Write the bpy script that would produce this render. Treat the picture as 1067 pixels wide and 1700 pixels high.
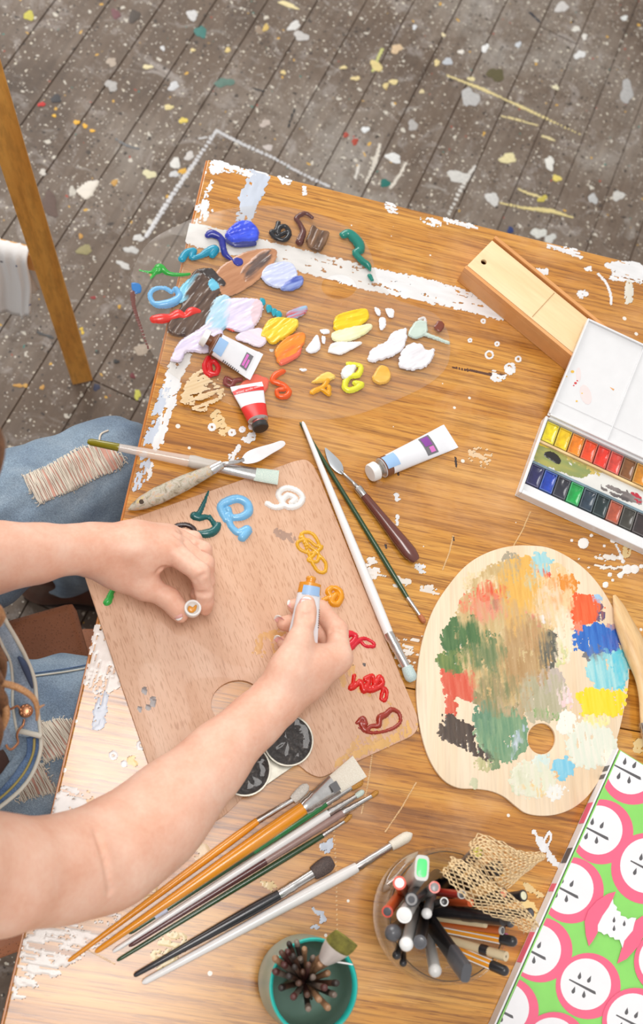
import bpy, bmesh, math, random
import numpy as np
from mathutils import Vector, Matrix, noise as mnoise
from mathutils.bvhtree import BVHTree

for o in list(bpy.data.objects):
    bpy.data.objects.remove(o, do_unlink=True)
SC = bpy.context.scene
COL = SC.collection
random.seed(7)
RNG = np.random.RandomState(11)

# ------------------------------------------------------------------ camera
# Frame 1067 x 1700; the photograph proper is its upper 1600 rows, so the optical axis meets row 800.
FPX, CX, CY = 1750.0, 533.5, 800.0
NADIR = (180.0, 1490.0)            # where a plumb line under the camera meets the picture
CAM_ABOVE_TABLE, ZT = 1.04, 0.75

def _rc(px, py):
    return np.array([px - CX, -(py - CY), -FPX])
_up = -_rc(*NADIR); _up /= np.linalg.norm(_up)
_X = np.cross(np.cross(_rc(345, 265), _rc(1067, 441)), _up); _X /= np.linalg.norm(_X)
if _X[0] < 0: _X = -_X
_Y = np.cross(_up, _X)
RW = np.array([_X, _Y, _up])       # camera axes -> world
_r = RW @ _rc(345, 265)
_c = -_r * (CAM_ABOVE_TABLE / -_r[2])
CAMPOS = np.array([_c[0], _c[1], ZT + CAM_ABOVE_TABLE])

def P(px, py, z=ZT):
    """point of the horizontal plane at height z that lies under picture point (px, py)"""
    r = RW @ _rc(px, py)
    t = (z - CAMPOS[2]) / r[2]
    return Vector(CAMPOS + r * t)

def PA(pts, z=ZT):
    a = np.asarray(pts, float)
    rc = np.stack([a[:, 0] - CX, -(a[:, 1] - CY), np.full(len(a), -FPX)], 1)
    r = rc @ RW.T
    t = (z - CAMPOS[2]) / r[:, 2]
    return CAMPOS[None, :] + r * t[:, None]

cam_d = bpy.data.cameras.new('camera')
cam = bpy.data.objects.new('camera', cam_d)
COL.objects.link(cam)
M4 = Matrix.Identity(4)
for i in range(3):
    for j in range(3):
        M4[i][j] = RW[i][j]
    M4[i][3] = CAMPOS[i]
cam.matrix_world = M4
cam_d.sensor_fit = 'VERTICAL'
cam_d.sensor_height = 38.24
cam_d.lens = FPX * 38.24 / 1700.0
cam_d.shift_x = 0.0
cam_d.shift_y = -50.0 / 1700.0
cam_d.clip_start = 0.02
cam_d.dof.use_dof = True
cam_d.dof.focus_distance = 1.12
cam_d.dof.aperture_fstop = 7.0
SC.camera = cam

# ------------------------------------------------------------------ light
SC.view_settings.view_transform = 'Standard'
SC.view_settings.look = 'None'
SC.view_settings.gamma = 1.0
SC.view_settings.use_curve_mapping = False
SC.view_settings.exposure = -0.12
SC.cycles.transparent_max_bounces = 24

world = bpy.data.worlds.new('room_ambience')
SC.world = world
world.use_nodes = True
wb = world.node_tree.nodes['Background']
wb.inputs[0].default_value = (1.0, 0.985, 0.97, 1)
wb.inputs[1].default_value = 0.75

def area_light(name, loc, target, sx, sy, power, color=(1, 1, 1)):
    d = bpy.data.lights.new(name, 'AREA')
    d.shape = 'RECTANGLE'; d.size = sx; d.size_y = sy
    d.energy = power; d.color = color
    o = bpy.data.objects.new(name, d); COL.objects.link(o)
    o.location = loc
    v = Vector(target) - Vector(loc)
    o.rotation_euler = v.to_track_quat('-Z', 'Y').to_euler()
    return o
# daylight from tall windows along the far-left wall, and the lit ceiling fixture over the table's near-left corner
area_light('window_daylight', (-1.6, 2.3, 2.5), (0.25, -0.35, 0.7), 2.4, 1.8, 88, (1.0, 0.985, 0.96))
area_light('ceiling_fixture', (0.02, -0.70, 3.1), (0.02, -0.70, 0.75), 0.66, 1.10, 31, (1.0, 0.97, 0.94))

# ------------------------------------------------------------------ colour and node helpers
def L(r, g=None, b=None, k=0.92):
    if g is None: r, g, b = r
    out = []
    for c in (r, g, b):
        c = c / 255.0
        out.append((c / 12.92 if c <= 0.04045 else ((c + 0.055) / 1.055) ** 2.4) * k)
    return tuple(out)

def C4(c): return (c[0], c[1], c[2], 1.0)

MATS = {}
class NM:
    """small wrapper for building a node material"""
    def __init__(s, name):
        s.m = bpy.data.materials.new(name); s.m.use_nodes = True
        s.t = s.m.node_tree; s.n = s.t.nodes; s.l = s.t.links
        s.b = s.n['Principled BSDF']
        MATS[name] = s.m
    def node(s, typ, **kw):
        n = s.n.new(typ)
        for k, v in kw.items(): setattr(n, k, v)
        return n
    def coords(s, scale=(1, 1, 1), rot=(0, 0, 0), loc=(0, 0, 0)):
        tc = s.node('ShaderNodeTexCoord'); mp = s.node('ShaderNodeMapping')
        r = s.node('ShaderNodeMapping')
        r.inputs['Rotation'].default_value = rot
        s.l.new(tc.outputs['Object'], r.inputs[0])
        mp.inputs['Scale'].default_value = scale
        mp.inputs['Location'].default_value = loc
        s.l.new(r.outputs[0], mp.inputs[0])
        return mp.outputs[0]
    def noise(s, vec, scale, detail=4, rough=0.55, dist=0.0):
        n = s.node('ShaderNodeTexNoise')
        n.inputs['Scale'].default_value = scale; n.inputs['Detail'].default_value = detail
        n.inputs['Roughness'].default_value = rough; n.inputs['Distortion'].default_value = dist
        if vec is not None: s.l.new(vec, n.inputs['Vector'])
        return n.outputs['Fac']
    def ramp(s, fac, stops):
        r = s.node('ShaderNodeValToRGB')
        el = r.color_ramp.elements
        while len(el) < len(stops): el.new(0.5)
        for e, (p, c) in zip(el, stops):
            e.position = p; e.color = C4(c) if len(c) == 3 else c
        s.l.new(fac, r.inputs[0])
        return r.outputs[0]
    def mix(s, fac, a, b, mode='MIX'):
        m = s.node('ShaderNodeMix', data_type='RGBA', blend_type=mode)
        for sock, v in ((m.inputs[0], fac), (m.inputs[6], a), (m.inputs[7], b)):
            if isinstance(v, (int, float)): sock.default_value = v
            elif isinstance(v, tuple): sock.default_value = C4(v)
            else: s.l.new(v, sock)
        return m.outputs[2]
    def math(s, op, a, b=0.0):
        m = s.node('ShaderNodeMath', operation=op)
        for sock, v in ((m.inputs[0], a), (m.inputs[1], b)):
            if isinstance(v, (int, float)): sock.default_value = v
            else: s.l.new(v, sock)
        return m.outputs[0]
    def bump(s, h, strength=0.2, dist=0.001):
        b = s.node('ShaderNodeBump')
        b.inputs['Strength'].default_value = strength; b.inputs['Distance'].default_value = dist
        s.l.new(h, b.inputs['Height']); s.l.new(b.outputs[0], s.b.inputs['Normal'])
    def col(s, v):
        if isinstance(v, tuple): s.b.inputs['Base Color'].default_value = C4(v)
        else: s.l.new(v, s.b.inputs['Base Color'])
    def set(s, **kw):
        names = dict(rough='Roughness', metal='Metallic', coat='Coat Weight', coat_rough='Coat Roughness',
                     trans='Transmission Weight', ior='IOR', alpha='Alpha', sss='Subsurface Weight', spec='Specular IOR Level')
        for k, v in kw.items():
            sock = s.b.inputs[names[k]]
            if isinstance(v, (int, float)): sock.default_value = v
            else: s.l.new(v, sock)
        return s

def plain(name, rgb, rough=0.5, metal=0.0, var=0.06, scale=60, bump=0.0, bscale=300, coat=0.0, **kw):
    if name in MATS: return MATS[name]
    m = NM(name); c = L(rgb)
    v = m.coords()
    f = m.noise(v, scale, 3)
    m.col(m.ramp(f, [(0.3, tuple(x * (1 - var) for x in c)), (0.7, tuple(min(1, x * (1 + var)) for x in c))]))
    m.set(rough=rough, metal=metal, coat=coat, **kw)
    if bump: m.bump(m.noise(v, bscale, 3), bump)
    return m.m

def wood(name, dark, mid, light, ang=0.0, across=40, along=2.0, rough=0.45, coat=0.0, fine=260, finek=0.35, pore=None):
    if name in MATS: return MATS[name]
    m = NM(name)
    rot = (0, 0, -ang)
    v1 = m.coords((along, across, along), rot)
    f1 = m.noise(v1, 1.0, 5, 0.6, 0.6)
    base = m.ramp(f1, [(0.30, L(dark)), (0.48, L(mid)), (0.72, L(light))])
    v2 = m.coords((along * 5, fine, 30), rot)
    f2 = m.noise(v2, 1.0, 3, 0.6)
    k = tuple(1 - finek for _ in range(3))
    lines = m.ramp(f2, [(0.36, k), (0.55, (1, 1, 1))])
    out = m.mix(1.0, base, lines, 'MULTIPLY')
    m.col(out)
    m.set(rough=rough, coat=coat, coat_rough=0.25)
    m.bump(f2, 0.12, 0.0006)
    return m.m

# ------------------------------------------------------------------ object helpers
OFF = {}
def tag(o, label=None, cat=None, group=None, kind=None):
    if label: o['label'] = label
    if cat: o['category'] = cat
    if group: o['group'] = group
    if kind: o['kind'] = kind
    return o

def thing(name, label, cat, loc, group=None):
    o = bpy.data.objects.new(name, None)
    o.empty_display_size = 0.02
    COL.objects.link(o); o.location = loc
    OFF[o] = Vector(loc)
    return tag(o, label, cat, group)

def mesh_obj(name, verts, faces, mat, parent=None, smooth=True, label=None, colors=None):
    off = OFF.get(parent, Vector((0, 0, 0))) if parent else Vector((0, 0, 0))
    if not isinstance(verts, np.ndarray):
        verts = np.array([tuple(v) for v in verts], float)
    vv = verts - np.array(off)[None, :]
    me = bpy.data.meshes.new(name)
    me.from_pydata(vv.tolist(), [], faces if isinstance(faces, list) else faces.tolist())
    if smooth:
        me.polygons.foreach_set('use_smooth', [True] * len(me.polygons))
    if colors is not None:
        ca = me.color_attributes.new('Col', 'FLOAT_COLOR', 'POINT')
        c4 = np.ones((len(vv), 4), np.float32); c4[:, :3] = colors
        ca.data.foreach_set('color', c4.ravel())
    if mat is not None: me.materials.append(mat)
    me.update()
    o = bpy.data.objects.new(name, me); COL.objects.link(o)
    if parent: o.parent = parent
    OFF[o] = off
    if label: o['label'] = label
    return o

def bm_obj(name, bm, mat, parent=None, smooth=False, label=None):
    bmesh.ops.recalc_face_normals(bm, faces=bm.faces[:])
    vs = [tuple(v.co) for v in bm.verts]
    bm.verts.index_update()
    fs = [[v.index for v in f.verts] for f in bm.faces]
    bm.free()
    return mesh_obj(name, vs, fs, mat, parent, smooth, label)

def sharp(o, deg=35):
    me = o.data
    me.polygons.foreach_set('use_smooth', [True] * len(me.polygons))
    bm = bmesh.new(); bm.from_mesh(me)
    lim = math.radians(deg)
    for e in bm.edges:
        if len(e.link_faces) == 2 and e.calc_face_angle(0) > lim: e.smooth = False
    bm.to_mesh(me); bm.free()
    return o

def catmull(pts, n=6, closed=False):
    p = np.asarray(pts, float)
    if len(p) < 3 and not closed:
        t = np.linspace(0, 1, n * 2 + 1)[:, None]
        return p[0] * (1 - t) + p[-1] * t
    out = []
    N = len(p)
    rng = range(N) if closed else range(N - 1)
    for i in rng:
        if closed: a, b, c, d = p[(i - 1) % N], p[i], p[(i + 1) % N], p[(i + 2) % N]
        else: a, b, c, d = p[max(i - 1, 0)], p[i], p[i + 1], p[min(i + 2, N - 1)]
        for k in range(n):
            t = k / n
            out.append(0.5 * ((2 * b) + (-a + c) * t + (2 * a - 5 * b + 4 * c - d) * t * t + (-a + 3 * b - 3 * c + d) * t ** 3))
    if not closed: out.append(p[-1])
    return np.array(out)

def box_geo(bm, c, ax, ay, az, hx, hy, hz, bev=0.0):
    c = Vector(c); vs = []
    for sx in (-1, 1):
        for sy in (-1, 1):
            for sz in (-1, 1):
                vs.append(bm.verts.new(c + ax * hx * sx + ay * hy * sy + az * hz * sz))
    fs = []
    for q in ((0, 1, 3, 2), (4, 6, 7, 5), (0, 4, 5, 1), (2, 3, 7, 6), (0, 2, 6, 4), (1, 5, 7, 3)):
        fs.append(bm.faces.new([vs[i] for i in q]))
    if bev:
        es = list({e for f in fs for e in f.edges})
        bmesh.ops.bevel(bm, geom=es, offset=bev, segments=2, affect='EDGES', profile=0.6)

XA, YA, ZA = Vector((1, 0, 0)), Vector((0, 1, 0)), Vector((0, 0, 1))
def box(name, c, h, mat, parent=None, axes=(XA, YA, ZA), bev=0.0, label=None):
    bm = bmesh.new(); box_geo(bm, c, *axes, *h, bev)
    return bm_obj(name, bm, mat, parent, False, label)

def loft(name, A, B, prof, mat, parent=None, seg=16, upv=ZA, label=None, bend=None, power=2.0, cap=True):
    """closed body along A->B; prof = [(t, half width, half height)]"""
    A, B = Vector(A), Vector(B); d = (B - A); n = d.normalized()
    s = upv.cross(n)
    if s.length < 1e-4: s = XA.cross(n)
    s.normalize(); u = n.cross(s).normalized()
    vs, fs = [], []
    for (t, w, h) in prof:
        c = A + d * t
        if bend: c = c + bend(t)
        for k in range(seg):
            a = 2 * math.pi * k / seg
            ca, sa = math.cos(a), math.sin(a)
            if power != 2.0:
                ca = math.copysign(abs(ca) ** (2 / power), ca); sa = math.copysign(abs(sa) ** (2 / power), sa)
            vs.append(c + s * (w * ca) + u * (h * sa))
    R = len(prof)
    for i in range(R - 1):
        for k in range(seg):
            k2 = (k + 1) % seg
            fs.append([i * seg + k, i * seg + k2, (i + 1) * seg + k2, (i + 1) * seg + k])
    if cap:
        fs.append([k for k in range(seg)][::-1]); fs.append([(R - 1) * seg + k for k in range(seg)])
    o = mesh_obj(name, vs, fs, mat, parent, True, label)
    return sharp(o, 40)

def tube_path(name, pts, r, mat, parent=None, seg=8, label=None, closed=False):
    """swept tube; r may be a list"""
    p = [Vector(q) for q in pts]; N = len(p)
    rr = r if hasattr(r, '__len__') else [r] * N
    vs, fs = [], []
    prev = None
    for i in range(N):
        if closed: d = p[(i + 1) % N] - p[i - 1]
        else: d = p[min(i + 1, N - 1)] - p[max(i - 1, 0)]
        d.normalize()
        if prev is None:
            s = d.cross(ZA)
            if s.length < 1e-3: s = d.cross(XA)
        else:
            s = prev - d * prev.dot(d)
        s.normalize(); prev = s
        u = d.cross(s)
        for k in range(seg):
            a = 2 * math.pi * k / seg
            vs.append(p[i] + (s * math.cos(a) + u * math.sin(a)) * rr[i])
    M = N if closed else N - 1
    for i in range(M):
        j = (i + 1) % N
        for k in range(seg):
            k2 = (k + 1) % seg
            fs.append([i * seg + k, i * seg + k2, j * seg + k2, j * seg + k])
    if not closed:
        fs.append(list(range(seg))[::-1]); fs.append([(N - 1) * seg + k for k in range(seg)])
    if name is None: return vs, fs
    return mesh_obj(name, vs, fs, mat, parent, True, label)

def merge_geo(lst):
    V, F = [], []
    for v, f in lst:
        o = len(V); V.extend(v); F.extend([[i + o for i in q] for q in f])
    return V, F

def slab(name, outlines, z0, th, bev, mat, parent=None, res=2, label=None):
    """flat plate with real thickness from world xy outlines (first outer, then holes)"""
    cu = bpy.data.curves.new('tmp', 'CURVE'); cu.dimensions = '2D'; cu.fill_mode = 'BOTH'
    cu.extrude = th / 2 - bev; cu.bevel_depth = bev; cu.bevel_resolution = res; cu.offset = -bev
    for ol in outlines:
        sp = cu.splines.new('POLY'); sp.points.add(len(ol) - 1)
        for q, w in zip(sp.points, ol): q.co = (w[0], w[1], 0, 1)
        sp.use_cyclic_u = True
    ob = bpy.data.objects.new('tmp', cu); COL.objects.link(ob)
    dg = bpy.context.evaluated_depsgraph_get()
    me = bpy.data.meshes.new_from_object(ob.evaluated_get(dg))
    vs = np.empty(len(me.vertices) * 3); me.vertices.foreach_get('co', vs); vs = vs.reshape(-1, 3)
    vs[:, 2] += z0 + th / 2
    fs = [list(p.vertices) for p in me.polygons]
    bpy.data.objects.remove(ob); bpy.data.curves.remove(cu); bpy.data.meshes.remove(me)
    # merge doubles
    bm = bmesh.new()
    bv = [bm.verts.new(v) for v in vs]
    for f in fs:
        try: bm.faces.new([bv[i] for i in f])
        except ValueError: pass
    bmesh.ops.remove_doubles(bm, verts=bm.verts[:], dist=1e-6)
    o = bm_obj(name, bm, mat, parent, False, label)
    return sharp(o, 50)

def ellipse_px(cx, cy, rx, ry, rot=0, n=40):
    c, s = math.cos(rot), math.sin(rot)
    return [(cx + rx * math.cos(a) * c - ry * math.sin(a) * s, cy + rx * math.cos(a) * s + ry * math.sin(a) * c)
            for a in [2 * math.pi * k / n for k in range(n)]]

def text_geo(body, size, center, ax, ay, az, extrude=0.00005):
    cu = bpy.data.curves.new('tmp', 'FONT'); cu.body = body; cu.size = size
    cu.align_x = 'CENTER'; cu.align_y = 'CENTER'; cu.extrude = extrude; cu.resolution_u = 3
    ob = bpy.data.objects.new('tmp', cu); COL.objects.link(ob)
    dg = bpy.context.evaluated_depsgraph_get()
    me = bpy.data.meshes.new_from_object(ob.evaluated_get(dg))
    vs = [Vector(center) + ax * v.co.x + ay * v.co.y + az * v.co.z for v in me.vertices]
    fs = [list(p.vertices) for p in me.polygons]
    bpy.data.objects.remove(ob); bpy.data.curves.remove(cu); bpy.data.meshes.remove(me)
    return vs, fs

# ------------------------------------------------------------------ numpy noise, paint height fields
_lat = {}
def vnoise(x, y, seed=0):
    if seed not in _lat: _lat[seed] = np.random.RandomState(seed).rand(256, 256)
    T = _lat[seed]
    xi = np.floor(x).astype(int); yi = np.floor(y).astype(int)
    fx = x - xi; fy = y - yi
    fx = fx * fx * (3 - 2 * fx); fy = fy * fy * (3 - 2 * fy)
    a = T[xi & 255, yi & 255]; b = T[(xi + 1) & 255, yi & 255]; c = T[xi & 255, (yi + 1) & 255]; d = T[(xi + 1) & 255, (yi + 1) & 255]
    return (a * (1 - fx) + b * fx) * (1 - fy) + (c * (1 - fx) + d * fx) * fy
def fbm(x, y, seed=0, o=3):
    s = 0; a = 0.5; t = 0
    for k in range(o):
        s = s + a * vnoise(x * 2 ** k, y * 2 ** k, seed + k); t += a; a *= 0.5
    return s / t

def poly_sd(X, Y, pts):
    """signed distance (positive inside) from points to a closed polygon"""
    x1, y1 = pts[:, 0], pts[:, 1]; x2, y2 = np.roll(x1, -1), np.roll(y1, -1)
    D = np.full(X.shape, 1e9); ins = np.zeros(X.shape, bool)
    for a, b, c, d in zip(x1, y1, x2, y2):
        ex, ey = c - a, d - b; l2 = ex * ex + ey * ey + 1e-18
        t = np.clip(((X - a) * ex + (Y - b) * ey) / l2, 0, 1)
        D = np.minimum(D, (X - a - t * ex) ** 2 + (Y - b - t * ey) ** 2)
        cr = ((b > Y) != (d > Y)) & (X < (c - a) * (Y - b) / (d - b + 1e-18) + a)
        ins ^= cr
    D = np.sqrt(D)
    return np.where(ins, D, -D)

PAINT_SEED = [100]
def impasto(name, parent, layers, z0, res=0.0007, mat=None, label=None, pad=0.002):
    """paint lying on a surface as a real height field.
    layer: dict(kind='poly'|'bead', pts=px points, c=rgb or (rgb, rgb), h=height, r=px radius (bead), rag=edge raggedness,
                streak=(dx, dy, amount) px direction, dry=share of bare streaks)"""
    allp = []
    for ly in layers:
        w = PA(ly['pts'], z0)[:, :2]
        ly['w'] = w
        m = 0.0
        if ly['kind'] == 'bead':
            r = ly['r']; ly['rw'] = (np.asarray(r if hasattr(r, '__len__') else [r] * len(w), float)) * 0.00064
            m = ly['rw'].max()
        allp.append(w - m); allp.append(w + m)
    allp = np.concatenate(allp)
    lo = allp.min(0) - pad; hi = allp.max(0) + pad
    nx, ny = int((hi[0] - lo[0]) / res) + 2, int((hi[1] - lo[1]) / res) + 2
    gx = lo[0] + np.arange(nx) * res; gy = lo[1] + np.arange(ny) * res
    X, Y = np.meshgrid(gx, gy, indexing='ij')
    Z = np.zeros_like(X); cov = np.zeros(X.shape, bool); C = np.zeros(X.shape + (3,))
    for li, ly in enumerate(layers):
        PAINT_SEED[0] += 5; sd0 = PAINT_SEED[0]
        rag = ly.get('rag', 0.0006)
        nz = (fbm(X * 260, Y * 260, sd0) - 0.5) * 2 * rag
        h = ly.get('h', 0.0008)
        sdx, sdy, sam = ly.get('streak', (1, 0, 0.0))
        dv = PA([(500, 800), (500 + sdx, 800 + sdy)], z0); dv = (dv[1] - dv[0])[:2]; dv /= np.linalg.norm(dv)
        U = X * dv[0] + Y * dv[1]; V = -X * dv[1] + Y * dv[0]
        st = fbm(U * 60, V * ly.get('sf', 420), sd0 + 2, 3)
        if ly['kind'] == 'poly':
            pts = catmull(ly['w'], ly.get('n', 4), True)
            sd = poly_sd(X, Y, pts) + nz
            inside = sd > 0
            e = ly.get('edge', 0.0012)
            t = np.clip(sd / e, 0, 1); t = np.sqrt(t * (2 - t))
            hh = h * t * (1 + sam * (st - 0.5) * 1.3) * (1 + 0.5 * (fbm(X * 120, Y * 120, sd0 + 3) - 0.5))
        else:
            pw = np.concatenate([ly['w'], ly['rw'][:, None]], 1)
            sp = catmull(pw, 8)
            hh = np.zeros_like(X); inside = np.zeros(X.shape, bool)
            zz = np.linspace(0, 1, len(sp))
            for k in range(len(sp)):
                x, y, r = sp[k]
                i0, i1 = np.searchsorted(gx, [x - r - res, x + r + res]); j0, j1 = np.searchsorted(gy, [y - r - res, y + r + res])
                sub = (slice(i0, i1), slice(j0, j1))
                d2 = (X[sub] - x) ** 2 + (Y[sub] - y) ** 2
                rr = r + nz[sub] * 0.4
                m = d2 < rr * rr
                b = np.sqrt(np.maximum(rr * rr - d2, 0)) * h * (1 + 0.35 * zz[k]) 
                hh[sub] = np.where(m, np.maximum(hh[sub], b), hh[sub]); inside[sub] |= m
        dry = ly.get('dry', 0.0)
        if dry:
            dv_ = st * 0.5 + 0.32 * fbm(X * 70, Y * 70, sd0 + 6, 3) + 0.18 * fbm(X * 420, Y * 420, sd0 + 4, 2)
            if inside.any(): inside &= dv_ > np.quantile(dv_[inside], dry)
        c = ly['c']
        if isinstance(c[0], (tuple, list)): ca, cb = np.array(L(c[0])), np.array(L(c[1]))
        else: ca = np.array(L(c)); cb = ca * 0.9
        f = np.clip((fbm(U * 50, V * ly.get('cf', 220), sd0 + 7) - 0.25) * 2, 0, 1)[..., None]
        cc = ca * (1 - f) + cb * f
        Z = np.where(inside, np.maximum(hh, Z * ly.get('over', 0.55) + hh * 0.6), Z)
        soft = ly.get('soft', 0.0)
        if soft:
            al = np.clip(sd / soft * 0.8 + (st - 0.5) * 1.8 + (fbm(X * 90, Y * 90, sd0 + 9) - 0.5) * 1.0 + 0.15, 0, 1)
            al = np.where(C.sum(-1) > 0, al, 1.0)[..., None]
            cc = C * (1 - al) + cc * al
        C = np.where(inside[..., None], cc, C)
        # colour bleeds to the rim vertices
        cov |= inside
    # smooth the heights slightly
    Zs = Z.copy()
    Zs[1:-1, 1:-1] = (Z[1:-1, 1:-1] * 4 + Z[:-2, 1:-1] + Z[2:, 1:-1] + Z[1:-1, :-2] + Z[1:-1, 2:]) / 8
    Z = np.where(cov, np.maximum(Zs, 0.00008), 0)
    # spread colours outwards one ring for the rim
    for _ in range(2):
        known = C.sum(-1) > 0
        for sh, ax in ((1, 0), (-1, 0), (1, 1), (-1, 1)):
            Cs = np.roll(C, sh, ax)
            C = np.where((~known)[..., None] & (Cs.sum(-1) > 0)[..., None], Cs, C)
    cell = cov[:-1, :-1] | cov[1:, :-1] | cov[:-1, 1:] | cov[1:, 1:]
    need = np.zeros_like(cov)
    need[:-1, :-1] |= cell; need[1:, :-1] |= cell; need[:-1, 1:] |= cell; need[1:, 1:] |= cell
    idx = -np.ones(X.shape, int); idx[need] = np.arange(need.sum())
    verts = np.stack([X[need], Y[need], z0 + Z[need]], 1)
    ci, cj = np.nonzero(cell)
    faces = np.stack([idx[ci, cj], idx[ci + 1, cj], idx[ci + 1, cj + 1], idx[ci, cj + 1]], 1)
    return mesh_obj(name, verts, faces, mat or MATS['acrylic_paint'], parent, True, label, C[need])

def poly(pts, c, **k): return dict(kind='poly', pts=pts, c=c, **k)
def bead(pts, r, c, **k):
    k.setdefault('h', 0.75); return dict(kind='bead', pts=pts, r=r, c=c, **k)

def paint_mat(name, rough, coat=0.0):
    m = NM(name)
    a = m.node('ShaderNodeAttribute'); a.attribute_name = 'Col'
    m.col(a.outputs['Color']); m.set(rough=rough, coat=coat, coat_rough=0.1)
    v = m.coords()
    m.bump(m.noise(v, 900, 2), 0.08, 0.0005)
    return m.m
paint_mat('acrylic_paint', 0.28, 0.25)
paint_mat('dried_paint', 0.34, 0.35)
# ------------------------------------------------------------------ floor
def floor_material():
    m = NM('worn_floor_boards')
    ang = math.radians(75.7)
    v = m.coords((1, 1, 1), (0, 0, -ang))
    big = m.noise(v, 2.2, 5, 0.6, 0.4)
    c = m.ramp(big, [(0.32, L(96, 80, 66)), (0.45, L(126, 110, 96)), (0.58, L(150, 138, 126)), (0.70, L(172, 166, 158))])
    vs = m.coords((3, 60, 3), (0, 0, -ang))
    g = m.noise(vs, 1.0, 4, 0.65)
    c = m.mix(0.55, c, m.ramp(g, [(0.3, L(96, 84, 74)), (0.7, L(172, 164, 156))]), 'OVERLAY')
    mid = m.noise(v, 24, 6, 0.7, 0.5)
    c = m.mix(m.ramp(mid, [(0.54, (0, 0, 0)), (0.68, (0.7, 0.7, 0.7))]), c, L(88, 72, 58))
    mot = m.noise(m.coords((1, 1, 1), (0, 0, 0), (9, 4, 0)), 9, 7, 0.75, 0.9)
    c = m.mix(m.ramp(mot, [(0.50, (0, 0, 0)), (0.62, (0.6, 0.6, 0.6))]), c, L(104, 86, 70))
    c = m.mix(m.ramp(m.noise(m.coords((1, 1, 1), (0, 0, 0), (1, 8, 0)), 12, 7, 0.75, 0.9), [(0.54, (0, 0, 0)), (0.66, (0.6, 0.6, 0.6))]), c, L(172, 164, 158))
    c = m.mix(m.ramp(m.noise(m.coords((1, 1, 1), (0, 0, 0), (3, 1, 0)), 17, 6, 0.7, 0.8), [(0.60, (0, 0, 0)), (0.72, (0.55, 0.55, 0.55))]), c, L(186, 181, 174))
    def specks(c, scale, thr, dens, col, loc):
        vv = m.coords((1, 1, 1), (0, 0, 0.3), loc)
        dn = m.node('ShaderNodeVectorMath', operation='ADD')
        nz = m.node('ShaderNodeTexNoise'); nz.inputs['Scale'].default_value = scale * 1.6
        m.l.new(vv, nz.inputs['Vector'])
        sc_ = m.node('ShaderNodeVectorMath', operation='SCALE'); sc_.inputs['Scale'].default_value = 0.7 / scale
        m.l.new(nz.outputs['Color'], sc_.inputs[0])
        m.l.new(vv, dn.inputs[0]); m.l.new(sc_.outputs[0], dn.inputs[1])
        vo = m.node('ShaderNodeTexVoronoi', voronoi_dimensions='2D'); vo.inputs['Scale'].default_value = scale
        m.l.new(dn.outputs[0], vo.inputs['Vector'])
        sep = m.node('ShaderNodeSeparateColor'); m.l.new(vo.outputs['Color'], sep.inputs[0])
        # random radius per cell, only some cells carry a drop
        rad = m.math('MULTIPLY', sep.outputs[1], thr)
        near = m.math('LESS_THAN', vo.outputs['Distance'], rad)
        pick = m.math('LESS_THAN', sep.outputs[0], dens)
        return m.mix(m.math('MULTIPLY', near, pick), c, col)
    c = specks(c, 38, 0.20, 0.16, L(205, 198, 184), (0, 0, 0))
    c = specks(c, 75, 0.20, 0.22, L(214, 205, 186), (1.3, 0, 0))
    c = specks(c, 150, 0.24, 0.22, L(222, 214, 200), (2.3, 5, 0))
    c = specks(c, 50, 0.24, 0.12, L(70, 60, 52), (0, 2.1, 0))
    c = specks(c, 110, 0.28, 0.18, L(66, 58, 52), (7, 2.1, 0))
    c = specks(c, 34, 0.13, 0.07, L(214, 168, 74), (4, 0, 0))
    c = specks(c, 60, 0.14, 0.02, L(60, 128, 118), (5, 0, 0))
    c = specks(c, 52, 0.14, 0.025, L(170, 70, 50), (6, 3, 0))
    m.col(c); m.set(rough=0.62)
    m.bump(m.noise(v, 60, 4, 0.7), 0.25, 0.002)
    return m.m
floor_material()
plain('plank_gap', (104, 82, 66), 0.95)
FA = math.radians(75.7)
fd = Vector((math.cos(FA), math.sin(FA), 0)); fn = Vector((-math.sin(FA), math.cos(FA), 0))
floor = box('floor', (0.2, 0.2, -0.0245), (2.2, 2.2, 0.02), MATS['plank_gap'])
floor['kind'] = 'structure'; OFF[floor] = Vector((0, 0, 0))
PITCH = 0.0965
rp = random.Random(3)
for k in range(-13, 14):
    off = 0.647 + PITCH / 2 - PITCH * (k + 7)
    x0 = -1.7
    joints = [-1.7, 1.95]
    for (jx_, jy_) in ((195, 650), (930, 60), (80, 1010)):      # the few butt joints in view
        w_ = P(jx_, jy_, 0)
        if abs(w_.dot(fn) - off) < PITCH / 2: joints = [-1.7, w_.dot(fd), 1.95]
    for a, b in zip(joints[:-1], joints[1:]):
        c = fd * ((a + b) / 2) + fn * off + Vector((0, 0, -0.0022 + rp.uniform(-0.0006, 0.0)))
        bm = bmesh.new()
        tz = rp.uniform(-0.004, 0.004)
        box_geo(bm, c, fd, fn, ZA, (b - a) / 2 - 0.0012, PITCH / 2 - 0.0008 - rp.uniform(0, 0.0007), 0.0022, 0.0008)
        bm_obj('floor_plank', bm, MATS['worn_floor_boards'], floor, False)

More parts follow.
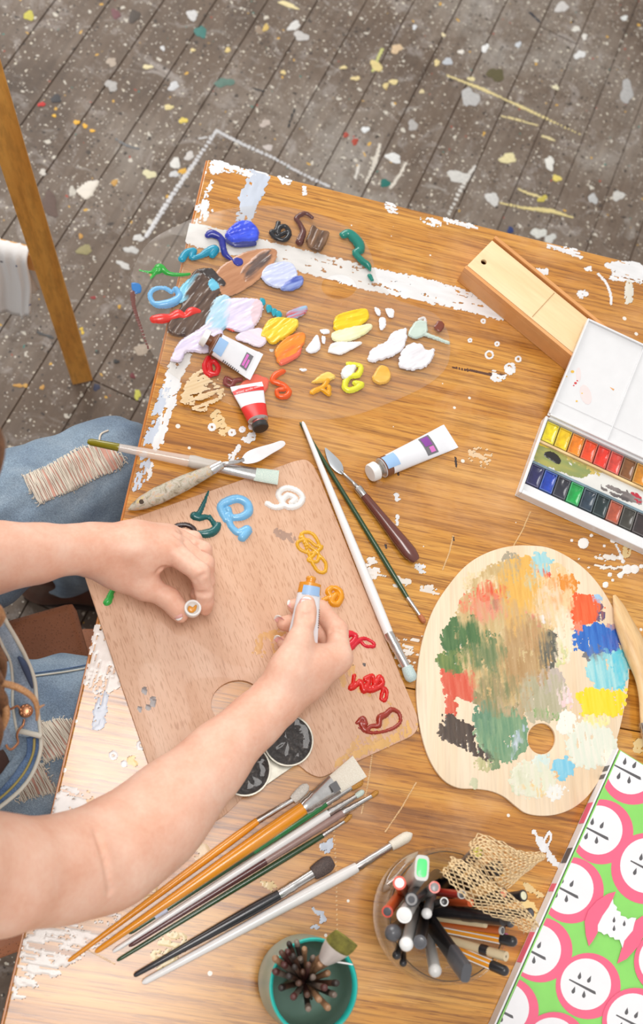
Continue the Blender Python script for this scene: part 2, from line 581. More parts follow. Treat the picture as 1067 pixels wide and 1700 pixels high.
# paint drops, daubs and lines on the floor
def splat(name, px, py, rx, ry, rgb, z0, parent, rot=0.0, rag=0.28, n=16, h=0.0004, mat=None):
    rr = random.Random(int(px * 31 + py * 17))
    ph = [rr.uniform(0, 6.28) for _ in range(4)]
    pts = []
    for k in range(n):
        a = 2 * math.pi * k / n
        q = 1 + rag * (0.6 * math.sin(2 * a + ph[0]) + 0.5 * math.sin(3 * a + ph[1]) + 0.4 * math.sin(5 * a + ph[2]))
        x, y = rx * q * math.cos(a), ry * q * math.sin(a)
        pts.append((px + x * math.cos(rot) - y * math.sin(rot), py + x * math.sin(rot) + y * math.cos(rot)))
    w = PA(pts, z0); c = w.mean(0)
    vs = np.concatenate([w, c + (w - c) * 0.8 + np.array([0, 0, h]), [c + np.array([0, 0, h * 1.1])]])
    fs = []
    for k in range(n):
        k2 = (k + 1) % n
        fs.append([k, k2, n + k2, n + k]); fs.append([n + k, n + k2, 2 * n])
    nm = 'dry_paint_%d_%d_%d' % rgb
    return mesh_obj(name, vs, fs, mat or plain(nm, rgb, 0.6, var=0.1, scale=150), parent, True)

FS = [(245, 111, 8, 4, (226, 212, 168)), (288, 143, 9, 7, (205, 205, 206)), (270, 80, 4, 4, (214, 214, 214)), (304, 200, 7, 5, (226, 202, 96)),
 (291, 271, 7, 11, (222, 220, 214)), (289, 289, 7, 6, (206, 206, 206)), (314, 259, 8, 7, (205, 200, 195)), (248, 289, 11, 7, (220, 212, 172)),
 (303, 284, 8, 4, (224, 172, 66)), (190, 303, 6, 5, (196, 150, 76)), (127, 203, 5, 4, (240, 182, 60)), (141, 209, 4, 4, (240, 182, 60)), (153, 217, 4, 3, (238, 180, 62)),
 (90, 192, 3, 3, (236, 186, 66)), (69, 173, 6, 4, (196, 40, 36)), (93, 164, 10, 6, (60, 58, 60)), (48, 26, 10, 7, (196, 186, 78)), (192, 23, 9, 7, (118, 76, 80)),
 (333, 53, 9, 11, (62, 120, 112)), (372, 137, 15, 8, (92, 122, 110)), (71, 286, 6, 5, (206, 200, 190)), (83, 339, 13, 20, (98, 76, 66)), (478, 8, 17, 4, (232, 216, 164)),
 (319, 25, 10, 8, (206, 204, 202)), (488, 43, 11, 7, (214, 212, 208)), (223, 27, 11, 9, (78, 68, 60)), (639, 304, 7, 8, (20, 108, 98)), (606, 215, 7, 5, (226, 228, 228)),
 (589, 235, 6, 5, (172, 66, 46)), (574, 224, 5, 4, (168, 66, 50)), (653, 262, 13, 8, (224, 224, 222)), (658, 81, 9, 8, (214, 186, 150)), (760, 293, 16, 11, (208, 206, 200)),
 (912, 271, 8, 11, (226, 224, 216)), (962, 91, 9, 7, (222, 222, 220)), (780, 162, 13, 17, (186, 184, 182)), (843, 263, 13, 9, (226, 214, 164)), (924, 296, 7, 6, (226, 206, 110)),
 (1040, 152, 10, 20, (176, 174, 172)), (823, 124, 13, 12, (92, 84, 52)), (894, 387, 12, 9, (212, 212, 204)), (913, 396, 10, 7, (204, 204, 198)), (847, 382, 6, 5, (40, 58, 110)),
 (956, 48, 6, 5, (220, 216, 206)), (970, 61, 5, 5, (222, 218, 210)), (1036, 30, 5, 5, (220, 222, 218)), (932, 12, 12, 8, (204, 200, 196)), (685, 208, 9, 8, (176, 172, 168)),
 (817, 330, 12, 10, (208, 206, 202)), (984, 330, 8, 8, (190, 190, 188)), (1026, 325, 10, 8, (204, 202, 196)), (743, 102, 7, 7, (190, 194, 200)), (725, 104, 5, 5, (226, 206, 150)),
 (782, 131, 6, 4, (226, 212, 160)), (860, 74, 5, 5, (200, 204, 208)), (922, 145, 6, 4, (222, 214, 180)), (900, 330, 8, 5, (200, 184, 84)), (500, 60, 14, 7, (196, 192, 188)),
 (30, 640, 8, 3, (200, 150, 74)), (155, 494, 4, 3, (150, 50, 48)), (220, 624, 5, 4, (110, 44, 48)), (228, 655, 5, 9, (200, 196, 84)), (160, 643, 5, 7, (56, 60, 84)), (193, 600, 6, 3, (46, 44, 42)),
 (236, 580, 14, 9, (176, 160, 142)), (135, 546, 3, 3, (226, 190, 70)), (137, 552, 3, 3, (226, 190, 70)), (120, 318, 6, 8, (200, 194, 182)), (42, 640, 5, 3, (206, 160, 84)), (70, 643, 4, 4, (200, 152, 80)),
 (198, 509, 3, 3, (206, 160, 60)), (134, 392, 4, 4, (196, 146, 70)), (140, 415, 13, 8, (150, 140, 96)), (205, 440, 12, 5, (206, 204, 200)), (218, 415, 12, 6, (200, 198, 194)), (230, 395, 9, 6, (212, 210, 206)),
 (430, 50, 6, 7, (150, 130, 110)), (441, 46, 5, 6, (206, 176, 100)), (470, 120, 4, 4, (222, 200, 140)), (378, 83, 5, 4, (220, 196, 130)), (320, 83, 4, 3, (226, 206, 150)), (280, 178, 7, 5, (222, 206, 150)),
 (185, 103, 9, 7, (180, 164, 148)), (185, 142, 10, 9, (178, 174, 170)), (445, 245, 7, 6, (196, 186, 180)), (440, 205, 9, 6, (190, 176, 166)), (590, 130, 7, 4, (224, 204, 150)), (653, 136, 8, 4, (226, 208, 150)),
 (640, 142, 6, 4, (220, 200, 140)), (700, 152, 5, 3, (220, 204, 160)), (570, 112, 6, 3, (222, 204, 150)), (736, 58, 4, 3, (224, 210, 170)), (765, 86, 5, 4, (230, 224, 214)), (805, 80, 5, 8, (232, 232, 230)), (688, 45, 4, 4, (214, 216, 218))]
for (px, py, rx, ry, c) in FS:
    splat('paint_drop', px, py, rx, ry, c, 0.0004, floor, rot=random.uniform(-0.4, 0.4))
def floor_line(pts, r, rgb):
    impasto('paint_line', floor, [bead(pts, r, rgb, h=0.08, rag=0.0022)], 0.0004, 0.0022, MATS['dried_paint'])
def splatpoly(pts, rgb): impasto('paint_patch', floor, [poly(pts, rgb, h=0.0004, rag=0.003)], 0.0004, 0.0022, MATS['dried_paint'])
W1 = (206, 205, 206)
floor_line([(359, 218), (330, 260), (300, 303), (268, 352), (243, 392)], [4, 5, 6, 6, 5], W1)
floor_line([(361, 218), (400, 238), (455, 263), (500, 288), (545, 309)], [4, 5, 4, 4, 4], W1)
floor_line([(742, 125), (775, 138), (803, 149), (840, 166), (871, 180), (920, 203), (962, 223)], [2, 4, 6, 3, 6, 3, 1.5], (226, 208, 148))
floor_line([(831, 192), (860, 199), (891, 208)], [1.5, 3, 1.5], (224, 206, 150))
floor_line([(831, 337), (870, 345), (905, 349), (922, 352), (952, 362)], [2, 4, 7, 6, 1.5], (228, 210, 144))
floor_line([(861, 314), (880, 322), (906, 329)], [2, 4, 1.5], (228, 210, 150))
floor_line([(900, 226), (910, 229), (920, 233)], [2, 4, 2], (228, 212, 160))
floor_line([(630, 240), (622, 270), (606, 306)], [3, 6, 2], (222, 214, 200))
floor_line([(674, 270), (662, 292), (648, 312)], [3, 4, 3], (222, 214, 200))
floor_line([(788, 276), (770, 304), (745, 355)], [3, 6, 3], (220, 216, 208))
floor_line([(595, 275), (590, 295)], [2, 3], (220, 214, 204))
floor_line([(192, 230), (208, 240), (232, 248)], [1.5, 2.5, 1.5], (44, 42, 44))
floor_line([(418, 147), (437, 151)], [1.5, 2], (52, 48, 46))
floor_line([(488, 182), (478, 212)], [2, 1.5], (50, 46, 44))
floor_line([(880, 21), (895, 36)], [3, 2], (30, 32, 48))
floor_line([(62, 552), (78, 557), (90, 562)], [2, 2.5, 1.5], (54, 50, 48))
floor_line([(634, 82), (626, 100), (618, 118)], [4, 3, 2], (204, 204, 126))
floor_line([(330, 230), (350, 226)], [2, 1], (200, 198, 196))
splatpoly([(128, 318), (140, 306), (162, 300), (156, 318), (144, 330), (134, 324)], (214, 204, 188))
splatpoly([(615, 100), (630, 106), (634, 116), (622, 116)], (226, 206, 140))

# ------------------------------------------------------------------ table
def table_wood():
    m = NM('varnished_table_wood')
    v1 = m.coords((1.6, 34, 2))
    f1 = m.noise(v1, 1.0, 6, 0.62, 0.7)
    base = m.ramp(f1, [(0.26, L(152, 92, 28)), (0.42, L(197, 130, 44)), (0.58, L(217, 154, 64)), (0.76, L(229, 174, 90))])
    v2 = m.coords((9, 330, 30)); f2 = m.noise(v2, 1.0, 3, 0.6)
    c = m.mix(1.0, base, m.ramp(f2, [(0.34, (0.56, 0.50, 0.44)), (0.54, (1, 1, 1))]), 'MULTIPLY')
    f5 = m.noise(m.coords((42, 820, 30)), 1.0, 2, 0.5)
    c = m.mix(1.0, c, m.ramp(f5, [(0.34, (0.66, 0.58, 0.50)), (0.44, (1, 1, 1))]), 'MULTIPLY')
    v3 = m.coords((2.5, 60, 2), loc=(4, 2, 0)); f3 = m.noise(v3, 1.0, 4, 0.6, 1.2)
    c = m.mix(m.ramp(f3, [(0.62, (0, 0, 0)), (0.78, (0.55, 0.55, 0.55))]), c, L(146, 80, 26))
    # rubbed, slightly paler patches of thin varnish
    v4 = m.coords((1, 1, 1)); f4 = m.noise(v4, 7, 5, 0.6, 0.6)
    c = m.mix(m.ramp(f4, [(0.50, (0, 0, 0)), (0.75, (0.45, 0.45, 0.45))]), c, m.ramp(f2, [(0.3, L(206, 150, 96)), (0.6, L(232, 186, 136))]))
    # small old paint flecks
    vo = m.node('ShaderNodeTexVoronoi', voronoi_dimensions='2D'); vo.inputs['Scale'].default_value = 60
    m.l.new(v4, vo.inputs['Vector'])
    sep = m.node('ShaderNodeSeparateColor'); m.l.new(vo.outputs['Color'], sep.inputs[0])
    near = m.math('LESS_THAN', vo.outputs['Distance'], m.math('MULTIPLY', sep.outputs[1], 0.16))
    c = m.mix(m.math('MULTIPLY', near, m.math('LESS_THAN', sep.outputs[0], 0.05)), c, L(236, 230, 220))
    m.col(c)
    rr = m.ramp(f4, [(0.3, (0.20,) * 3), (0.7, (0.34,) * 3)])
    m.l.new(rr, m.b.inputs['Roughness'])
    m.set(coat=0.6, coat_rough=0.22, spec=0.6)
    m.bump(f2, 0.10, 0.0008)
    return m.m
table_wood()
plain('raw_edge_wood', (196, 122, 44), 0.55, var=0.15)
TL, TR, TF, TN = 0.0, 1.15, 0.0, -1.12
table = thing('work_table', 'orange varnished wooden table with white paint marks all over its top', 'table', (0.5, -0.55, 0))
JY = -0.583
for (ya, yb) in ((TF, JY + 0.0006), (JY - 0.0006, TN)):
    bm = bmesh.new()
    box_geo(bm, ((TL + TR) / 2, (ya + yb) / 2, ZT - 0.011), XA, YA, ZA, (TR - TL) / 2, (ya - yb) / 2, 0.011, 0.0012)
    bm_obj('tabletop_board', bm, MATS['varnished_table_wood'], table)
plain('edge_varnish', (190, 112, 30), 0.4, coat=0.3)
box('edge_band', (TL - 0.0012, (TF + TN) / 2, ZT - 0.0125), (0.0012, (TF - TN) / 2, 0.0105), MATS['edge_varnish'], table, bev=0.0006)
for x in (0.07, TR - 0.07):
    for y in (-0.07, TN + 0.07):
        box('leg', (x, y, 0.345), (0.025, 0.025, 0.345), MATS['raw_edge_wood'], table, bev=0.003)
for y in (-0.07, TN + 0.07):
    box('apron', ((TL + TR) / 2, y, 0.69), ((TR - TL) / 2 - 0.096, 0.010, 0.037), MATS['raw_edge_wood'], table)
for x in (0.07, TR - 0.07):
    box('apron', (x, (TF + TN) / 2, 0.69), (0.010, (TF - TN) / 2 - 0.096, 0.037), MATS['raw_edge_wood'], table)

WH, LB, CR = (236, 235, 235), (200, 208, 222), (230, 200, 142)
SD = (1.0, 0.255, 0.4)
def mark(layers, res=0.0011, mat='dried_paint'):
    return impasto('paint_mark', table, layers, ZT, res, MATS[mat])
def pm(pts, c=WH, dry=0.25, st=SD, h=0.00018, rag=0.0030, **k): return poly(pts, c, h=h, dry=dry, streak=st, rag=rag, **k)
ST = (-0.25, 1.0, 0.4)
mark([pm([(350, 268), (372, 270), (400, 279), (440, 286), (440, 298), (404, 292), (372, 284), (352, 290)], dry=0.35)])
mark([pm([(415, 283), (446, 292), (441, 310), (428, 338), (414, 370), (391, 366), (400, 342), (396, 326), (408, 305)], LB, 0.12, ST)])
mark([pm([(318, 372), (420, 395), (520, 420), (640, 450), (700, 462), (790, 490), (836, 531), (780, 517), (700, 499), (600, 478), (500, 450), (400, 425), (310, 402)], WH, 0.1)])
mark([pm([(283, 600), (318, 588), (302, 625), (283, 690), (264, 745), (254, 738), (264, 690)], WH, 0.10, ST),
      pm([(270, 640), (282, 640), (256, 730), (238, 762), (235, 755), (250, 700)], LB, 0.45, ST)])
mark([pm([(236, 770), (250, 760), (240, 800), (222, 815), (228, 790)], LB, 0.5, ST)])
mark([pm([(247, 770), (254, 768), (247, 795), (244, 795)], WH, 0.2, ST)])
mark([pm([(325, 345), (345, 335), (352, 350), (340, 365), (322, 372)], WH, 0.55, ST)])
mark([pm([(345, 300), (352, 300), (340, 345), (332, 345)], WH, 0.5, ST)])
mark([pm([(460, 292), (480, 296), (484, 304), (474, 308)], WH, 0.4)]); mark([pm([(502, 312), (508, 310), (508, 322), (502, 322)], WH, 0.2)])
mark([pm([(635, 335), (655, 342), (658, 354), (640, 348)], WH, 0.5)]); mark([pm([(700, 360), (730, 368), (726, 376), (704, 370)], WH, 0.5)])
mark([pm([(738, 362), (790, 376), (789, 380), (740, 368)], WH, 0.2)])
mark([pm([(910, 405), (960, 416), (958, 422), (912, 412)], WH, 0.3)])
mark([pm([(1004, 440), (1030, 434), (1066, 440), (1066, 468), (1040, 466), (1012, 464), (1016, 452)], WH, 0.15)])
mark([pm([(1038, 466), (1048, 466), (1050, 490), (1044, 504), (1038, 500)], (226, 220, 206), 0.1, ST)])
mark([bead([(993, 455), (1006, 470), (1013, 488), (1014, 504)], 2, WH, h=0.12)])
mark([pm([(890, 447), (909, 448), (903, 458)], WH, 0.1)]); mark([pm([(944, 420), (966, 424), (960, 430)], WH, 0.4)])
mark([pm([(958, 488), (966, 480), (975, 488), (966, 494)], WH, 0.2)]); mark([pm([(970, 446), (982, 442), (978, 450)], WH, 0.2)])
def ring(px, py, r, w=1.2, c=WH): mark([bead([(px + r * math.cos(a), py + r * math.sin(a)) for a in np.linspace(0, 6.4, 13)], w, c, h=0.15)], 0.0008)
for q in ((812, 589, 6), (825, 571, 3), (780, 565, 2.5), (845, 611, 7), (900, 525, 2), (860, 596, 4), (802, 533, 3)): ring(*q)
mark([pm([(818, 615), (836, 612), (840, 625), (826, 634), (816, 630)], WH, 0.55)])
mark([pm([(838, 603), (852, 602), (855, 615), (843, 620)], WH, 0.4)])
mark([bead([(752, 610), (785, 616), (815, 622), (836, 622)], [1, 2, 2.4, 1], (96, 58, 40), h=0.06)])
for q in ((385, 718, 4), (402, 713, 3), (418, 708, 3.5), (352, 709, 4.5)): ring(*q, w=2)
mark([pm([(403, 728), (420, 720), (424, 730), (410, 736)], WH, 0.1)])
mark([pm([(380, 762), (392, 740), (398, 742), (390, 765)], WH, 0.3, ST)])
mark([pm([(608, 930), (622, 925), (632, 940), (625, 958), (612, 960)], (240, 232, 224), 0.45)])
mark([pm([(606, 948), (680, 962), (742, 980), (738, 990), (670, 975), (608, 960)], (232, 222, 210), 0.72)])
mark([pm([(650, 1055), (708, 1060), (690, 1098), (665, 1112)], (232, 222, 210), 0.75)])
mark([pm([(690, 935), (704, 930), (704, 950), (696, 952)], WH, 0.55)])
mark([pm([(654, 822), (660, 820), (661, 832), (656, 834)], WH, 0.1)]); mark([pm([(656, 858), (662, 856), (660, 872)], WH, 0.1)])
for (a, b, r) in ((968, 902, 8.5), (1018, 896, 5), (1041, 945, 7.5), (1053, 945, 7), (1029, 955, 4.5), (1005, 971, 4.5), (1012, 954, 3), (1003, 906, 2), (981, 889, 2), (1017, 963, 2), (949, 897, 2), (1064, 940, 3), (1030, 925, 4), (1034, 932, 3)):
    mark([poly(ellipse_px(a, b, r, r, 0, 9), (244, 238, 232), h=0.0005, rag=0.0004, n=2)], 0.0008)
mark([bead([(1018, 896), (1027, 914), (1034, 932)], 1.2, WH, h=0.12)])
mark([bead([(1041, 945), (1034, 951), (1029, 955)], 2.5, (244, 238, 232), h=0.12)])
mark([pm([(945, 918), (1028, 923), (1026, 931), (950, 926)], (236, 228, 218), 0.75)]); mark([pm([(965, 936), (1034, 939), (1032, 943), (970, 941)], (236, 228, 218), 0.65)])
mark([pm([(1036, 900), (1050, 902), (1044, 925), (1034, 922)], CR, 0.35, ST)])
mark([pm([(884, 1380), (892, 1384), (912, 1415), (930, 1440), (922, 1438), (905, 1422)], WH, 0.1, ST)])
mark([bead([(900, 1405), (906, 1390), (912, 1382), (914, 1392), (906, 1408)], 1.2, WH, h=0.1)])
mark([pm([(868, 1466), (880, 1472), (905, 1490), (898, 1490), (876, 1480)], CR, 0.2)]); mark([pm([(868, 1493), (885, 1500), (893, 1520), (880, 1528), (866, 1510)], (236, 206, 140), 0.2)])
mark([pm([(1052, 1230), (1067, 1228), (1067, 1250), (1054, 1248)], CR, 0.15)])
mark([pm([(158, 1040), (172, 1044), (182, 1080), (200, 1130), (186, 1146), (165, 1152), (142, 1140), (146, 1110)], (236, 226, 218), 0.3, ST)])
mark([pm([(160, 1150), (176, 1150), (172, 1205), (156, 1208)], LB, 0.3, ST)])
mark([pm([(100, 1308), (140, 1320), (152, 1352), (118, 1372), (88, 1362)], (230, 222, 216), 0.3)])
mark([pm([(146, 1320), (154, 1318), (152, 1352), (142, 1356)], (240, 188, 120), 0.2, ST)])
for q in ((188, 1254, 5), (206, 1268, 3), (235, 1237, 6)): ring(*q, w=1.8)
mark([pm([(212, 1262), (222, 1258), (226, 1268), (216, 1272)], (246, 212, 130), 0.05)])
mark([pm([(50, 1530), (120, 1518), (200, 1500), (190, 1545), (120, 1600), (60, 1640), (20, 1660)], (236, 226, 218), 0.6)])  # whitish area: worn finish, with some glare put into its colour
mark([pm([(530, 1402), (544, 1398), (552, 1392), (548, 1410), (540, 1420), (533, 1410)], LB, 0.1)])
mark([pm([(515, 1508), (530, 1510), (540, 1522), (532, 1536), (516, 1540), (530, 1528)], LB, 0.3)])
mark([pm([(300, 1412), (330, 1400), (346, 1404), (340, 1424), (310, 1428)], (232, 206, 164), 0.55)])
mark([pm([(240, 1490), (256, 1465), (262, 1478), (246, 1500)], CR, 0.3)])
mark([pm([(250, 1590), (285, 1545), (315, 1560), (300, 1590), (270, 1612)], (240, 216, 160), 0.45)])
mark([pm([(435, 1465), (460, 1470), (450, 1480)], CR, 0.3)])
mark([pm([(780, 745), (815, 750), (812, 775), (785, 770)], (232, 200, 160), 0.75)])
for (a, b, c, d) in ((735, 945, 752, 890), (560, 1560, 552, 1330), (600, 1350, 618, 1250), (850, 910, 880, 850), (690, 1300, 640, 1380), (110, 1560, 190, 1600)):
    mark([bead([(a, b), ((a * 3 + c) / 4 + 1, (b * 3 + d) / 4), ((a + c) / 2 + 2, (b + d) / 2), ((a + c * 3) / 4 + 1, (b + d * 3) / 4), (c, d)], 0.9, (224, 180, 124), h=0.06, rag=0.0001)], 0.0005)
for (a, b, l) in ((672, 742, 6), (660, 780, 8), (756, 760, 14), (752, 892, 5), (640, 905, 5), (735, 1000, 10), (930, 1180, 4)):
    mark([bead([(a, b), (a + 1, b + l)], 1.3, (60, 44, 40), h=0.05)], 0.0007)
# ------------------------------------------------------------------ clear acrylic palette with fresh paint
def thin_clear(name, tint, gloss=1.0, rough=0.04, ior=1.45, haze=0.0, hazec=(1, 1, 1)):
    m = NM(name)
    tr = m.node('ShaderNodeBsdfTransparent'); tr.inputs[0].default_value = C4(tint)
    gl = m.node('ShaderNodeBsdfGlossy'); gl.inputs['Roughness'].default_value = rough
    df = m.node('ShaderNodeBsdfDiffuse'); df.inputs[0].default_value = C4(hazec)
    mh = m.node('ShaderNodeMixShader'); mh.inputs[0].default_value = haze
    m.l.new(tr.outputs[0], mh.inputs[1]); m.l.new(df.outputs[0], mh.inputs[2])
    fr = m.node('ShaderNodeFresnel'); fr.inputs[0].default_value = ior
    mx = m.node('ShaderNodeMixShader')
    ge = m.node('ShaderNodeNewGeometry')
    front = m.math('SUBTRACT', 1.0, ge.outputs['Backfacing'])
    m.l.new(m.math('MULTIPLY', m.math('MULTIPLY', fr.outputs[0], gloss), front), mx.inputs[0])
    m.l.new(mh.outputs[0], mx.inputs[1]); m.l.new(gl.outputs[0], mx.inputs[2])
    m.l.new(mx.outputs[0], m.n['Material Output'].inputs[0])
    return m.m
thin_clear('clear_acrylic', (0.992, 0.988, 0.98), 0.6, 0.06, 1.45, 0.05, L(236, 226, 214))
ZC = ZT + 0.0012
cp = thing('clear_palette', 'transparent acrylic palette covered in bright paint dabs, overhanging the table edge', 'palette', P(470, 520, ZT))
ol = [(218, 485), (224, 440), (252, 400), (308, 370), (365, 352), (430, 343), (500, 350), (560, 370), (600, 396), (617, 430), (625, 465),
      (640, 482), (660, 500), (690, 510), (722, 524), (742, 552), (746, 588), (735, 618), (700, 645), (640, 672), (580, 692), (510, 698), (430, 688), (350, 660),
      (293, 628), (258, 596), (232, 545)]
out = PA(catmull(ol, 8, True), ZC)[:, :2]
hole = PA(ellipse_px(562, 477, 29, 21, 0, 40), ZC)[:, :2]
slab('palette_sheet', [out, hole], ZC, 0.003, 0.0005, MATS['clear_acrylic'], cp)
ZP = ZC + 0.0031
def dab(layers, label, res=0.0007, name='paint_dab', z=ZP, par=None):
    return impasto(name, par or cp, layers, z, res, None, label)
D1 = (0.8, -0.6, 0.5)
# fresh dabs round the rim
dab([bead([(345, 391), (352, 388), (366, 395), (370, 408), (374, 422), (386, 432)], [5, 8, 6, 5, 5, 2], (40, 48, 150)),
     poly([(386, 432), (392, 428), (402, 431), (403, 440), (394, 443), (387, 438)], (46, 52, 150), h=0.0022)], 'indigo blue paint trail')
dab([bead([(378, 398), (390, 404), (405, 405), (421, 404)], [6, 7, 6, 5], (52, 58, 130), h=0.4),
     poly([(374, 392), (382, 378), (396, 368), (412, 367), (424, 376), (430, 388), (424, 400), (405, 402), (386, 404)], ((44, 62, 200), (64, 92, 235)), h=0.0045, edge=0.004, streak=(1, -.4, 0.25))], 'ultramarine blue paint blob')
dab([bead([(302, 430), (310, 419), (322, 416), (318, 428), (334, 424), (344, 418), (356, 414), (352, 424)], [6, 6, 5, 4, 5, 7, 8, 5], (28, 150, 182))], 'turquoise paint blob')
dab([bead([(462, 370), (458, 382), (450, 386), (460, 396), (472, 398), (480, 388), (474, 376), (464, 378), (462, 390), (474, 386)], 4, (34, 33, 36))], 'black coiled paint')
dab([bead([(518, 361), (506, 354), (492, 362), (498, 372), (503, 384), (500, 394), (497, 402)], [3, 4, 4, 4, 5, 6, 7], (96, 52, 46)),
     poly([(512, 390), (518, 374), (530, 382), (546, 386), (540, 404), (530, 417), (516, 412), (508, 400)], ((86, 62, 46), (140, 104, 76)), h=0.0024, streak=(-.4, 1, .5))], 'chocolate brown paint')
dab([bead([(570, 390), (580, 388), (594, 402), (598, 414), (590, 420), (600, 432), (610, 440), (614, 448)], [7, 9, 10, 8, 6, 6, 6, 2], (20, 128, 112)),
     bead([(614, 458), (617, 464)], [4, 3], (20, 132, 116))], 'dark green paint worm')
dab([bead([(232, 449), (250, 452), (262, 448), (266, 444), (280, 454), (300, 456), (314, 455)], [1, 2.5, 8, 7, 4, 3, 2], (44, 170, 60)), bead([(250, 462), (260, 450)], [1, 4], (50, 176, 66))], 'bright green paint splash')
dab([bead([(284, 484), (272, 478), (256, 480), (249, 490), (254, 502), (266, 506), (286, 502), (298, 492), (292, 480)], [4, 3.5, 3.5, 3.5, 4, 7, 8, 6, 5], (120, 186, 234))], 'sky blue paint loop')
dab([poly([(219, 470), (232, 472), (234, 484), (222, 486)], (46, 120, 190), h=0.001), bead([(220, 486), (222, 508), (232, 540), (246, 578)], [4, 3, 2.5, 1], (110, 64, 56), h=0.2)], 'blue and brown dried drip')
# the mixed mass of browns, blues and lilac on the left
mass = [poly([(360, 452), (396, 424), (430, 414), (458, 416), (452, 440), (420, 470), (384, 490), (366, 484)], ((176, 122, 86), (196, 142, 104)), h=0.0008, streak=(1, -.7, .4), cf=300, soft=.005),
        poly([(400, 452), (412, 436), (436, 418), (450, 416), (450, 430), (436, 448), (416, 466), (402, 464)], ((84, 68, 66), (112, 92, 84)), h=0.0018, streak=(1, -.9, .7), cf=300, soft=.005),
        poly([(286, 592), (300, 566), (340, 540), (370, 500), (420, 496), (436, 506), (428, 535), (404, 552), (370, 545), (372, 575), (340, 586), (310, 584), (300, 600), (284, 598)], ((216, 206, 232), (238, 228, 240)), h=0.0022, streak=(1, -.6, .6), cf=300, soft=.006),
        poly([(340, 540), (355, 500), (372, 490), (384, 500), (380, 530), (374, 545), (356, 550)], ((160, 206, 228), (196, 222, 236)), h=0.0020, streak=(.7, -.8, .5), cf=300, soft=.006),
        poly([(292, 500), (300, 478), (318, 460), (332, 456), (326, 478), (308, 500)], ((110, 190, 218), (160, 214, 232)), h=0.0016, streak=(.6, -.9, .5), cf=300, soft=.005),
        poly([(322, 452), (345, 446), (358, 456), (372, 468), (362, 488), (352, 510), (338, 540), (316, 556), (290, 556), (278, 546), (284, 530), (300, 510), (306, 485)], ((74, 56, 48), (106, 84, 70)), h=0.0022, streak=(.55, -.85, .7), cf=300, soft=.005),
        poly([(330, 450), (350, 446), (362, 458), (374, 470), (370, 477), (356, 470), (342, 460)], (62, 54, 52), h=0.003),
        poly([(345, 472), (352, 464), (364, 478), (352, 484)], (110, 196, 226), h=0.0024),
        poly([(416, 512), (428, 498), (436, 508), (430, 530), (420, 540)], (232, 206, 214), h=0.0018)]
dab(mass, 'mixed brown, pale blue and lilac paint', res=0.0009)
dab([bead([(256, 530), (268, 529), (284, 527), (296, 522), (306, 526), (318, 518), (330, 518)], [7, 9, 7, 9, 6, 9, 5], (238, 56, 46))], 'bright red paint trail')
dab([poly([(376, 536), (392, 532), (400, 542), (396, 548), (386, 550), (374, 544)], (226, 80, 50), h=0.001)], 'red orange smear')
dab([poly([(424, 545), (436, 548), (442, 566), (430, 576), (412, 570), (392, 562), (400, 552)], ((226, 214, 232), (240, 222, 230)), h=0.0014, streak=(1, .5, .5))], 'lilac white smear')
dab([poly([(434, 460), (440, 444), (460, 436), (482, 436), (492, 450), (490, 466), (470, 478), (448, 474)], ((186, 194, 232), (214, 220, 242)), h=0.002, streak=(1, -.5, .6), cf=450),
     poly([(466, 480), (480, 466), (500, 458), (502, 472), (484, 482)], ((70, 90, 180), (150, 168, 222)), h=0.0022, streak=(1, -.5, .6))], 'periwinkle blue smear')
for (a, b) in ((435, 501), (446, 512), (455, 518), (462, 522)):
    dab([poly([(a - 4, b - 5), (a + 3, b - 5), (a + 5, b + 3), (a - 2, b + 6)], (30, 160, 180), h=0.0012)], 'teal paint dot')
dab([poly([(476, 520), (490, 512), (508, 508), (508, 518), (492, 528), (480, 530)], ((206, 90, 100), (150, 190, 216)), h=0.0016, streak=(1, -.4, .5), cf=900)], 'red and blue striped smear')
dab([poly([(432, 558), (444, 534), (456, 528), (476, 528), (494, 532), (490, 548), (470, 562), (452, 572), (440, 562)], ((248, 198, 30), (252, 214, 70)), h=0.0032, streak=(1, -.9, .6)),
     poly([(458, 578), (476, 560), (502, 552), (506, 566), (496, 582), (480, 600), (464, 604), (458, 592)], ((236, 150, 40), (242, 120, 50)), h=0.002, streak=(1, -.7, .5), cf=500),
     poly([(464, 600), (486, 590), (500, 578), (496, 590), (478, 602), (466, 606)], (240, 110, 80), h=0.0018)], 'yellow and orange smear')
dab([poly([(554, 540), (558, 526), (576, 518), (606, 513), (612, 526), (604, 536), (580, 548), (556, 548)], ((246, 200, 14), (252, 214, 40)), h=0.0026, streak=(1, -.35, .6), cf=500),
     poly([(553, 552), (576, 546), (612, 538), (616, 546), (596, 560), (570, 568), (552, 564)], ((240, 236, 170), (246, 244, 206)), h=0.0020, streak=(1, -.35, .5)),
     poly([(544, 584), (552, 570), (575, 568), (600, 568), (590, 576), (566, 588), (552, 586)], ((244, 232, 222), (248, 246, 244)), h=0.0014, streak=(1, -.35, .5))], 'yellow to cream smear')
dab([poly([(508, 580), (518, 566), (526, 556), (530, 566), (530, 580), (516, 586)], (240, 238, 242), h=0.0012)], 'white dab')
for q in ([(532, 548), (544, 547), (546, 553), (536, 554)], [(535, 558), (540, 560), (538, 570), (534, 566)], [(622, 511), (630, 514), (631, 523), (626, 522)], [(640, 513), (652, 514), (653, 526), (646, 526)], [(630, 530), (638, 528), (640, 540), (632, 548)], [(498, 612), (508, 613), (506, 616), (499, 615)]):
    dab([poly(q, (242, 240, 242), h=0.0009)], 'white dab')
dab([poly([(612, 590), (620, 578), (642, 566), (652, 552), (673, 546), (674, 560), (668, 580), (648, 592), (630, 598), (614, 600)], (243, 240, 244), h=0.002, streak=(1, -.6, .4), rag=.0014)], 'white paint patch')
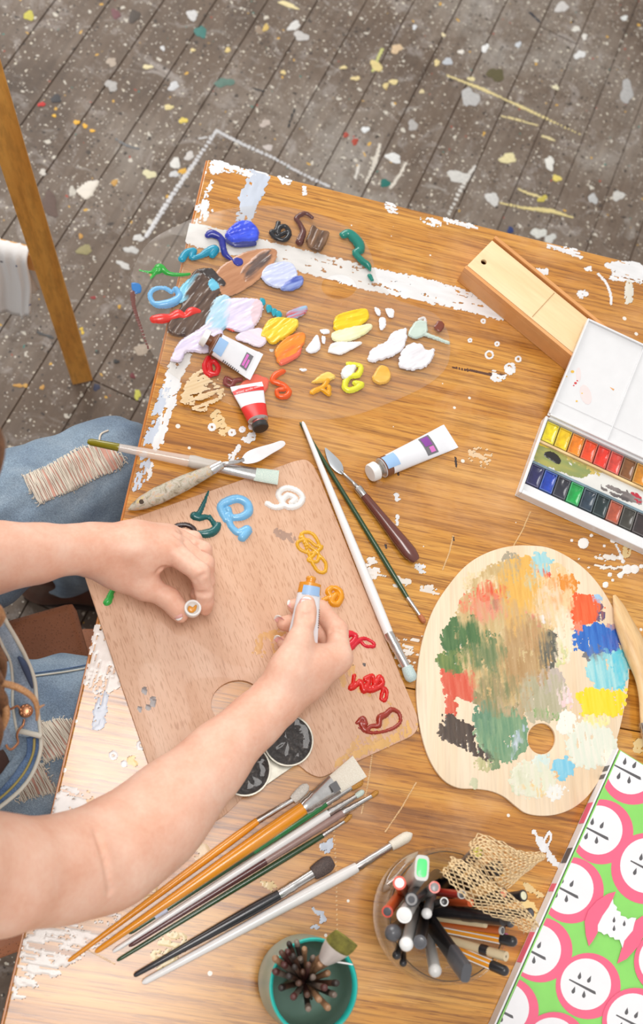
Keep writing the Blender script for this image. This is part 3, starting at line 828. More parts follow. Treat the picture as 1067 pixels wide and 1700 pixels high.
dab([poly([(662, 604), (668, 582), (682, 571), (700, 572), (706, 582), (720, 580), (718, 594), (708, 608), (688, 614), (668, 612)], (243, 240, 244), h=0.002, streak=(1, -.6, .4), rag=.0014)], 'white paint patch')
dab([poly([(678, 556), (684, 542), (692, 533), (706, 534), (709, 548), (704, 556), (690, 562)], (206, 222, 210), h=0.0022), bead([(704, 554), (720, 560), (744, 569)], [4, 3.5, 3], (206, 222, 210))], 'pale mint paint')
dab([bead([(696, 530), (704, 528), (706, 534)], 2, (228, 222, 220)), poly([(722, 540), (730, 532), (737, 540), (730, 551), (723, 546)], (128, 62, 42), h=0.0012)], 'rust brown dab')
dab([bead([(470, 616), (458, 622), (452, 632), (462, 636), (472, 640), (480, 650), (474, 658), (462, 657), (460, 648), (470, 646)], [4, 5, 4, 5, 4, 4, 5, 4, 3, 4], (238, 92, 24))], 'orange squeezed paint')
dab([poly([(518, 634), (534, 622), (546, 618), (556, 626), (542, 634), (522, 636)], ((238, 180, 40), (246, 214, 120)), h=0.0022),
     bead([(544, 632), (536, 642), (522, 648), (518, 652), (532, 646), (542, 652), (546, 654), (546, 642)], 3.5, (240, 168, 26))], 'amber squeezed paint')
dab([bead([(578, 604), (598, 608), (594, 622), (578, 626), (572, 642), (580, 648), (592, 644), (600, 638), (590, 636)], [4, 4, 5, 5, 5, 5, 5, 5, 5], (236, 232, 60)),
     poly([(566, 620), (574, 608), (590, 608), (586, 620), (572, 630)], (240, 240, 234), h=0.003)], 'lemon yellow paint with white')
dab([poly([(618, 628), (630, 608), (644, 612), (648, 626), (640, 636), (626, 637)], ((236, 170, 54), (242, 190, 90)), h=0.003)], 'golden ochre dab')
dab([bead([(346, 594), (340, 606), (342, 618), (350, 622), (348, 604), (356, 600), (362, 610), (358, 620), (348, 618)], 4, (222, 28, 32))], 'crimson looped paint')
dab([bead([(384, 632), (376, 628), (374, 636), (384, 640), (390, 632), (400, 630)], 3.5, (136, 62, 56))], 'maroon paint coil')
dab([poly([(404, 634), (420, 622), (432, 624), (446, 632), (440, 650), (430, 656), (408, 660), (392, 664), (388, 650)], (232, 108, 84), h=0.0014)], 'coral paint smear')
dab([poly([(304, 650), (318, 628), (332, 616), (348, 628), (364, 640), (370, 656), (352, 668), (340, 682), (318, 676), (306, 664)], ((220, 190, 146), (230, 204, 164)), h=0.00022, streak=(1, -.4, .6), rag=.006, dry=0.35, cf=500)], 'sandy beige scrubbed paint')
mark([pm([(350, 690), (362, 682), (372, 700), (382, 716), (368, 722), (358, 706)], (236, 204, 150), 0.25, D1, rag=.003)])

# ------------------------------------------------------------------ plywood palette
GA = math.atan2(*(lambda d: (d[1], d[0]))((P(250, 1280) - P(137, 945))[:2]))
def ply():
    m = NM('pinkish_plywood')
    rot = (0, 0, -GA)
    f1 = m.noise(m.coords((5, 30, 5), rot), 1.0, 3, 0.5, 0.2)
    base = m.ramp(f1, [(0.30, L(208, 162, 130)), (0.5, L(220, 177, 146)), (0.72, L(229, 191, 163))])
    f2 = m.noise(m.coords((95, 760, 30), rot), 1.0, 2, 0.5)
    c = m.mix(1.0, base, m.ramp(f2, [(0.34, (0.78, 0.70, 0.64)), (0.46, (1, 1, 1))]), 'MULTIPLY')
    m.col(c); m.set(rough=0.5, coat=0.08)
    m.bump(f2, 0.15, 0.0006)
    return m.m
ply()
pp = thing('plywood_palette', 'pinkish plywood palette with thumb hole and a ring of squeezed paint', 'palette', P(420, 1020, ZT))
ol = [(120, 896), (300, 832), (420, 790), (490, 765), (508, 762), (520, 772), (530, 792), (600, 966), (660, 1110), (693, 1190), (694, 1210), (684, 1222), (610, 1256), (532, 1292),
      (512, 1284), (494, 1268), (468, 1262), (440, 1272), (420, 1300), (398, 1330), (366, 1360), (326, 1376), (284, 1350), (252, 1285), (190, 1105)]
def dense(pts, tight):
    """closed outline, straight runs kept straight, corners eased"""
    p = np.asarray(pts, float); out = []
    N = len(p)
    for i in range(N):
        a, b, c = p[i - 1], p[i], p[(i + 1) % N]
        la, lc = np.linalg.norm(a - b), np.linalg.norm(c - b)
        r = min(tight, la * 0.45, lc * 0.45)
        q0 = b + (a - b) / la * r; q1 = b + (c - b) / lc * r
        for t in np.linspace(0, 1, 5): out.append((1 - t) ** 2 * q0 + 2 * t * (1 - t) * b + t * t * q1)
    return np.array(out)
out = PA(dense(ol, 14), ZT + 0.004)[:, :2]
hole = PA(ellipse_px(393, 1166, 43, 36, -0.25, 40), ZT + 0.004)[:, :2]
slab('palette_board', [out, hole], ZT + 0.0004, 0.004, 0.0006, MATS['pinkish_plywood'], pp)
ZPP = ZT + 0.0045
def d2(layers, label, res=0.0006): return impasto('paint_dab', pp, layers, ZPP, res, None, label)
d2([bead([(346, 816), (338, 836), (330, 852), (322, 856), (330, 860), (342, 858), (350, 862)], [1, 3, 4, 6, 5, 4, 3], (12, 92, 92)),
    bead([(348, 858), (356, 870), (362, 872), (354, 882), (342, 886), (330, 886), (322, 884)], [3, 4, 5, 7, 7, 5, 3], (14, 96, 96))], 'deep teal paint')
d2([bead([(284, 878), (296, 872), (312, 872), (322, 880), (318, 888), (306, 884), (300, 878)], [2, 3.5, 4, 4, 3, 4, 3], (56, 42, 42))], 'black brown paint')
d2([bead([(376, 862), (366, 842), (378, 832), (396, 828), (410, 836), (412, 850), (400, 858), (384, 858), (378, 846)], [6, 6, 7, 7, 7, 7, 6, 5, 6], (124, 192, 236)),
    bead([(378, 856), (384, 874), (396, 884), (410, 880), (402, 892)], [6, 5, 6, 8, 7], (124, 192, 236))], 'sky blue looped paint')
d2([bead([(444, 836), (456, 842), (470, 838), (462, 820), (474, 810), (492, 814), (502, 826), (496, 838), (480, 842), (468, 834), (478, 822), (490, 828), (484, 834)], 4.5, (246, 244, 240))], 'white paint coil')
Y1 = (236, 176, 34)
d2([bead([(498, 892), (504, 884), (518, 886), (528, 900), (530, 912), (516, 918), (498, 912), (494, 900), (510, 896), (524, 906), (534, 908), (520, 922), (512, 930), (526, 932), (528, 918), (514, 908), (506, 896), (500, 888), (512, 918), (520, 938), (530, 950), (540, 948), (540, 934), (528, 920)], 2.4, Y1, h=1.0)], 'amber yellow scribbled paint')
d2([bead([(537, 996), (548, 990), (545, 982), (552, 976), (562, 980), (566, 990), (560, 1002), (550, 1000), (556, 988)], [3, 4, 5, 4, 5, 5, 5, 5, 5], (240, 160, 20), h=0.9)], 'marigold yellow paint blob')
d2([bead([(572, 1058), (580, 1052), (590, 1056), (586, 1066), (576, 1074), (582, 1076), (592, 1066), (604, 1060), (618, 1066), (620, 1073), (606, 1072), (598, 1064)], [5, 5, 4, 5, 5, 4, 4, 2.5, 2.2, 2.4, 2.2, 2.2], (222, 24, 48), h=0.9)], 'crimson looped paint')
d2([bead([(588, 1122), (586, 1134), (582, 1142), (590, 1138), (598, 1132), (604, 1146), (612, 1130), (606, 1128), (618, 1122), (622, 1136), (630, 1124), (634, 1136), (616, 1146), (604, 1142), (636, 1142), (642, 1152), (638, 1163), (632, 1158), (636, 1146)], [3, 3, 4, 4, 4, 5, 4, 4, 3, 4, 4, 4, 4, 4, 3, 2.5, 2.5, 2.5, 2.5], (216, 24, 16), h=0.9)], 'bright red scribbled paint')
d2([bead([(592, 1200), (602, 1192), (606, 1202), (598, 1200), (606, 1212), (616, 1206), (628, 1204), (630, 1192), (640, 1186), (650, 1178), (662, 1184), (664, 1198), (654, 1208), (634, 1215), (612, 1216), (596, 1208)], [2, 3, 4, 3, 4, 3, 4, 5, 4, 3.5, 2.6, 2.4, 2.2, 2.2, 2.2, 1.2], (160, 50, 34), h=0.9)], 'brick red squeezed paint')
d2([bead([(188, 966), (190, 974), (184, 986), (180, 998), (176, 1000), (184, 990)], [2, 3, 4, 5, 4, 4], (60, 190, 84)), bead([(156, 952), (168, 958)], [2, 3], (70, 190, 90))], 'bright green paint trail')
def stain(pts, c, dry, rag=.003): impasto('paint_stain', pp, [poly(pts, c, h=0.0001, dry=dry, rag=rag, streak=(.32, .95, .3))], ZPP, 0.0011, MATS['dried_paint'])
stain([(415, 1075), (440, 1050), (470, 1048), (490, 1068), (462, 1086), (430, 1088)], (220, 168, 104), 0.62)
stain([(560, 1110), (590, 1104), (600, 1125), (640, 1160), (668, 1190), (660, 1215), (590, 1245), (575, 1250), (600, 1215), (660, 1180), (600, 1150), (568, 1140)], (220, 170, 108), 0.75)
stain([(676, 1196), (690, 1200), (690, 1214), (560, 1272), (560, 1262), (660, 1215)], (222, 172, 100), 0.5)
for (a, b, w, h) in ((240, 1148, 4, 6), (254, 1165, 5, 9), (232, 1178, 3, 5), (247, 1174, 4, 4)): stain(ellipse_px(a, b, w, h, 0, 8), (112, 96, 92), 0.1, .001)
stain([(452, 880), (475, 884), (490, 892), (486, 902), (470, 894), (455, 890)], (176, 142, 122), 0.35)
for (a, b) in ((584, 1106), (604, 1104), (575, 1108)): stain(ellipse_px(a, b, 3, 2.4, 0, 7), (96, 86, 84), 0.05, .0006)

# ------------------------------------------------------------------ oval wooden palette
wood('pale_palette_wood', (232, 202, 164), (240, 216, 184), (245, 227, 202), ang=math.radians(97), across=30, along=3, fine=400, finek=0.10, rough=0.5)
op = thing('oval_palette', 'oval pale wooden palette smeared with dried green, blue, yellow and red paint', 'palette', P(870, 1130, ZT))
z5 = lambda x, y: (680 + x / 2.757, 880 + y / 2.757)
ol = [z5(*q) for q in [(540, 70), (650, 85), (780, 160), (880, 270), (960, 420), (1000, 560), (1003, 680), (985, 800), (950, 950), (890, 1100), (830, 1200), (760, 1265), (680, 1300), (600, 1308),
      (530, 1295), (480, 1260), (430, 1220), (370, 1195), (300, 1185), (220, 1180), (150, 1140), (90, 1050), (50, 920), (30, 760), (35, 650), (60, 500), (110, 360), (180, 250), (260, 160), (350, 105), (450, 75)]]
OZ = ZT + 0.0045
out = PA(catmull(ol, 5, True), OZ)[:, :2]
hx, hy = z5(603, 955)
hole = PA(ellipse_px(hx, hy, 22.8, 25.6, 0, 36), OZ)[:, :2]
slab('palette_board', [out, hole], ZT + 0.0004, 0.0042, 0.0007, MATS['pale_palette_wood'], op)
OZP = ZT + 0.0047
def blobp(x, y, rx, ry, rot=0): return [z5(*q) for q in ellipse_px(x, y, rx, ry, rot, 10)]
VS = (0.06, 1, 0.5)
def oz(pts, c, dry=0.04, rag=.0055, h=0.00022, st=VS): return poly(pts, c, h=h, dry=dry, rag=rag, streak=st, over=1.0, cf=500, sf=500, n=3, soft=0.016)
Ls = [oz(blobp(430, 480, 220, 330), ((200, 168, 112), (214, 190, 140)), .12), oz(blobp(640, 300, 120, 150), ((240, 208, 160), (236, 196, 140)), .2), oz(blobp(470, 150, 40, 50), (176, 164, 138), .3), oz(blobp(330, 240, 90, 50), (240, 214, 170), .3),
      oz(blobp(505, 260, 120, 140), ((236, 186, 92), (226, 170, 80)), .08), oz(blobp(480, 420, 70, 120), ((226, 176, 96), (206, 170, 120)), .1),
      oz(blobp(600, 160, 55, 55), ((140, 206, 216), (176, 214, 214)), .1), oz(blobp(612, 192, 34, 12, .5), (232, 92, 70), .1),
      oz(blobp(640, 330, 60, 110), ((244, 218, 186), (236, 206, 176)), .2), oz(blobp(560, 240, 40, 40), ((206, 206, 170), (170, 200, 190)), .2),
      oz(blobp(700, 250, 70, 46), ((224, 130, 28), (232, 150, 60)), .05), oz(blobp(670, 320, 56, 52), ((240, 160, 92), (244, 200, 160)), .12),
      oz(blobp(365, 360, 90, 80), ((232, 130, 96), (226, 160, 130)), .12), oz(blobp(365, 280, 84, 46), ((226, 84, 50), (232, 110, 72)), .05), oz(blobp(262, 345, 32, 50, .4), ((232, 110, 72), (236, 150, 116)), .2), oz(blobp(385, 340, 34, 30), ((150, 126, 100), (190, 120, 96)), .25),
      oz(blobp(700, 480, 50, 130), ((246, 222, 190), (250, 230, 206)), .2),
      oz(blobp(520, 580, 130, 190), ((176, 138, 88), (196, 162, 116)), .08), oz(blobp(600, 760, 120, 120), ((176, 170, 136), (196, 186, 160)), .15),
      oz(blobp(255, 500, 110, 115), ((66, 104, 58), (92, 126, 76)), .04), oz(blobp(215, 600, 92, 60), ((92, 122, 66), (132, 146, 80)), .1), oz(blobp(360, 580, 90, 110), ((104, 124, 80), (134, 142, 98)), .1),
      oz(blobp(400, 740, 110, 120), ((126, 132, 88), (168, 148, 106)), .08), oz(blobp(425, 930, 120, 125), ((104, 146, 112), (140, 168, 128)), .05), oz(blobp(350, 860, 60, 90), ((116, 150, 122), (96, 136, 106)), .1), oz(blobp(395, 1050, 26, 46), ((106, 134, 96), (130, 150, 110)), .1), oz(blobp(470, 800, 90, 60), ((184, 160, 118), (196, 170, 136)), .15),
      oz(blobp(625, 545, 60, 95), ((92, 92, 82), (122, 116, 100)), .12), oz(blobp(560, 470, 50, 80), ((190, 146, 96), (206, 166, 120)), .15), oz(blobp(690, 560, 26, 60), ((226, 222, 150), (206, 206, 160)), .3),
      oz(blobp(640, 690, 60, 60), ((186, 176, 160), (206, 186, 176)), .15),
      oz(blobp(585, 415, 60, 16, .75), ((222, 60, 66), (240, 150, 150)), .1), oz(blobp(590, 395, 44, 9, .7), (246, 238, 236), .1), oz(blobp(705, 750, 30, 60, -.3), ((244, 206, 206), (240, 226, 222)), .2), oz(blobp(610, 840, 76, 20, .1), ((120, 160, 84), (150, 180, 120)), .35),
      oz(blobp(800, 360, 80, 68), ((240, 86, 34), (236, 110, 62)), .04), oz(blobp(770, 440, 24, 36, .4), ((236, 120, 84), (240, 160, 130)), .2), oz(blobp(856, 314, 22, 18), (168, 204, 234), .05), oz(blobp(870, 375, 16, 40), ((90, 90, 130), (150, 90, 90)), .2),
      oz(blobp(850, 500, 105, 72), ((36, 96, 184), (58, 122, 206)), .05), oz(blobp(925, 500, 46, 62, .3), ((46, 76, 170), (110, 130, 206)), .06), oz(blobp(930, 440, 22, 20), ((206, 150, 140), (120, 180, 210)), .1),
      oz(blobp(905, 640, 96, 90), ((122, 202, 214), (176, 222, 222)), .06), oz(blobp(960, 640, 38, 96), ((92, 198, 220), (110, 206, 220)), .04), oz(blobp(845, 570, 46, 44), ((116, 108, 106), (136, 136, 140)), .18),
      oz([z5(*q) for q in [(765, 755), (820, 718), (900, 735), (985, 738), (984, 790), (950, 850), (880, 838), (800, 850), (785, 800)]], ((250, 212, 18), (252, 222, 60)), .05),
      oz(blobp(720, 880, 50, 50), ((240, 240, 230), (246, 240, 226)), .2), oz(blobp(850, 870, 70, 30), ((240, 230, 180), (240, 226, 150)), .4), oz(blobp(830, 985, 112, 108), ((222, 228, 210), (236, 232, 216)), .08),
      oz([z5(*q) for q in [(150, 645), (230, 642), (290, 655), (318, 720), (300, 785), (250, 770), (215, 765), (210, 830), (170, 850), (158, 740)]], ((214, 82, 56), (222, 110, 84)), .06),
      oz([z5(*q) for q in [(150, 850), (190, 842), (230, 870), (285, 885), (295, 960), (350, 1005), (392, 1020), (386, 1056), (310, 1030), (220, 985), (165, 960), (128, 925), (138, 900), (175, 905)]], ((70, 56, 48), (92, 76, 64)), .10),
      oz(blobp(485, 965, 30, 80, .45), ((196, 206, 228), (216, 220, 232)), .2),
      oz(blobp(560, 1140, 100, 88), ((222, 224, 196), (232, 226, 206)), .1), oz(blobp(500, 1150, 36, 56), ((206, 210, 176), (216, 214, 186)), .2), oz(blobp(600, 1060, 40, 34), ((206, 226, 220), (222, 228, 216)), .1), oz(blobp(590, 1196, 90, 14, .3), ((238, 200, 140), (232, 210, 160)), .4), oz(blobp(660, 1190, 50, 36), ((240, 236, 226), (232, 232, 226)), .15),
      oz(blobp(700, 1088, 48, 46), ((122, 196, 222), (150, 208, 226)), .05), oz(blobp(670, 1128, 8, 14), (240, 190, 130), .1), oz(blobp(288, 1160, 14, 18), (206, 206, 170), .1), oz(blobp(345, 1070, 36, 30), ((176, 176, 120), (206, 196, 150)), .35)]
impasto('dried_paint_layer', op, Ls, OZP, 0.0008, MATS['dried_paint'], 'dried paint in green, ochre, blue, yellow and red')
# the layer must not bridge the thumb hole
pl_o = [o for o in op.children if o.name.startswith('dried_paint_layer')][0]
bm = bmesh.new(); bm.from_mesh(pl_o.data)
hc = P(hx, hy, OZP) - OFF[op]
rx_ = (P(hx + 23.5, hy, OZP) - P(hx, hy, OZP)).length
dead = [v for v in bm.verts if (Vector((v.co.x, v.co.y)) - Vector((hc.x, hc.y))).length < rx_]
bmesh.ops.delete(bm, geom=dead, context='VERTS'); bm.to_mesh(pl_o.data); bm.free()
# ------------------------------------------------------------------ shared tool materials
plain('ferrule_metal', (214, 212, 210), 0.22, 0.95, var=0.08, scale=200)
plain('dark_metal', (120, 116, 112), 0.3, 0.9, var=0.15)
plain('white_lacquer', (240, 238, 236), 0.3, coat=0.4, var=0.02)
plain('orange_lacquer', (236, 152, 30), 0.28, coat=0.5, var=0.05)
plain('green_lacquer', (44, 74, 44), 0.25, coat=0.5, var=0.1)
plain('bright_green_lacquer', (36, 118, 60), 0.25, coat=0.5, var=0.1)
plain('maroon_lacquer', (92, 50, 50), 0.25, coat=0.5, var=0.1)
plain('mauve_lacquer', (160, 130, 122), 0.35, coat=0.3, var=0.1)
plain('black_lacquer', (46, 46, 50), 0.3, coat=0.4, var=0.1)
plain('brown_knife_handle', (104, 54, 44), 0.25, coat=0.6, var=0.08)
def bristle(name, a, b):
    m = NM(name)
    f = m.noise(m.coords((1, 1, 1)), 1400, 2, 0.6)
    m.col(m.ramp(f, [(0.35, L(a)), (0.65, L(b))])); m.set(rough=0.6)
    m.bump(f, 0.35, 0.0006)
    return m.m
bristle('cream_bristle', (226, 216, 196), (246, 240, 226)); bristle('grey_bristle', (186, 178, 168), (226, 220, 210))
bristle('gold_bristle', (150, 92, 26), (216, 160, 70)); bristle('dark_bristle', (60, 48, 46), (104, 88, 82))
bristle('mint_bristle', (186, 206, 196), (220, 230, 218)); bristle('brown_bristle', (160, 86, 50), (206, 130, 86)); bristle('pale_blue_bristle', (166, 196, 196), (216, 226, 222))

def pxs(px, py, z=ZT): return ((P(px + 2, py, z) - P(px - 2, py, z)).length + (P(px, py + 2, z) - P(px, py - 2, z)).length) / 8
BG = None
def brush(label, butt, f0, f1, tip, hw, fw, bw, mh, mb, mf='ferrule_metal', flat=None, z=ZT, group=None, tail=None, name='paintbrush', crimps=2, neck=None, pointed=0.35, tilt=0.0):
    """hw = (butt, widest, neck) half widths in px, fw = (start, end), bw = (root, widest) half widths"""
    s = pxs(*f0, z)
    rmax = max(hw) * s
    zc = z + rmax * 1.02
    A = P(*butt, zc + tilt); F0 = P(*f0, zc); F1 = P(*f1, zc); T = P(*tip, zc)
    root = thing(name, label, 'paintbrush', (A.x, A.y, z), group)
    b, w, n = [q * s for q in hw]
    prof = [(0, b * .35, b * .35), (.008, b * .8, b * .8), (.02, b, b), (.3, b + (w - b) * .38, b + (w - b) * .38), (.6, b + (w - b) * .8, b + (w - b) * .8), (.8, w, w), (.93, (w * 2 + n) / 3, (w * 2 + n) / 3), (1, n, n)]
    h = loft('handle', A, F0, prof, MATS[mh], root, 14)
    if tail:
        t1, mt = tail
        pr = [(t, ww * 1.02 + .0001, hh * 1.02 + .0001) for (t, ww, hh) in prof if t < t1]
        k = (t1 - prof[len(pr) - 1][0]) / (prof[len(pr)][0] - prof[len(pr) - 1][0])
        ww = prof[len(pr) - 1][1] * (1 - k) + prof[len(pr)][1] * k
        pr.append((t1, ww * 1.01 + .0001, ww * 1.01 + .0001))
        loft('handle_end', A, F0, pr, MATS[mt], h, 14)
    f_a, f_b = fw[0] * s, fw[1] * s
    fh = (flat if flat else 1.0)
    fp = []
    for k in range(9):
        t = k / 8
        ww = f_a + (f_b - f_a) * t
        hh = f_a * (1 - t) + (f_b * fh) * t
        c = 1.0
        if crimps and k in (1, 3): c = 1.12
        fp.append((t, ww * c, hh * c))
    loft('ferrule', F0 - (F1 - F0).normalized() * 0.001, F1, fp, MATS[mf], root, 14)
    ra, rb = bw[0] * s, bw[1] * s
    bp = []
    for t in (0, .1, .3, .5, .7, .85, .95, 1.0):
        if pointed < 0:      # square flat tip
            ww = ra + (rb - ra) * t
            hh = min(ra, rb) * fh * (1 - .75 * t)
        else:
            bul = math.sin(math.pi * min(1, t * .62 + .18))
            ww = ra + (rb - ra) * bul if t < .7 else rb * (1 - ((t - .7) / .3) ** 2 * (1 - pointed))
            ww = max(ww, 0.0002); hh = ww * fh if flat else ww
        bp.append((t, ww, max(hh, 0.0002)))
    loft('bristles', F1 - (T - F1).normalized() * 0.001, T, bp, MATS[mb], root, 16)
    return root

GL = 'paintbrushes fanned out along the near table edge'
brush('thin orange-handled brush with grey rounded bristles, leftmost of the fan', (113, 1596), (427, 1363), (487, 1327), (511, 1303), (3.2, 7.2, 6), (5, 4.5), (5, 9), 'orange_lacquer', 'grey_bristle', flat=.4, group=GL)
b2 = brush('wide flat orange-handled brush with square white bristles', (158, 1581), (505, 1341), (556, 1302), (597, 1272), (4, 12, 11), (12, 18), (17, 21), 'orange_lacquer', 'cream_bristle', flat=.28, group=GL, pointed=-1)
dA, dB = P(549, 1309, ZT + .0132), P(562, 1301, ZT + .0132)
dn = (dB - dA).normalized(); ds = ZA.cross(dn)
box('ferrule_print', (dA + dB) / 2 + ds * -0.001, (.0038, .0046, .0002), plain('print_grey', (98, 98, 100), .5), b2, (dn, ds, ZA))
b3 = brush('dark green brush with gold bristles and a pale blue tape band', (214, 1550), (541, 1334), (584, 1306), (602, 1295), (3.4, 6, 5), (5, 5), (5, 7.5), 'green_lacquer', 'gold_bristle', flat=.6, group=GL)
A, B = P(256, 1521, ZT + .0036), P(276, 1508, ZT + .0036)
loft('tape_band', A, B, [(0, .0030, .0030), (1, .0034, .0034)], plain('pale_blue_tape', (206, 212, 232), .5), b3, 12)
A, B = P(420, 1414, ZT + .0036), P(541, 1334, ZT + .0036)
loft('handle_head', A, B, [(0, .0032, .0032), (.5, .0037, .0037), (.9, .0036, .0036), (1, .0031, .0031)], MATS['bright_green_lacquer'], b3, 12)
brush('white-handled brush with a small pale tip between the green and mauve ones', (187, 1580), (545, 1350), (592, 1321), (604, 1313), (3.6, 6.8, 6.4), (5.8, 3.6), (3.6, 5), 'white_lacquer', 'mint_bristle', group=GL)
brush('mauve and maroon brush with a long tapered ferrule and gold point', (214, 1571), (570, 1349), (618, 1321), (628, 1313), (3.2, 6.2, 5.8), (5.8, 3.2), (3, 4.2), 'mauve_lacquer', 'gold_bristle', group=GL, tail=(.62, 'maroon_lacquer'), pointed=.2)
brush('slim dark green brush with a tiny brown tip, rightmost of the fan', (194, 1595), (536, 1387), (573, 1363), (584, 1352), (3, 5, 4.2), (4, 2.6), (2.4, 4), 'green_lacquer', 'gold_bristle', group=GL, pointed=.2)
brush('black-handled brush with fluffy dark brown bristles', (222, 1620), (463, 1485), (521, 1449), (552, 1429), (4, 9.5, 8.5), (8, 8), (8, 14), 'black_lacquer', 'dark_bristle', flat=.6, group=GL, pointed=.6)
brush('long white-handled brush with round cream bristles beside the jar of markers', (236, 1632), (592, 1440), (650, 1404), (684, 1384), (5, 10, 8.5), (7.5, 6.5), (6.5, 9.5), 'white_lacquer', 'cream_bristle', mf='ferrule_metal', group=GL, pointed=.15)
brush('long white brush with pale blue-green bristles along the plywood palette edge', (502, 700), (645, 1052), (675, 1108), (685, 1131), (3.6, 8.5, 8), (8, 7), (6.5, 10), 'white_lacquer', 'pale_blue_bristle', z=ZT + 0.0046, pointed=.5)
brush('slim green brush with a short reddish-brown tip beside the brown palette knife', (498, 701), (676, 992), (697, 1022), (705, 1034), (3, 4.4, 3.4), (3.2, 3), (3, 4.5), 'green_lacquer', 'brown_bristle')

# clear-handled flat brush
thin_clear('clear_handle_resin', (0.97, 0.94, 0.90), 1.0, 0.05, 1.5, 0.42, L(246, 232, 222))
m = NM('olive_clear_resin'); m.col(L(150, 140, 20)); m.set(rough=.1, trans=.35, ior=1.4, coat=.5)
m = NM('frosted_grip'); m.col(L(222, 214, 204)); m.set(rough=.4, trans=.25)
zb = ZT + 0.0048
cb = thing('clear_paintbrush', 'clear-handled flat brush with olive end and pale mint bristles', 'paintbrush', P(300, 760, zb))
zc = zb + .0064; s = .00062
A, B = P(146, 733, zc), P(316, 766, zc)
h = loft('handle', A, B, [(0, 3 * s, 3 * s), (.03, 5.6 * s, 5.6 * s), (.3, 6.6 * s, 6.6 * s), (.7, 8.6 * s, 8.6 * s), (1, 10 * s, 10 * s)], MATS['clear_handle_resin'], cb, 16)
loft('handle_end', A - (B - A) * .004, A + (B - A) * .3, [(0, 3.3 * s, 3.3 * s), (.1, 6 * s, 6 * s), (1, 6.9 * s, 6.9 * s)], MATS['olive_clear_resin'], cb, 16)
loft('grip', P(313, 765, zc), P(366, 776, zc), [(0, 10 * s, 10 * s), (.15, 11.6 * s, 10.5 * s), (.5, 10 * s, 10 * s), (.8, 10.8 * s, 9.8 * s), (1, 9.6 * s, 9 * s)], MATS['frosted_grip'], cb, 16)
loft('ferrule', P(364, 776, zc), P(424, 787, zc), [(0, 9 * s, 9 * s), (.3, 10 * s, 8 * s), (1, 12 * s, 4.5 * s)], MATS['ferrule_metal'], cb, 16)
loft('bristles', P(422, 787, zc), P(462, 793, zc), [(0, 12 * s, 4.4 * s), (.4, 12.8 * s, 4 * s), (1, 13.4 * s, 1.2 * s)], MATS['mint_bristle'], cb, 16)

# ------------------------------------------------------------------ palette knives
def knife_blade(name, pts, z, par, mat, th=.0007):
    return slab(name, [PA(catmull(pts, 5, True), z)[:, :2]], z, th, .0002, mat, par, 1)
def painted_handle():
    m = NM('paint_crusted_handle')
    f = m.noise(m.coords(), 130, 4, .7, .8)
    m.col(m.ramp(f, [(.3, L(110, 96, 80)), (.42, L(168, 156, 132)), (.52, L(190, 184, 168)), (.6, L(190, 160, 140)), (.66, L(206, 190, 120)), (.74, L(140, 146, 142)), (.85, L(110, 100, 86))]))
    m.set(rough=.45); m.bump(f, .3, .001); return m.m
painted_handle()
zk = ZT + .0165
k1 = thing('palette_knife', 'palette knife with paint-crusted grey handle and white trowel blade', 'palette knife', P(300, 800, ZT))
A, B = P(213, 846, ZT + .0068), P(366, 773, zk + .003)
loft('handle', A, B, [(0, .0008, .0008), (.05, .0040, .003), (.15, .0075, .0052), (.32, .0095, .0062), (.6, .0088, .006), (.9, .0056, .005), (1, .0048, .0045)], MATS['paint_crusted_handle'], k1, 16)
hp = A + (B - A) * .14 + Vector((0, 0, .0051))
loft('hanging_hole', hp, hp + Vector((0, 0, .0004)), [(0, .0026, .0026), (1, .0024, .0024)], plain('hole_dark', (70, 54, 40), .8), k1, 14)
loft('ferrule', P(350, 781, zk + .002), P(368, 771, zk + .003), [(0, .0054, .0052), (.2, .0058, .0056), (1, .0050, .0048)], MATS['ferrule_metal'], k1, 14)
tube_path('shank', [P(366, 772, zk + .003), P(380, 769, zk + .0035), P(392, 767, zk + .003), P(404, 763, zk + .001)], [.0034, .0024, .002, .0022], MATS['ferrule_metal'], k1)
plain('white_blade', (236, 234, 236), .3, .15)
knife_blade('blade', [(400, 764), (408, 752), (425, 744), (450, 737), (466, 732), (473, 735), (470, 742), (450, 754), (430, 766), (414, 770), (404, 769)], zk, k1, MATS['white_blade'])
k2 = thing('palette_knife', 'palette knife with glossy reddish-brown handle and steel diamond blade', 'palette knife', P(640, 860, ZT))
z2 = ZT + .0068
loft('handle', P(602, 820, z2), P(691, 931, z2), [(0, .0036, .0036), (.06, .0046, .0044), (.35, .0056, .0052), (.7, .0076, .006), (.88, .0080, .0058), (.97, .006, .0045), (1, .0042, .003)], MATS['brown_knife_handle'], k2, 16)
loft('ferrule', P(593, 809, z2), P(604, 823, z2), [(0, .0040, .0040), (.15, .0046, .0046), (1, .0043, .0043)], MATS['ferrule_metal'], k2, 14)
tube_path('shank', [P(595, 811, z2), P(585, 800, z2 + .002), P(574, 790, z2 - .001), P(566, 782, ZT + .0030)], [.003, .0018, .0016, .0016], MATS['ferrule_metal'], k2)
plain('steel_blade', (196, 200, 204), .25, .6)
knife_blade('blade', [(539, 744), (546, 748), (566, 768), (570, 784), (567, 788), (556, 782), (547, 772), (541, 756)], ZT + .0028, k2, MATS['steel_blade'])

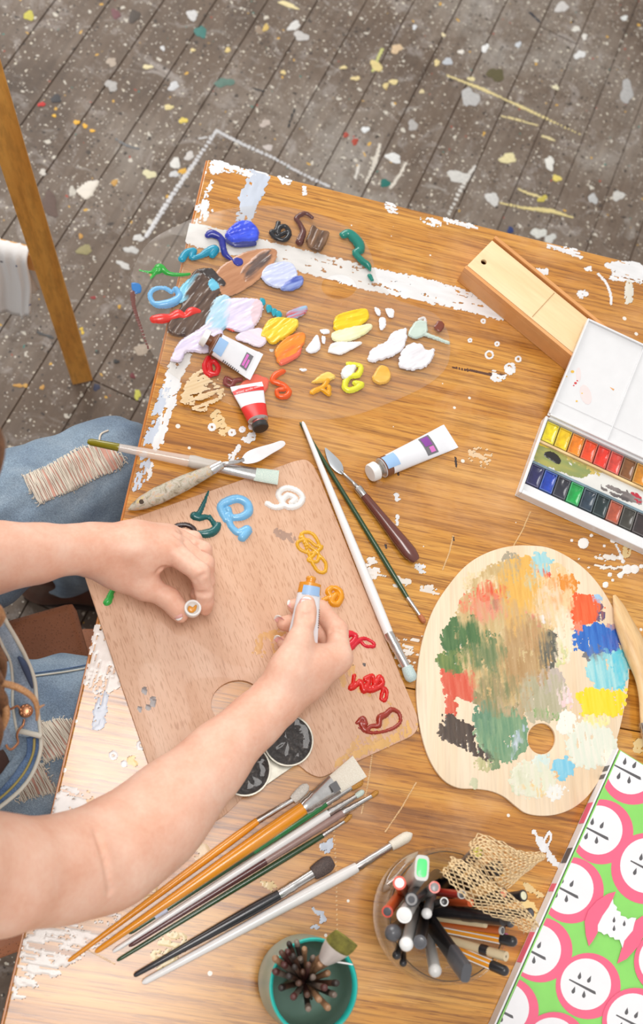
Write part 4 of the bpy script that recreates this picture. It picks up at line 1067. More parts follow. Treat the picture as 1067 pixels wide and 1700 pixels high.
# ------------------------------------------------------------------ paint tubes
plain('tube_white', (236, 236, 240), .35, var=.03, coat=.2); plain('tube_label_blue', (160, 196, 236), .4, var=.03); plain('cap_white', (240, 239, 236), .35, var=.02)
plain('tube_metal', (196, 192, 186), .3, .8); plain('tube_red', (224, 44, 40), .35, var=.03); plain('cap_black', (44, 42, 42), .35, coat=.3)
plain('label_grey', (118, 116, 120), .5); plain('label_pink', (222, 120, 200), .5); plain('label_purple', (140, 70, 160), .5); plain('tube_brown', (120, 72, 44), .4); plain('tube_ochre', (228, 148, 30), .35, coat=.3)
plain('ochre_paint', (226, 150, 34), .25, coat=.5); plain('print_black', (50, 50, 54), .5); plain('print_white', (244, 244, 244), .5)
class Tube:
    def __init__(s, label, sh, cr, zs, zcr, wsh, wcr, hsh, mat, name='paint_tube', hpow=.75):
        s.A = P(*sh, zs); s.B = P(*cr, zcr); s.d = s.B - s.A; s.n = s.d.normalized()
        s.s = ZA.cross(s.n).normalized(); s.u = s.n.cross(s.s)
        s.wsh, s.wcr, s.hsh, s.hpow = wsh, wcr, hsh, hpow
        s.root = thing(name, label, 'paint tube', (s.A.x, s.A.y, zs - hsh))
        loft('body', s.A, s.B, [(t, *s.wh(t)) for t in (0, .02, .1, .2, .35, .5, .65, .8, .9, .96, 1)], MATS[mat], s.root, 24)
    def wh(s, t): return s.wsh + (s.wcr - s.wsh) * t, max(.0006, s.hsh * (1 - t) ** s.hpow)
    def pt(s, t, a, off=.00025):
        w, h = s.wh(t)
        return s.A + s.d * t + s.s * ((w + off) * math.cos(a)) + s.u * ((h + off) * math.sin(a))
    def patch(s, name, t0, t1, a0, a1, mat, n=10, m=14, off=.00025, par=None):
        vs, fs = [], []
        for i in range(n + 1):
            for j in range(m + 1): vs.append(s.pt(t0 + (t1 - t0) * i / n, math.radians(a0 + (a1 - a0) * j / m), off))
        for i in range(n):
            for j in range(m):
                q = i * (m + 1) + j; fs.append([q, q + 1, q + m + 2, q + m + 1])
        return mesh_obj(name, vs, fs, MATS[mat], par or s.root, True)
    def strip(s, name, t0, t1, x0, x1, mat, off=.0004, par=None):
        """patch between lateral positions x0..x1 (-1..1) on the upper side"""
        return s.patch(name, t0, t1, math.degrees(math.acos(max(-1, min(1, x0)))), math.degrees(math.acos(max(-1, min(1, x1)))), mat, off=off, par=par)
    def band(s, name, t0, t1, mat, off=.0003, par=None): return s.patch(name, t0, t1, 0, 360, mat, 6, 28, off, par)
    def cap(s, mat, l0, l1, r, neck_r, neck_mat='tube_metal', seg=18, ribs=True):
        e = -s.n
        loft('shoulder', s.A - e * .0002, s.A + e * l0 * .5, [(0, s.wsh * .98, s.hsh * .98), (.5, s.wsh * .8, s.hsh * .8), (1, neck_r, neck_r)], MATS[neck_mat], s.root, 18)
        loft('neck', s.A + e * l0 * .4, s.A + e * (l0 + .001), [(0, neck_r, neck_r), (1, neck_r, neck_r)], MATS[neck_mat], s.root, 16)
        if mat: return loft('cap', s.A + e * l0, s.A + e * l1, [(0, r * .92, r * .92), (.08, r, r), (.85, r * .97, r * .97), (1, r * .86, r * .86)], MATS[mat], s.root, 24)
    def crimp(s, mat='tube_white'):
        box('crimp', s.B + s.n * .0005, (.0032, s.wcr * 1.0, .0009), MATS[mat], s.root, (s.n, s.s, s.u), .0003)

t3 = Tube('white paint tube with sky blue patch lying beside the brown palette knife', (633, 777), (744, 726), ZT + .0108, ZT + .0014, .0112, .0155, .0105, 'tube_white')
t3.cap('cap_white', .0065, .0155, .0105, .0062); t3.crimp()
t3.band('color_band', .005, .10, 'tube_brown'); t3.strip('blue_patch', .02, .20, -.55, .72, 'tube_label_blue', .0006)
l3 = t3.strip('label', .60, .76, -.75, .80, 'label_grey'); t3.strip('label_mark', .62, .73, -.05, .7, 'label_purple', .0007, l3); t3.strip('label_mark', .66, .73, -.6, -.15, 'label_pink', .0007, l3)
z1 = ZP + .0014
t1 = Tube('white paint tube with pink-lettered grey label lying on the clear palette', (356, 570), (421, 607), z1 + .0120, z1 + .0030, .0135, .0180, .0100, 'tube_white')
t1.cap('cap_white', .0085, .0155, .0100, .0060, 'tube_brown'); t1.crimp()
t1.band('color_band', .005, .06, 'tube_brown'); t1.strip('blue_patch', .03, .26, -.85, .35, 'tube_label_blue', .0006)
l1 = t1.strip('label', .72, .90, -.62, .50, 'label_grey'); t1.strip('label_mark', .74, .80, -.48, .38, 'label_pink', .0007, l1); t1.strip('label_mark', .82, .87, -.50, .1, 'label_pink', .0007, l1)
for k in range(9): t1.strip('barcode_bar', .34 + .05 * k, .36 + .05 * k, -.995, -.90, 'print_black', .0005)
t2 = Tube('white and red paint tube with black cap on the clear palette rim', (428, 697), (410, 643), z1 + .0105, z1 + .0022, .0110, .0180, .0090, 'tube_white')
t2.cap('cap_black', .0055, .0120, .0092, .0060); t2.crimp('tube_white')
t2.band('color_band', .0, .40, 'tube_red'); rb = t2.strip('lettered_band', .82, .985, -.985, .97, 'tube_red', .0005)
ax = (P(438, 634, z1) - P(383, 650, z1)).normalized(); ay = ZA.cross(ax)
v, f = text_geo("artists' acrylic color", .0036, t2.A + t2.d * .90 + Vector((0, 0, .0029)), ax, ay, ZA)
mesh_obj('lettering', v, f, MATS['print_white'], rb, False)
loft('red_neck_ring', t2.A - t2.n * .0045, t2.A - t2.n * .0058, [(0, .0078, .0078), (1, .0078, .0078)], MATS['tube_red'], t2.root, 18)
# tube in the right hand
t4 = Tube('white tube squeezed in the hand, nozzle tipped with ochre paint', (515, 969), (501, 1071), .8235, .8145, .0103, .0150, .0088, 'tube_white', hpow=.6)
t4.cap(None, .0030, 0, 0, .0046, 'tube_ochre'); t4.crimp()
t4.band('color_band', .0, .17, 'tube_ochre'); t4.strip('blue_patch', .05, .20, -.66, .82, 'tube_label_blue', .0006)
for k in range(9): t4.strip('barcode_bar', .40 + .035 * k, .412 + .035 * k, .90, .985, 'print_black', .0005)
t4.strip('black_print', .66, .80, -.82, -.70, 'print_black', .0005)
loft('paint_drop', t4.A - t4.n * .0032, t4.A - t4.n * .0075, [(0, .0046, .0046), (.4, .0052, .005), (.8, .0044, .0042), (1, .002, .002)], MATS['ochre_paint'], t4.root, 16)
# its cap, in the left hand
capc = P(320, 1009, .797)
cpz = thing('tube_cap', 'small white screw cap with ochre paint inside, pinched between fingertips', 'cap', capc - Vector((0, 0, .010)))
ro = .0083
vs, fs = [], []
rings = [(ro * .86, -.010), (ro * .97, -.008), (ro, -.0005), (ro * .93, .0005), (ro * .76, .0005), (ro * .70, -.0004), (ro * .66, -.005), (0.0001, -.0052)]
for (r, z) in rings:
    for k in range(28):
        a = 2 * math.pi * k / 28; vs.append(capc + Vector((r * math.cos(a), r * math.sin(a), z)))
for i in range(len(rings) - 1):
    for k in range(28): fs.append([i * 28 + k, i * 28 + (k + 1) % 28, (i + 1) * 28 + (k + 1) % 28, (i + 1) * 28 + k])
fs.append([k for k in range(28)][::-1])
mesh_obj('cap_shell', vs, fs, MATS['cap_white'], cpz, True)
impasto('paint_residue', cpz, [poly([(312, 1011), (314, 1006), (320, 1008), (326, 1004), (325, 1012), (320, 1017), (314, 1015)], (226, 150, 40), h=.0016)], capc.z - .0046, .0005)

# ------------------------------------------------------------------ double palette cup clipped to the plywood palette
plain('old_tin', (176, 172, 160), .4, .8, var=.2, scale=120)
def crust():
    m = NM('dried_black_medium'); v = m.coords()
    f = m.noise(v, 220, 5, .7, 1.0)
    m.col(m.ramp(f, [(.35, L(34, 32, 32)), (.6, L(70, 66, 64)), (.72, L(128, 122, 112))])); m.set(rough=.3, coat=.4)
    m.bump(f, .8, .003); return m.m
crust()
dz = ZPP + .0002
dip = thing('double_palette_cup', 'pair of round tin cups crusted with black medium, under the forearm', 'palette cup', P(440, 1260, dz))
cA, cB = P(404, 1280, dz), P(475, 1232, dz)
dx = (cB - cA).normalized(); dy = ZA.cross(dx)
box('clip_plate', (cA + cB) / 2 - dy * .010 + Vector((0, 0, .001)), (.034, .013, .0008), MATS['old_tin'], dip, (dx, dy, ZA), .0004)
for c in (cA, cB):
    R0 = .0235
    prof = [(R0 * .92, .0018), (R0, .003), (R0, .0115), (R0 * 1.05, .0125), (R0 * 1.04, .0137), (R0 * .98, .0137), (R0 * .96, .0115), (R0 * .95, .004)]
    vs, fs = [], []
    n = 40
    for (r, z) in prof:
        for k in range(n):
            a = 2 * math.pi * k / n; vs.append(c + Vector((r * math.cos(a), r * math.sin(a), z)))
    for i in range(len(prof) - 1):
        for k in range(n): fs.append([i * n + k, i * n + (k + 1) % n, (i + 1) * n + (k + 1) % n, (i + 1) * n + k])
    fs.append(list(range(n))[::-1])
    cu = mesh_obj('cup', vs, fs, MATS['old_tin'], dip, True); sharp(cu, 50)
    vs, fs = [c + Vector((0, 0, .0108))], []
    for i, q in enumerate((.3, .6, .85, 1)):
        for k in range(n):
            a = 2 * math.pi * k / n; vs.append(c + Vector((R0 * .96 * q * math.cos(a), R0 * .96 * q * math.sin(a), .0105 + .0008 * mnoise.noise(Vector((math.cos(a) * 5 * q, math.sin(a) * 5 * q, c.x * 90))) + (.0008 if q == 1 else 0))))
    for k in range(n): fs.append([0, 1 + k, 1 + (k + 1) % n])
    for i in range(3):
        for k in range(n): fs.append([1 + i * n + k, 1 + i * n + (k + 1) % n, 1 + (i + 1) * n + (k + 1) % n, 1 + (i + 1) * n + k][::-1])
    mesh_obj('dried_medium', vs, fs, MATS['dried_black_medium'], cu, True)

# ------------------------------------------------------------------ wooden-handled tool at the right edge
wood('pale_tool_wood', (206, 158, 98), (230, 190, 136), (240, 206, 158), ang=math.radians(-65), across=60, along=8, fine=300, finek=.15, rough=.45, coat=.1)
wt = thing('wooden_handled_tool', 'curved pale wooden handle of a palette tool leaning on the oval palette', 'palette tool', P(1040, 1100, ZT))
cl = catmull(np.array([(1019, 988, 3), (1027, 1008, 11), (1036, 1036, 18), (1050, 1068, 22), (1061, 1100, 20), (1067, 1130, 14), (1070, 1160, 11), (1071, 1190, 10), (1071, 1203, 9)]), 5)
zt = [OZP + .0072 for i in range(len(cl))]
pts = [P(q[0], q[1], z) for q, z in zip(cl, zt)]
rr = [max(.0015, q[2] * .00060) for q in cl]
vs, fs = tube_path(None, pts, rr, None, seg=16)
base_z = [p.z for p in pts for _ in range(16)]
vs = [Vector((v.x, v.y, bz + (v.z - bz) * .62)) for v, bz in zip(vs, base_z)]
mesh_obj('handle', vs, fs, MATS['pale_tool_wood'], wt, True)
loft('ferrule', P(1068, 1200, zt[0]), P(1074, 1226, zt[0]), [(0, .0048, .0048), (.2, .0052, .0052), (1, .0046, .0044)], MATS['ferrule_metal'], wt, 14)
knife_blade('blade', [(1071, 1222), (1076, 1222), (1086, 1250), (1092, 1290), (1086, 1300), (1077, 1280), (1072, 1250)], zt[0] - .001, wt, MATS['steel_blade'])
for (a, b, c, d) in ((1054, 1068, 1066, 1078), (1062, 1080, 1068, 1092)):
    tube_path('paint_smudge', [P(a, b, zt[0] + .0054), P((a + c) / 2, (b + d) / 2, zt[0] + .0056), P(c, d, zt[0] + .0050)], [.0008, .0014, .0008], MATS['print_black'], wt, 6)

# ------------------------------------------------------------------ wooden pencil box
wood('box_side_wood', (208, 140, 78), (226, 160, 96), (236, 178, 118), ang=math.radians(-30), across=30, along=3, fine=300, finek=.12, rough=.4, coat=.2)
wood('box_lid_wood', (240, 204, 152), (248, 218, 170), (250, 228, 186), ang=math.radians(-30), across=14, along=3, fine=300, finek=.06, rough=.45, coat=.1)
H = .029
a0, b0 = P(758, 466, ZT), P(772, 445, ZT + H)
e1 = P(770, 446, ZT + H); e2 = P(821, 392, ZT + H); far = P(933, 611, ZT)
lx = (far - a0); lx.z = 0; lx.normalize(); ly = ZA.cross(lx)
wd = abs((e2 - e1).dot(ly)); ln = .225
pb = thing('pencil_box', 'long pale wooden pencil box with sliding lid and finger hole', 'pencil box', a0 + lx * ln / 2 + ly * wd / 2)
o0 = Vector((a0.x, a0.y, ZT + .0003))
def pbx(name, x0, x1, y0, y1, z0, z1, mat, par=None, bev=.0006):
    return box(name, o0 + lx * (x0 + x1) / 2 + ly * (y0 + y1) / 2 + ZA * (z0 + z1) / 2, ((x1 - x0) / 2, (y1 - y0) / 2, (z1 - z0) / 2), MATS[mat], par or pb, (lx, ly, ZA), bev)
pbx('bottom', 0, ln, 0, wd, 0, .003, 'box_side_wood')
for (y0, y1) in ((0, .0065), (wd - .0065, wd)):
    pbx('side', 0, ln, y0, y1, .003, H - .0075, 'box_side_wood')
    pbx('side_rail', 0, ln, y0, y1 if y0 else y1 - .0022, H - .0075, H, 'box_side_wood') if y0 == 0 else pbx('side_rail', 0, ln, y0 + .0022, y1, H - .0075, H, 'box_side_wood')
pbx('end', 0, .006, .0065, wd - .0065, .003, H - .008, 'box_side_wood'); pbx('end', ln - .006, ln, .0065, wd - .0065, .003, H, 'box_side_wood')
lid_out = [(0.0005, .0068), (ln - .007, .0068), (ln - .007, wd - .0068), (0.0005, wd - .0068)]
lw = [o0 + lx * x + ly * y for x, y in lid_out]
hcw = P(804, 433, ZT + H)
hl = [(hcw.x + .0036 * math.cos(a), hcw.y + .0036 * math.sin(a)) for a in np.linspace(0, 2 * math.pi, 21)[:-1]]
slab('lid', [[(w.x, w.y) for w in lw], hl], ZT + H - .0068, .0045, .0004, MATS['box_lid_wood'], pb)
g0 = o0 + lx * .098 + ly * .009 + ZA * (H - .0022); g1 = o0 + lx * .098 + ly * (wd - .009) + ZA * (H - .0022)
tube_path('lid_score', [g0, (g0 + g1) / 2, g1], .0003, plain('score_brown', (190, 150, 100), .6), pb, 6)

# ------------------------------------------------------------------ watercolour box
plain('enamel_white', (234, 234, 235), .28, coat=.5, var=.02)
h0 = P(905, 691, ZT + .012); 
u_ = P(1067, 766, ZT + .012) - h0; u_.z = 0; u_.normalize(); v_ = -(ZA.cross(u_))   # v_ points to the near side of the box
w0 = Vector((h0.x, h0.y, ZT + .0004)); VL = .1035; UL = .225
wc = thing('watercolor_box', 'open white enamel watercolour box with two rows of bright paint pans', 'watercolor box', w0 + u_ * UL / 2 + v_ * VL / 2)
def wbx(name, x0, x1, y0, y1, z0, z1, mat, par=None, bev=.0005, label=None):
    return box(name, w0 + u_ * (x0 + x1) / 2 + v_ * (y0 + y1) / 2 + ZA * (z0 + z1) / 2, ((x1 - x0) / 2, (y1 - y0) / 2, (z1 - z0) / 2), mat if not isinstance(mat, str) else MATS[mat], par or wc, (u_, v_, ZA), bev, label)
wbx('tray_floor', 0, UL, 0, VL, 0, .0015, 'enamel_white')
for (x0, x1, y0, y1) in ((0, .0035, 0, VL), (UL - .0035, UL, 0, VL), (.0035, UL - .0035, 0, .002), (.0035, UL - .0035, VL - .0045, VL)):
    wbx('tray_wall', x0, x1, y0, y1, .0015, .0135, 'enamel_white', bev=.001)
wbx('near_ledge', .0035, UL - .0035, .0885, VL - .0045, .0015, .0088, 'enamel_white')
plain('stained_mixing_strip', (226, 224, 218), .35, coat=.3, var=.06, scale=40)
wbx('mixing_strip', .0035, UL - .0035, .0330, .0580, .0015, .0065, 'stained_mixing_strip')
wbx('divider', .0035, UL - .0035, .0300, .0330, .0015, .0098, plain('stained_divider', (222, 190, 140), .4, var=.25, scale=40))
wbx('divider', .0035, UL - .0035, .0580, .0612, .0015, .0098, plain('stained_divider_blue', (120, 140, 150), .4, var=.35, scale=40))
row1 = [(248, 226, 20), (250, 208, 8), (246, 140, 22), (244, 78, 26), (238, 52, 32), (222, 72, 58), (140, 86, 40), (218, 142, 30), (176, 72, 40), (120, 60, 44), (200, 130, 60), (150, 40, 60), (120, 50, 90)]
row2 = [(40, 38, 92), (26, 66, 176), (44, 44, 58), (20, 168, 74), (44, 62, 78), (24, 44, 46), (186, 88, 60), (66, 62, 54), (56, 44, 44), (44, 40, 42), (90, 80, 70), (60, 50, 40), (40, 40, 40)]
plain('pan_plastic', (228, 224, 216), .4, var=.1)
def pan(x, y0, y1, rgb, row):
    w = .0155
    sub = plain('pan_stain_%d_%d_%d' % rgb, tuple(int(c * .6 + 70) for c in rgb), .4, var=.2)
    p = bmesh.new()
    cx_, cy_ = x + w / 2, (y0 + y1) / 2
    hx_, hy_ = w / 2 - .0004, (y1 - y0) / 2
    for (ax0, ax1, ay0, ay1) in ((-hx_, -hx_ + .001, -hy_, hy_), (hx_ - .001, hx_, -hy_, hy_), (-hx_ + .001, hx_ - .001, -hy_, -hy_ + .001), (-hx_ + .001, hx_ - .001, hy_ - .001, hy_)):
        box_geo(p, w0 + u_ * (cx_ + (ax0 + ax1) / 2) + v_ * (cy_ + (ay0 + ay1) / 2) + ZA * .0058, u_, v_, ZA, (ax1 - ax0) / 2, (ay1 - ay0) / 2, .0042)
    po = bm_obj('paint_pan', p, sub, wc)
    # worn cake of paint, dished in the middle
    n = 8; vs, fs = [], []
    for i in range(n + 1):
        for j in range(n + 1):
            a, b = i / n * 2 - 1, j / n * 2 - 1
            e = max(abs(a), abs(b))
            z = .0078 - .0022 * (1 - e ** 2) + .0006 * mnoise.noise(Vector((a * 2 + x * 400, b * 2, row * 3.3)))
            vs.append(w0 + u_ * (cx_ + a * (hx_ - .0011)) + v_ * (cy_ + b * (hy_ - .0011)) + ZA * z)
    for i in range(n):
        for j in range(n): q = i * (n + 1) + j; fs.append([q, q + 1, q + n + 2, q + n + 1])
    mesh_obj('paint_cake', vs, fs, plain('cake_%d_%d_%d' % rgb, rgb, .22, var=.18, scale=180, coat=.6), po, True)
for k in range(13):
    pan(.0045 + k * .0163, .0035, .0292, row1[k], 1)
    pan(.0045 + k * .0163, .0622, .0872, row2[k], 2)
SV = (.92, .40, .4)
zm = ZT + .0070
def wash(pts, c, dry=.12, h=.00015): impasto('mixed_color_wash', wc, [poly(pts, c, h=h, dry=dry, rag=.003, streak=SV, cf=160)], zm, .0008)
wash([(896, 736), (930, 750), (975, 771), (985, 782), (958, 792), (930, 782), (888, 764)], ((176, 170, 92), (140, 152, 92)), .05)
wash([(935, 752), (985, 774), (1010, 786), (985, 786), (950, 770)], ((214, 186, 96), (190, 176, 110)), .2)
wash([(1000, 806), (1030, 812), (1060, 826), (1062, 838), (1030, 828), (1004, 816)], ((92, 84, 84), (150, 140, 136)), .3)
wash([(1048, 818), (1062, 822), (1064, 834), (1052, 832)], (190, 50, 66), .1)
wash([(900, 728), (915, 734), (905, 746), (894, 740)], ((222, 200, 70), (210, 180, 60)), .1)
impasto('paint_puddle', wc, [poly([(903, 756), (908, 750), (920, 752), (930, 764), (926, 770), (912, 762)], (40, 36, 34), h=.0006)], zm + .0003, .0006)
# lid, resting on the pencil box
f0_ = P(980, 534, ZT + H + .012)
lv = f0_ - (w0 + ZA * .0125); lv = lv - u_ * lv.dot(u_); LL = lv.length; lv.normalize(); lnrm = u_.cross(lv); lnrm = lnrm if lnrm.z > 0 else -lnrm
lo = w0 + ZA * .0125 + u_ * .001
def lbx(name, x0, x1, y0, y1, z0, z1, mat='enamel_white', par=None, bev=.0006):
    return box(name, lo + u_ * (x0 + x1) / 2 + lv * (y0 + y1) / 2 + lnrm * (z0 + z1) / 2, ((x1 - x0) / 2, (y1 - y0) / 2, (z1 - z0) / 2), MATS[mat] if isinstance(mat, str) else mat, par or wc, (u_, lv, lnrm), bev)
lid = lbx('lid', 0, UL, .001, LL, 0, .0025)
for (x0, x1, y0, y1) in ((0, .0022, .0032, LL), (UL - .0022, UL, .0032, LL), (.0022, UL - .0022, LL - .0022, LL), (.0022, UL - .0022, .0010, .0032)):
    lbx('lid_rim', x0, x1, y0, y1, .0025, .0062, par=lid)
for x in (.073, .147): lbx('lid_divider', x, x + .0014, .0034, LL - .0024, .0025, .0045, par=lid)
lbx('lid_crease', .003, UL - .003, .021, .0216, .0025, .0029, par=lid)
lbx('hinge', .004, UL - .004, -.0016, .0012, -.002, .0012, 'enamel_white')
plain('pink_stain', (244, 222, 220), .5, var=.03); plain('red_fleck', (214, 60, 60), .5); plain('yellow_fleck', (240, 190, 70), .5)
def lidpt(px, py, h=.0027):
    # point of the tilted lid plane under a picture point
    r = Vector(RW @ _rc(px, py)); o_ = Vector(CAMPOS)
    t = (lo + lnrm * h - o_).dot(lnrm) / r.dot(lnrm); return o_ + r * t
def lidblot(px, py, rx, ry, mat, rot=0):
    c = lidpt(px, py); ring_ = [lidpt(*q) for q in ellipse_px(px, py, rx, ry, rot, 12)]
    vs = ring_ + [c + lnrm * .0001]
    mesh_obj('color_stain', vs, [[k, (k + 1) % 12, 12] for k in range(12)], MATS[mat], lid, True)
lidblot(972, 655, 9, 17, 'pink_stain', -.3); lidblot(960, 622, 4, 12, 'pink_stain')
for (a, b, r) in ((955, 636, 2.4), (958, 632, 1.5), (952, 640, 1.4)): lidblot(a, b, r, r * .8, 'red_fleck')
for (a, b, r) in ((950, 617, 3), (940, 625, 1.6), (966, 653, 2), (957, 666, 1.8), (932, 640, 1.2)): lidblot(a, b, r, r * .8, 'yellow_fleck')
# ------------------------------------------------------------------ sketchbook with apple print
ZB = ZT + .017
k0 = P(1027, 1243, ZB); k1_ = P(866, 1604, ZB)
su = (k1_ - k0).normalized(); sv = ZA.cross(su)      # su toward the reader along the spine, sv across the cover
SLN, SWD = .32, .215
sb = thing('sketchbook', 'sketchbook with cover print of pink and white apple halves on green', 'sketchbook', Vector((k0.x, k0.y, ZT)) + su * SLN / 2 + sv * SWD / 2)
plain('paper_white', (240, 238, 236), .7, var=.03); plain('cover_green', (140, 216, 104), .45, var=.03, coat=.1); plain('cover_pink', (240, 104, 136), .45, var=.03, coat=.1)
plain('cover_white', (240, 238, 240), .45, var=.015, coat=.1); plain('cover_seed', (92, 90, 92), .5)
bo = Vector((k0.x, k0.y, ZT + .0004))
def sbx(name, x0, x1, y0, y1, z0, z1, mat, par=None, bev=.0005):
    return box(name, bo + su * (x0 + x1) / 2 + sv * (y0 + y1) / 2 + ZA * (z0 + z1) / 2, ((x1 - x0) / 2, (y1 - y0) / 2, (z1 - z0) / 2), MATS[mat], par or sb, (su, sv, ZA), bev)
sbx('back_cover', 0, SLN, 0, SWD, 0, .0022, 'cover_white')
for k in range(5): sbx('page_block', .003, SLN - .003, .003 + .0006 * (k % 2), SWD - .003, .0022 + .0022 * k, .0043 + .0022 * k, 'paper_white', bev=.0002)
cover = sbx('front_cover', 0, SLN, .0015, SWD, .0138, .0166, 'cover_green', bev=.001)
sbx('spine_strip', 0, SLN, -.0012, .0005, .0005, .0160, 'cover_white')
for (a, b, mt) in ((.062, .085, 'cover_pink'), (.112, .128, 'cover_seed'), (.15, .158, 'cover_pink'), (.02, .026, 'cover_seed'), (.03, .035, 'cover_seed'), (.2, .23, 'cover_pink')):
    sbx('spine_print', a, b, -.0016, -.0011, .003, .0155, mt, bev=0)
ctop = ZT + .0004 + .0166
def clipw(pts):
    """clip a list of world points to the cover rectangle"""
    def cut(pl, f):
        out = []
        for i in range(len(pl)):
            a, b = pl[i - 1], pl[i]; fa, fb = f(a), f(b)
            if (fa >= 0) != (fb >= 0): out.append(a + (b - a) * (fa / (fa - fb)))
            if fb >= 0: out.append(b)
        return out
    for f in (lambda p: (p - bo).dot(su) - .0010, lambda p: SLN - .0010 - (p - bo).dot(su), lambda p: (p - bo).dot(sv) - .0025, lambda p: SWD - .0010 - (p - bo).dot(sv)):
        pts = cut(pts, f)
        if len(pts) < 3: return []
    return pts
PRN = [0]
def prt(name, px, mat, lay):
    if min(q[1] for q in px) > 2400: return
    PRN[0] += 1
    z = ctop + .00006 * lay + .000003 * PRN[0]
    pts = clipw([P(*q, z) for q in px])
    if len(pts) >= 3: mesh_obj(name, pts + [p - ZA * .00005 * lay for p in pts], [list(range(len(pts)))], MATS[mat], cover, False)
def seed(x, y, l, a):
    c, s = math.cos(a), math.sin(a)
    o = [(0, -1.1), (.35, -.2), (.5, .35), (.3, .8), (0, .95), (-.3, .8), (-.5, .35), (-.35, -.2)]
    prt('seed_print', [(x + (q[0] * c - q[1] * s) * l, y + (q[0] * s + q[1] * c) * l) for q in o], 'cover_seed', 3)
def apple(cx, cy, rw, rp, pdx=4, pdy=3):
    prt('apple_print', ellipse_px(cx + pdx, cy + pdy, rp, rp * 1.02, 0, 40), 'cover_pink', 1)
    prt('apple_print', ellipse_px(cx, cy, rw, rw * 1.02, 0, 40), 'cover_white', 2)
    prt('stem_print', [(cx - 28, cy - 7), (cx - 27, cy - 9), (cx + 16, cy + 12), (cx + 17, cy + 17), (cx + 13, cy + 16)], 'cover_seed', 3)
    for (dx, dy, a) in ((-10, -14, .2), (6, -8, .45), (-20, 10, .35), (-3, 17, .1)): seed(cx + dx, cy + dy, 6.2, a)
apple(1047, 1278, 40, 54); apple(993, 1378, 40, 53, 5, 3); apple(943, 1475, 42, 54, 5, 3); apple(889, 1577, 42, 53, 8, 0); apple(1074, 1437, 45, 58, -2, 5)
apple(972, 1634, 42, 54, 4, 3)
for i in range(-4, 6):
    for j in range(0, 6):
        qx, qy = 1047 - 53 * i + 81 * j, 1278 + 99 * i + 59 * j
        if j == 0 and 0 <= i <= 3: continue
        if j == 1 and i in (1, 2, 3): continue
        apple(qx, qy, 43, 55, 4, 3)
# apple core
prt('core_print', [(1022, 1480), (1008, 1484), (990, 1496), (976, 1512), (970, 1530), (972, 1552), (977, 1571), (984, 1562), (992, 1548), (992, 1536), (1000, 1520), (1012, 1505)], 'cover_pink', 2)
prt('core_print', [(1067, 1520), (1052, 1530), (1050, 1545), (1036, 1560), (1030, 1580), (1024, 1600), (1040, 1592), (1060, 1570), (1075, 1540)], 'cover_pink', 2)
prt('core_print', [(1017, 1492), (1018, 1500), (1024, 1506), (1023, 1511), (1030, 1514), (1030, 1520), (1038, 1522), (1042, 1526), (1048, 1523), (1056, 1524), (1053, 1532), (1050, 1545), (1044, 1552), (1036, 1562), (1033, 1574), (1028, 1560), (1020, 1560), (1018, 1556), (1012, 1556), (1008, 1550), (1002, 1552), (998, 1548), (992, 1546), (992, 1536), (1000, 1520), (1010, 1506)], 'cover_white', 3)
for (a, b) in ((1019, 1527), (1036, 1533), (1019, 1541)): seed(a, b, 5, .1)

# ------------------------------------------------------------------ glass jar of markers
thin_clear('jar_glass', (0.95, 0.955, 0.94), 1.0, 0.02, 1.5, 0.03)
J = P(702, 1517, ZT)
jar = thing('glass_jar', 'round glass jar holding markers and fineliners at the near table edge', 'jar', J)
def lathe(name, c, prof, mat, par, n=48, loop=False):
    vs, fs = [], []
    for (r, z) in prof:
        for k in range(n):
            a = 2 * math.pi * k / n; vs.append(c + Vector((r * math.cos(a), r * math.sin(a), z)))
    R = len(prof)
    for i in range(R - 1):
        for k in range(n): fs.append([i * n + k, i * n + (k + 1) % n, (i + 1) * n + (k + 1) % n, (i + 1) * n + k])
    if loop:
        for k in range(n): fs.append([(R - 1) * n + k, (R - 1) * n + (k + 1) % n, (k + 1) % n, k])
    else:
        fs.append([k for k in range(n)][::-1]); fs.append([(R - 1) * n + k for k in range(n)])
    o = mesh_obj(name, vs, fs, mat, par, True); return sharp(o, 60)
lathe('jar_wall', J, [(.036, .0005), (.046, .004), (.054, .018), (.0575, .040), (.0570, .062), (.0550, .078), (.0556, .083), (.0548, .0845), (.0530, .083), (.0525, .078), (.0545, .062), (.0550, .040), (.0515, .018), (.042, .0075), (.030, .006)], MATS['jar_glass'], jar)
plain('rim_reflection_dark', (52, 46, 42), .3, coat=.4)
lathe('rim_reflection', J, [(.0522, .0790), (.0527, .0786), (.0527, .0812), (.0521, .0812)], MATS['rim_reflection_dark'], jar, loop=True)  # added dark ring: the glass rim's dark reflection put in as colour

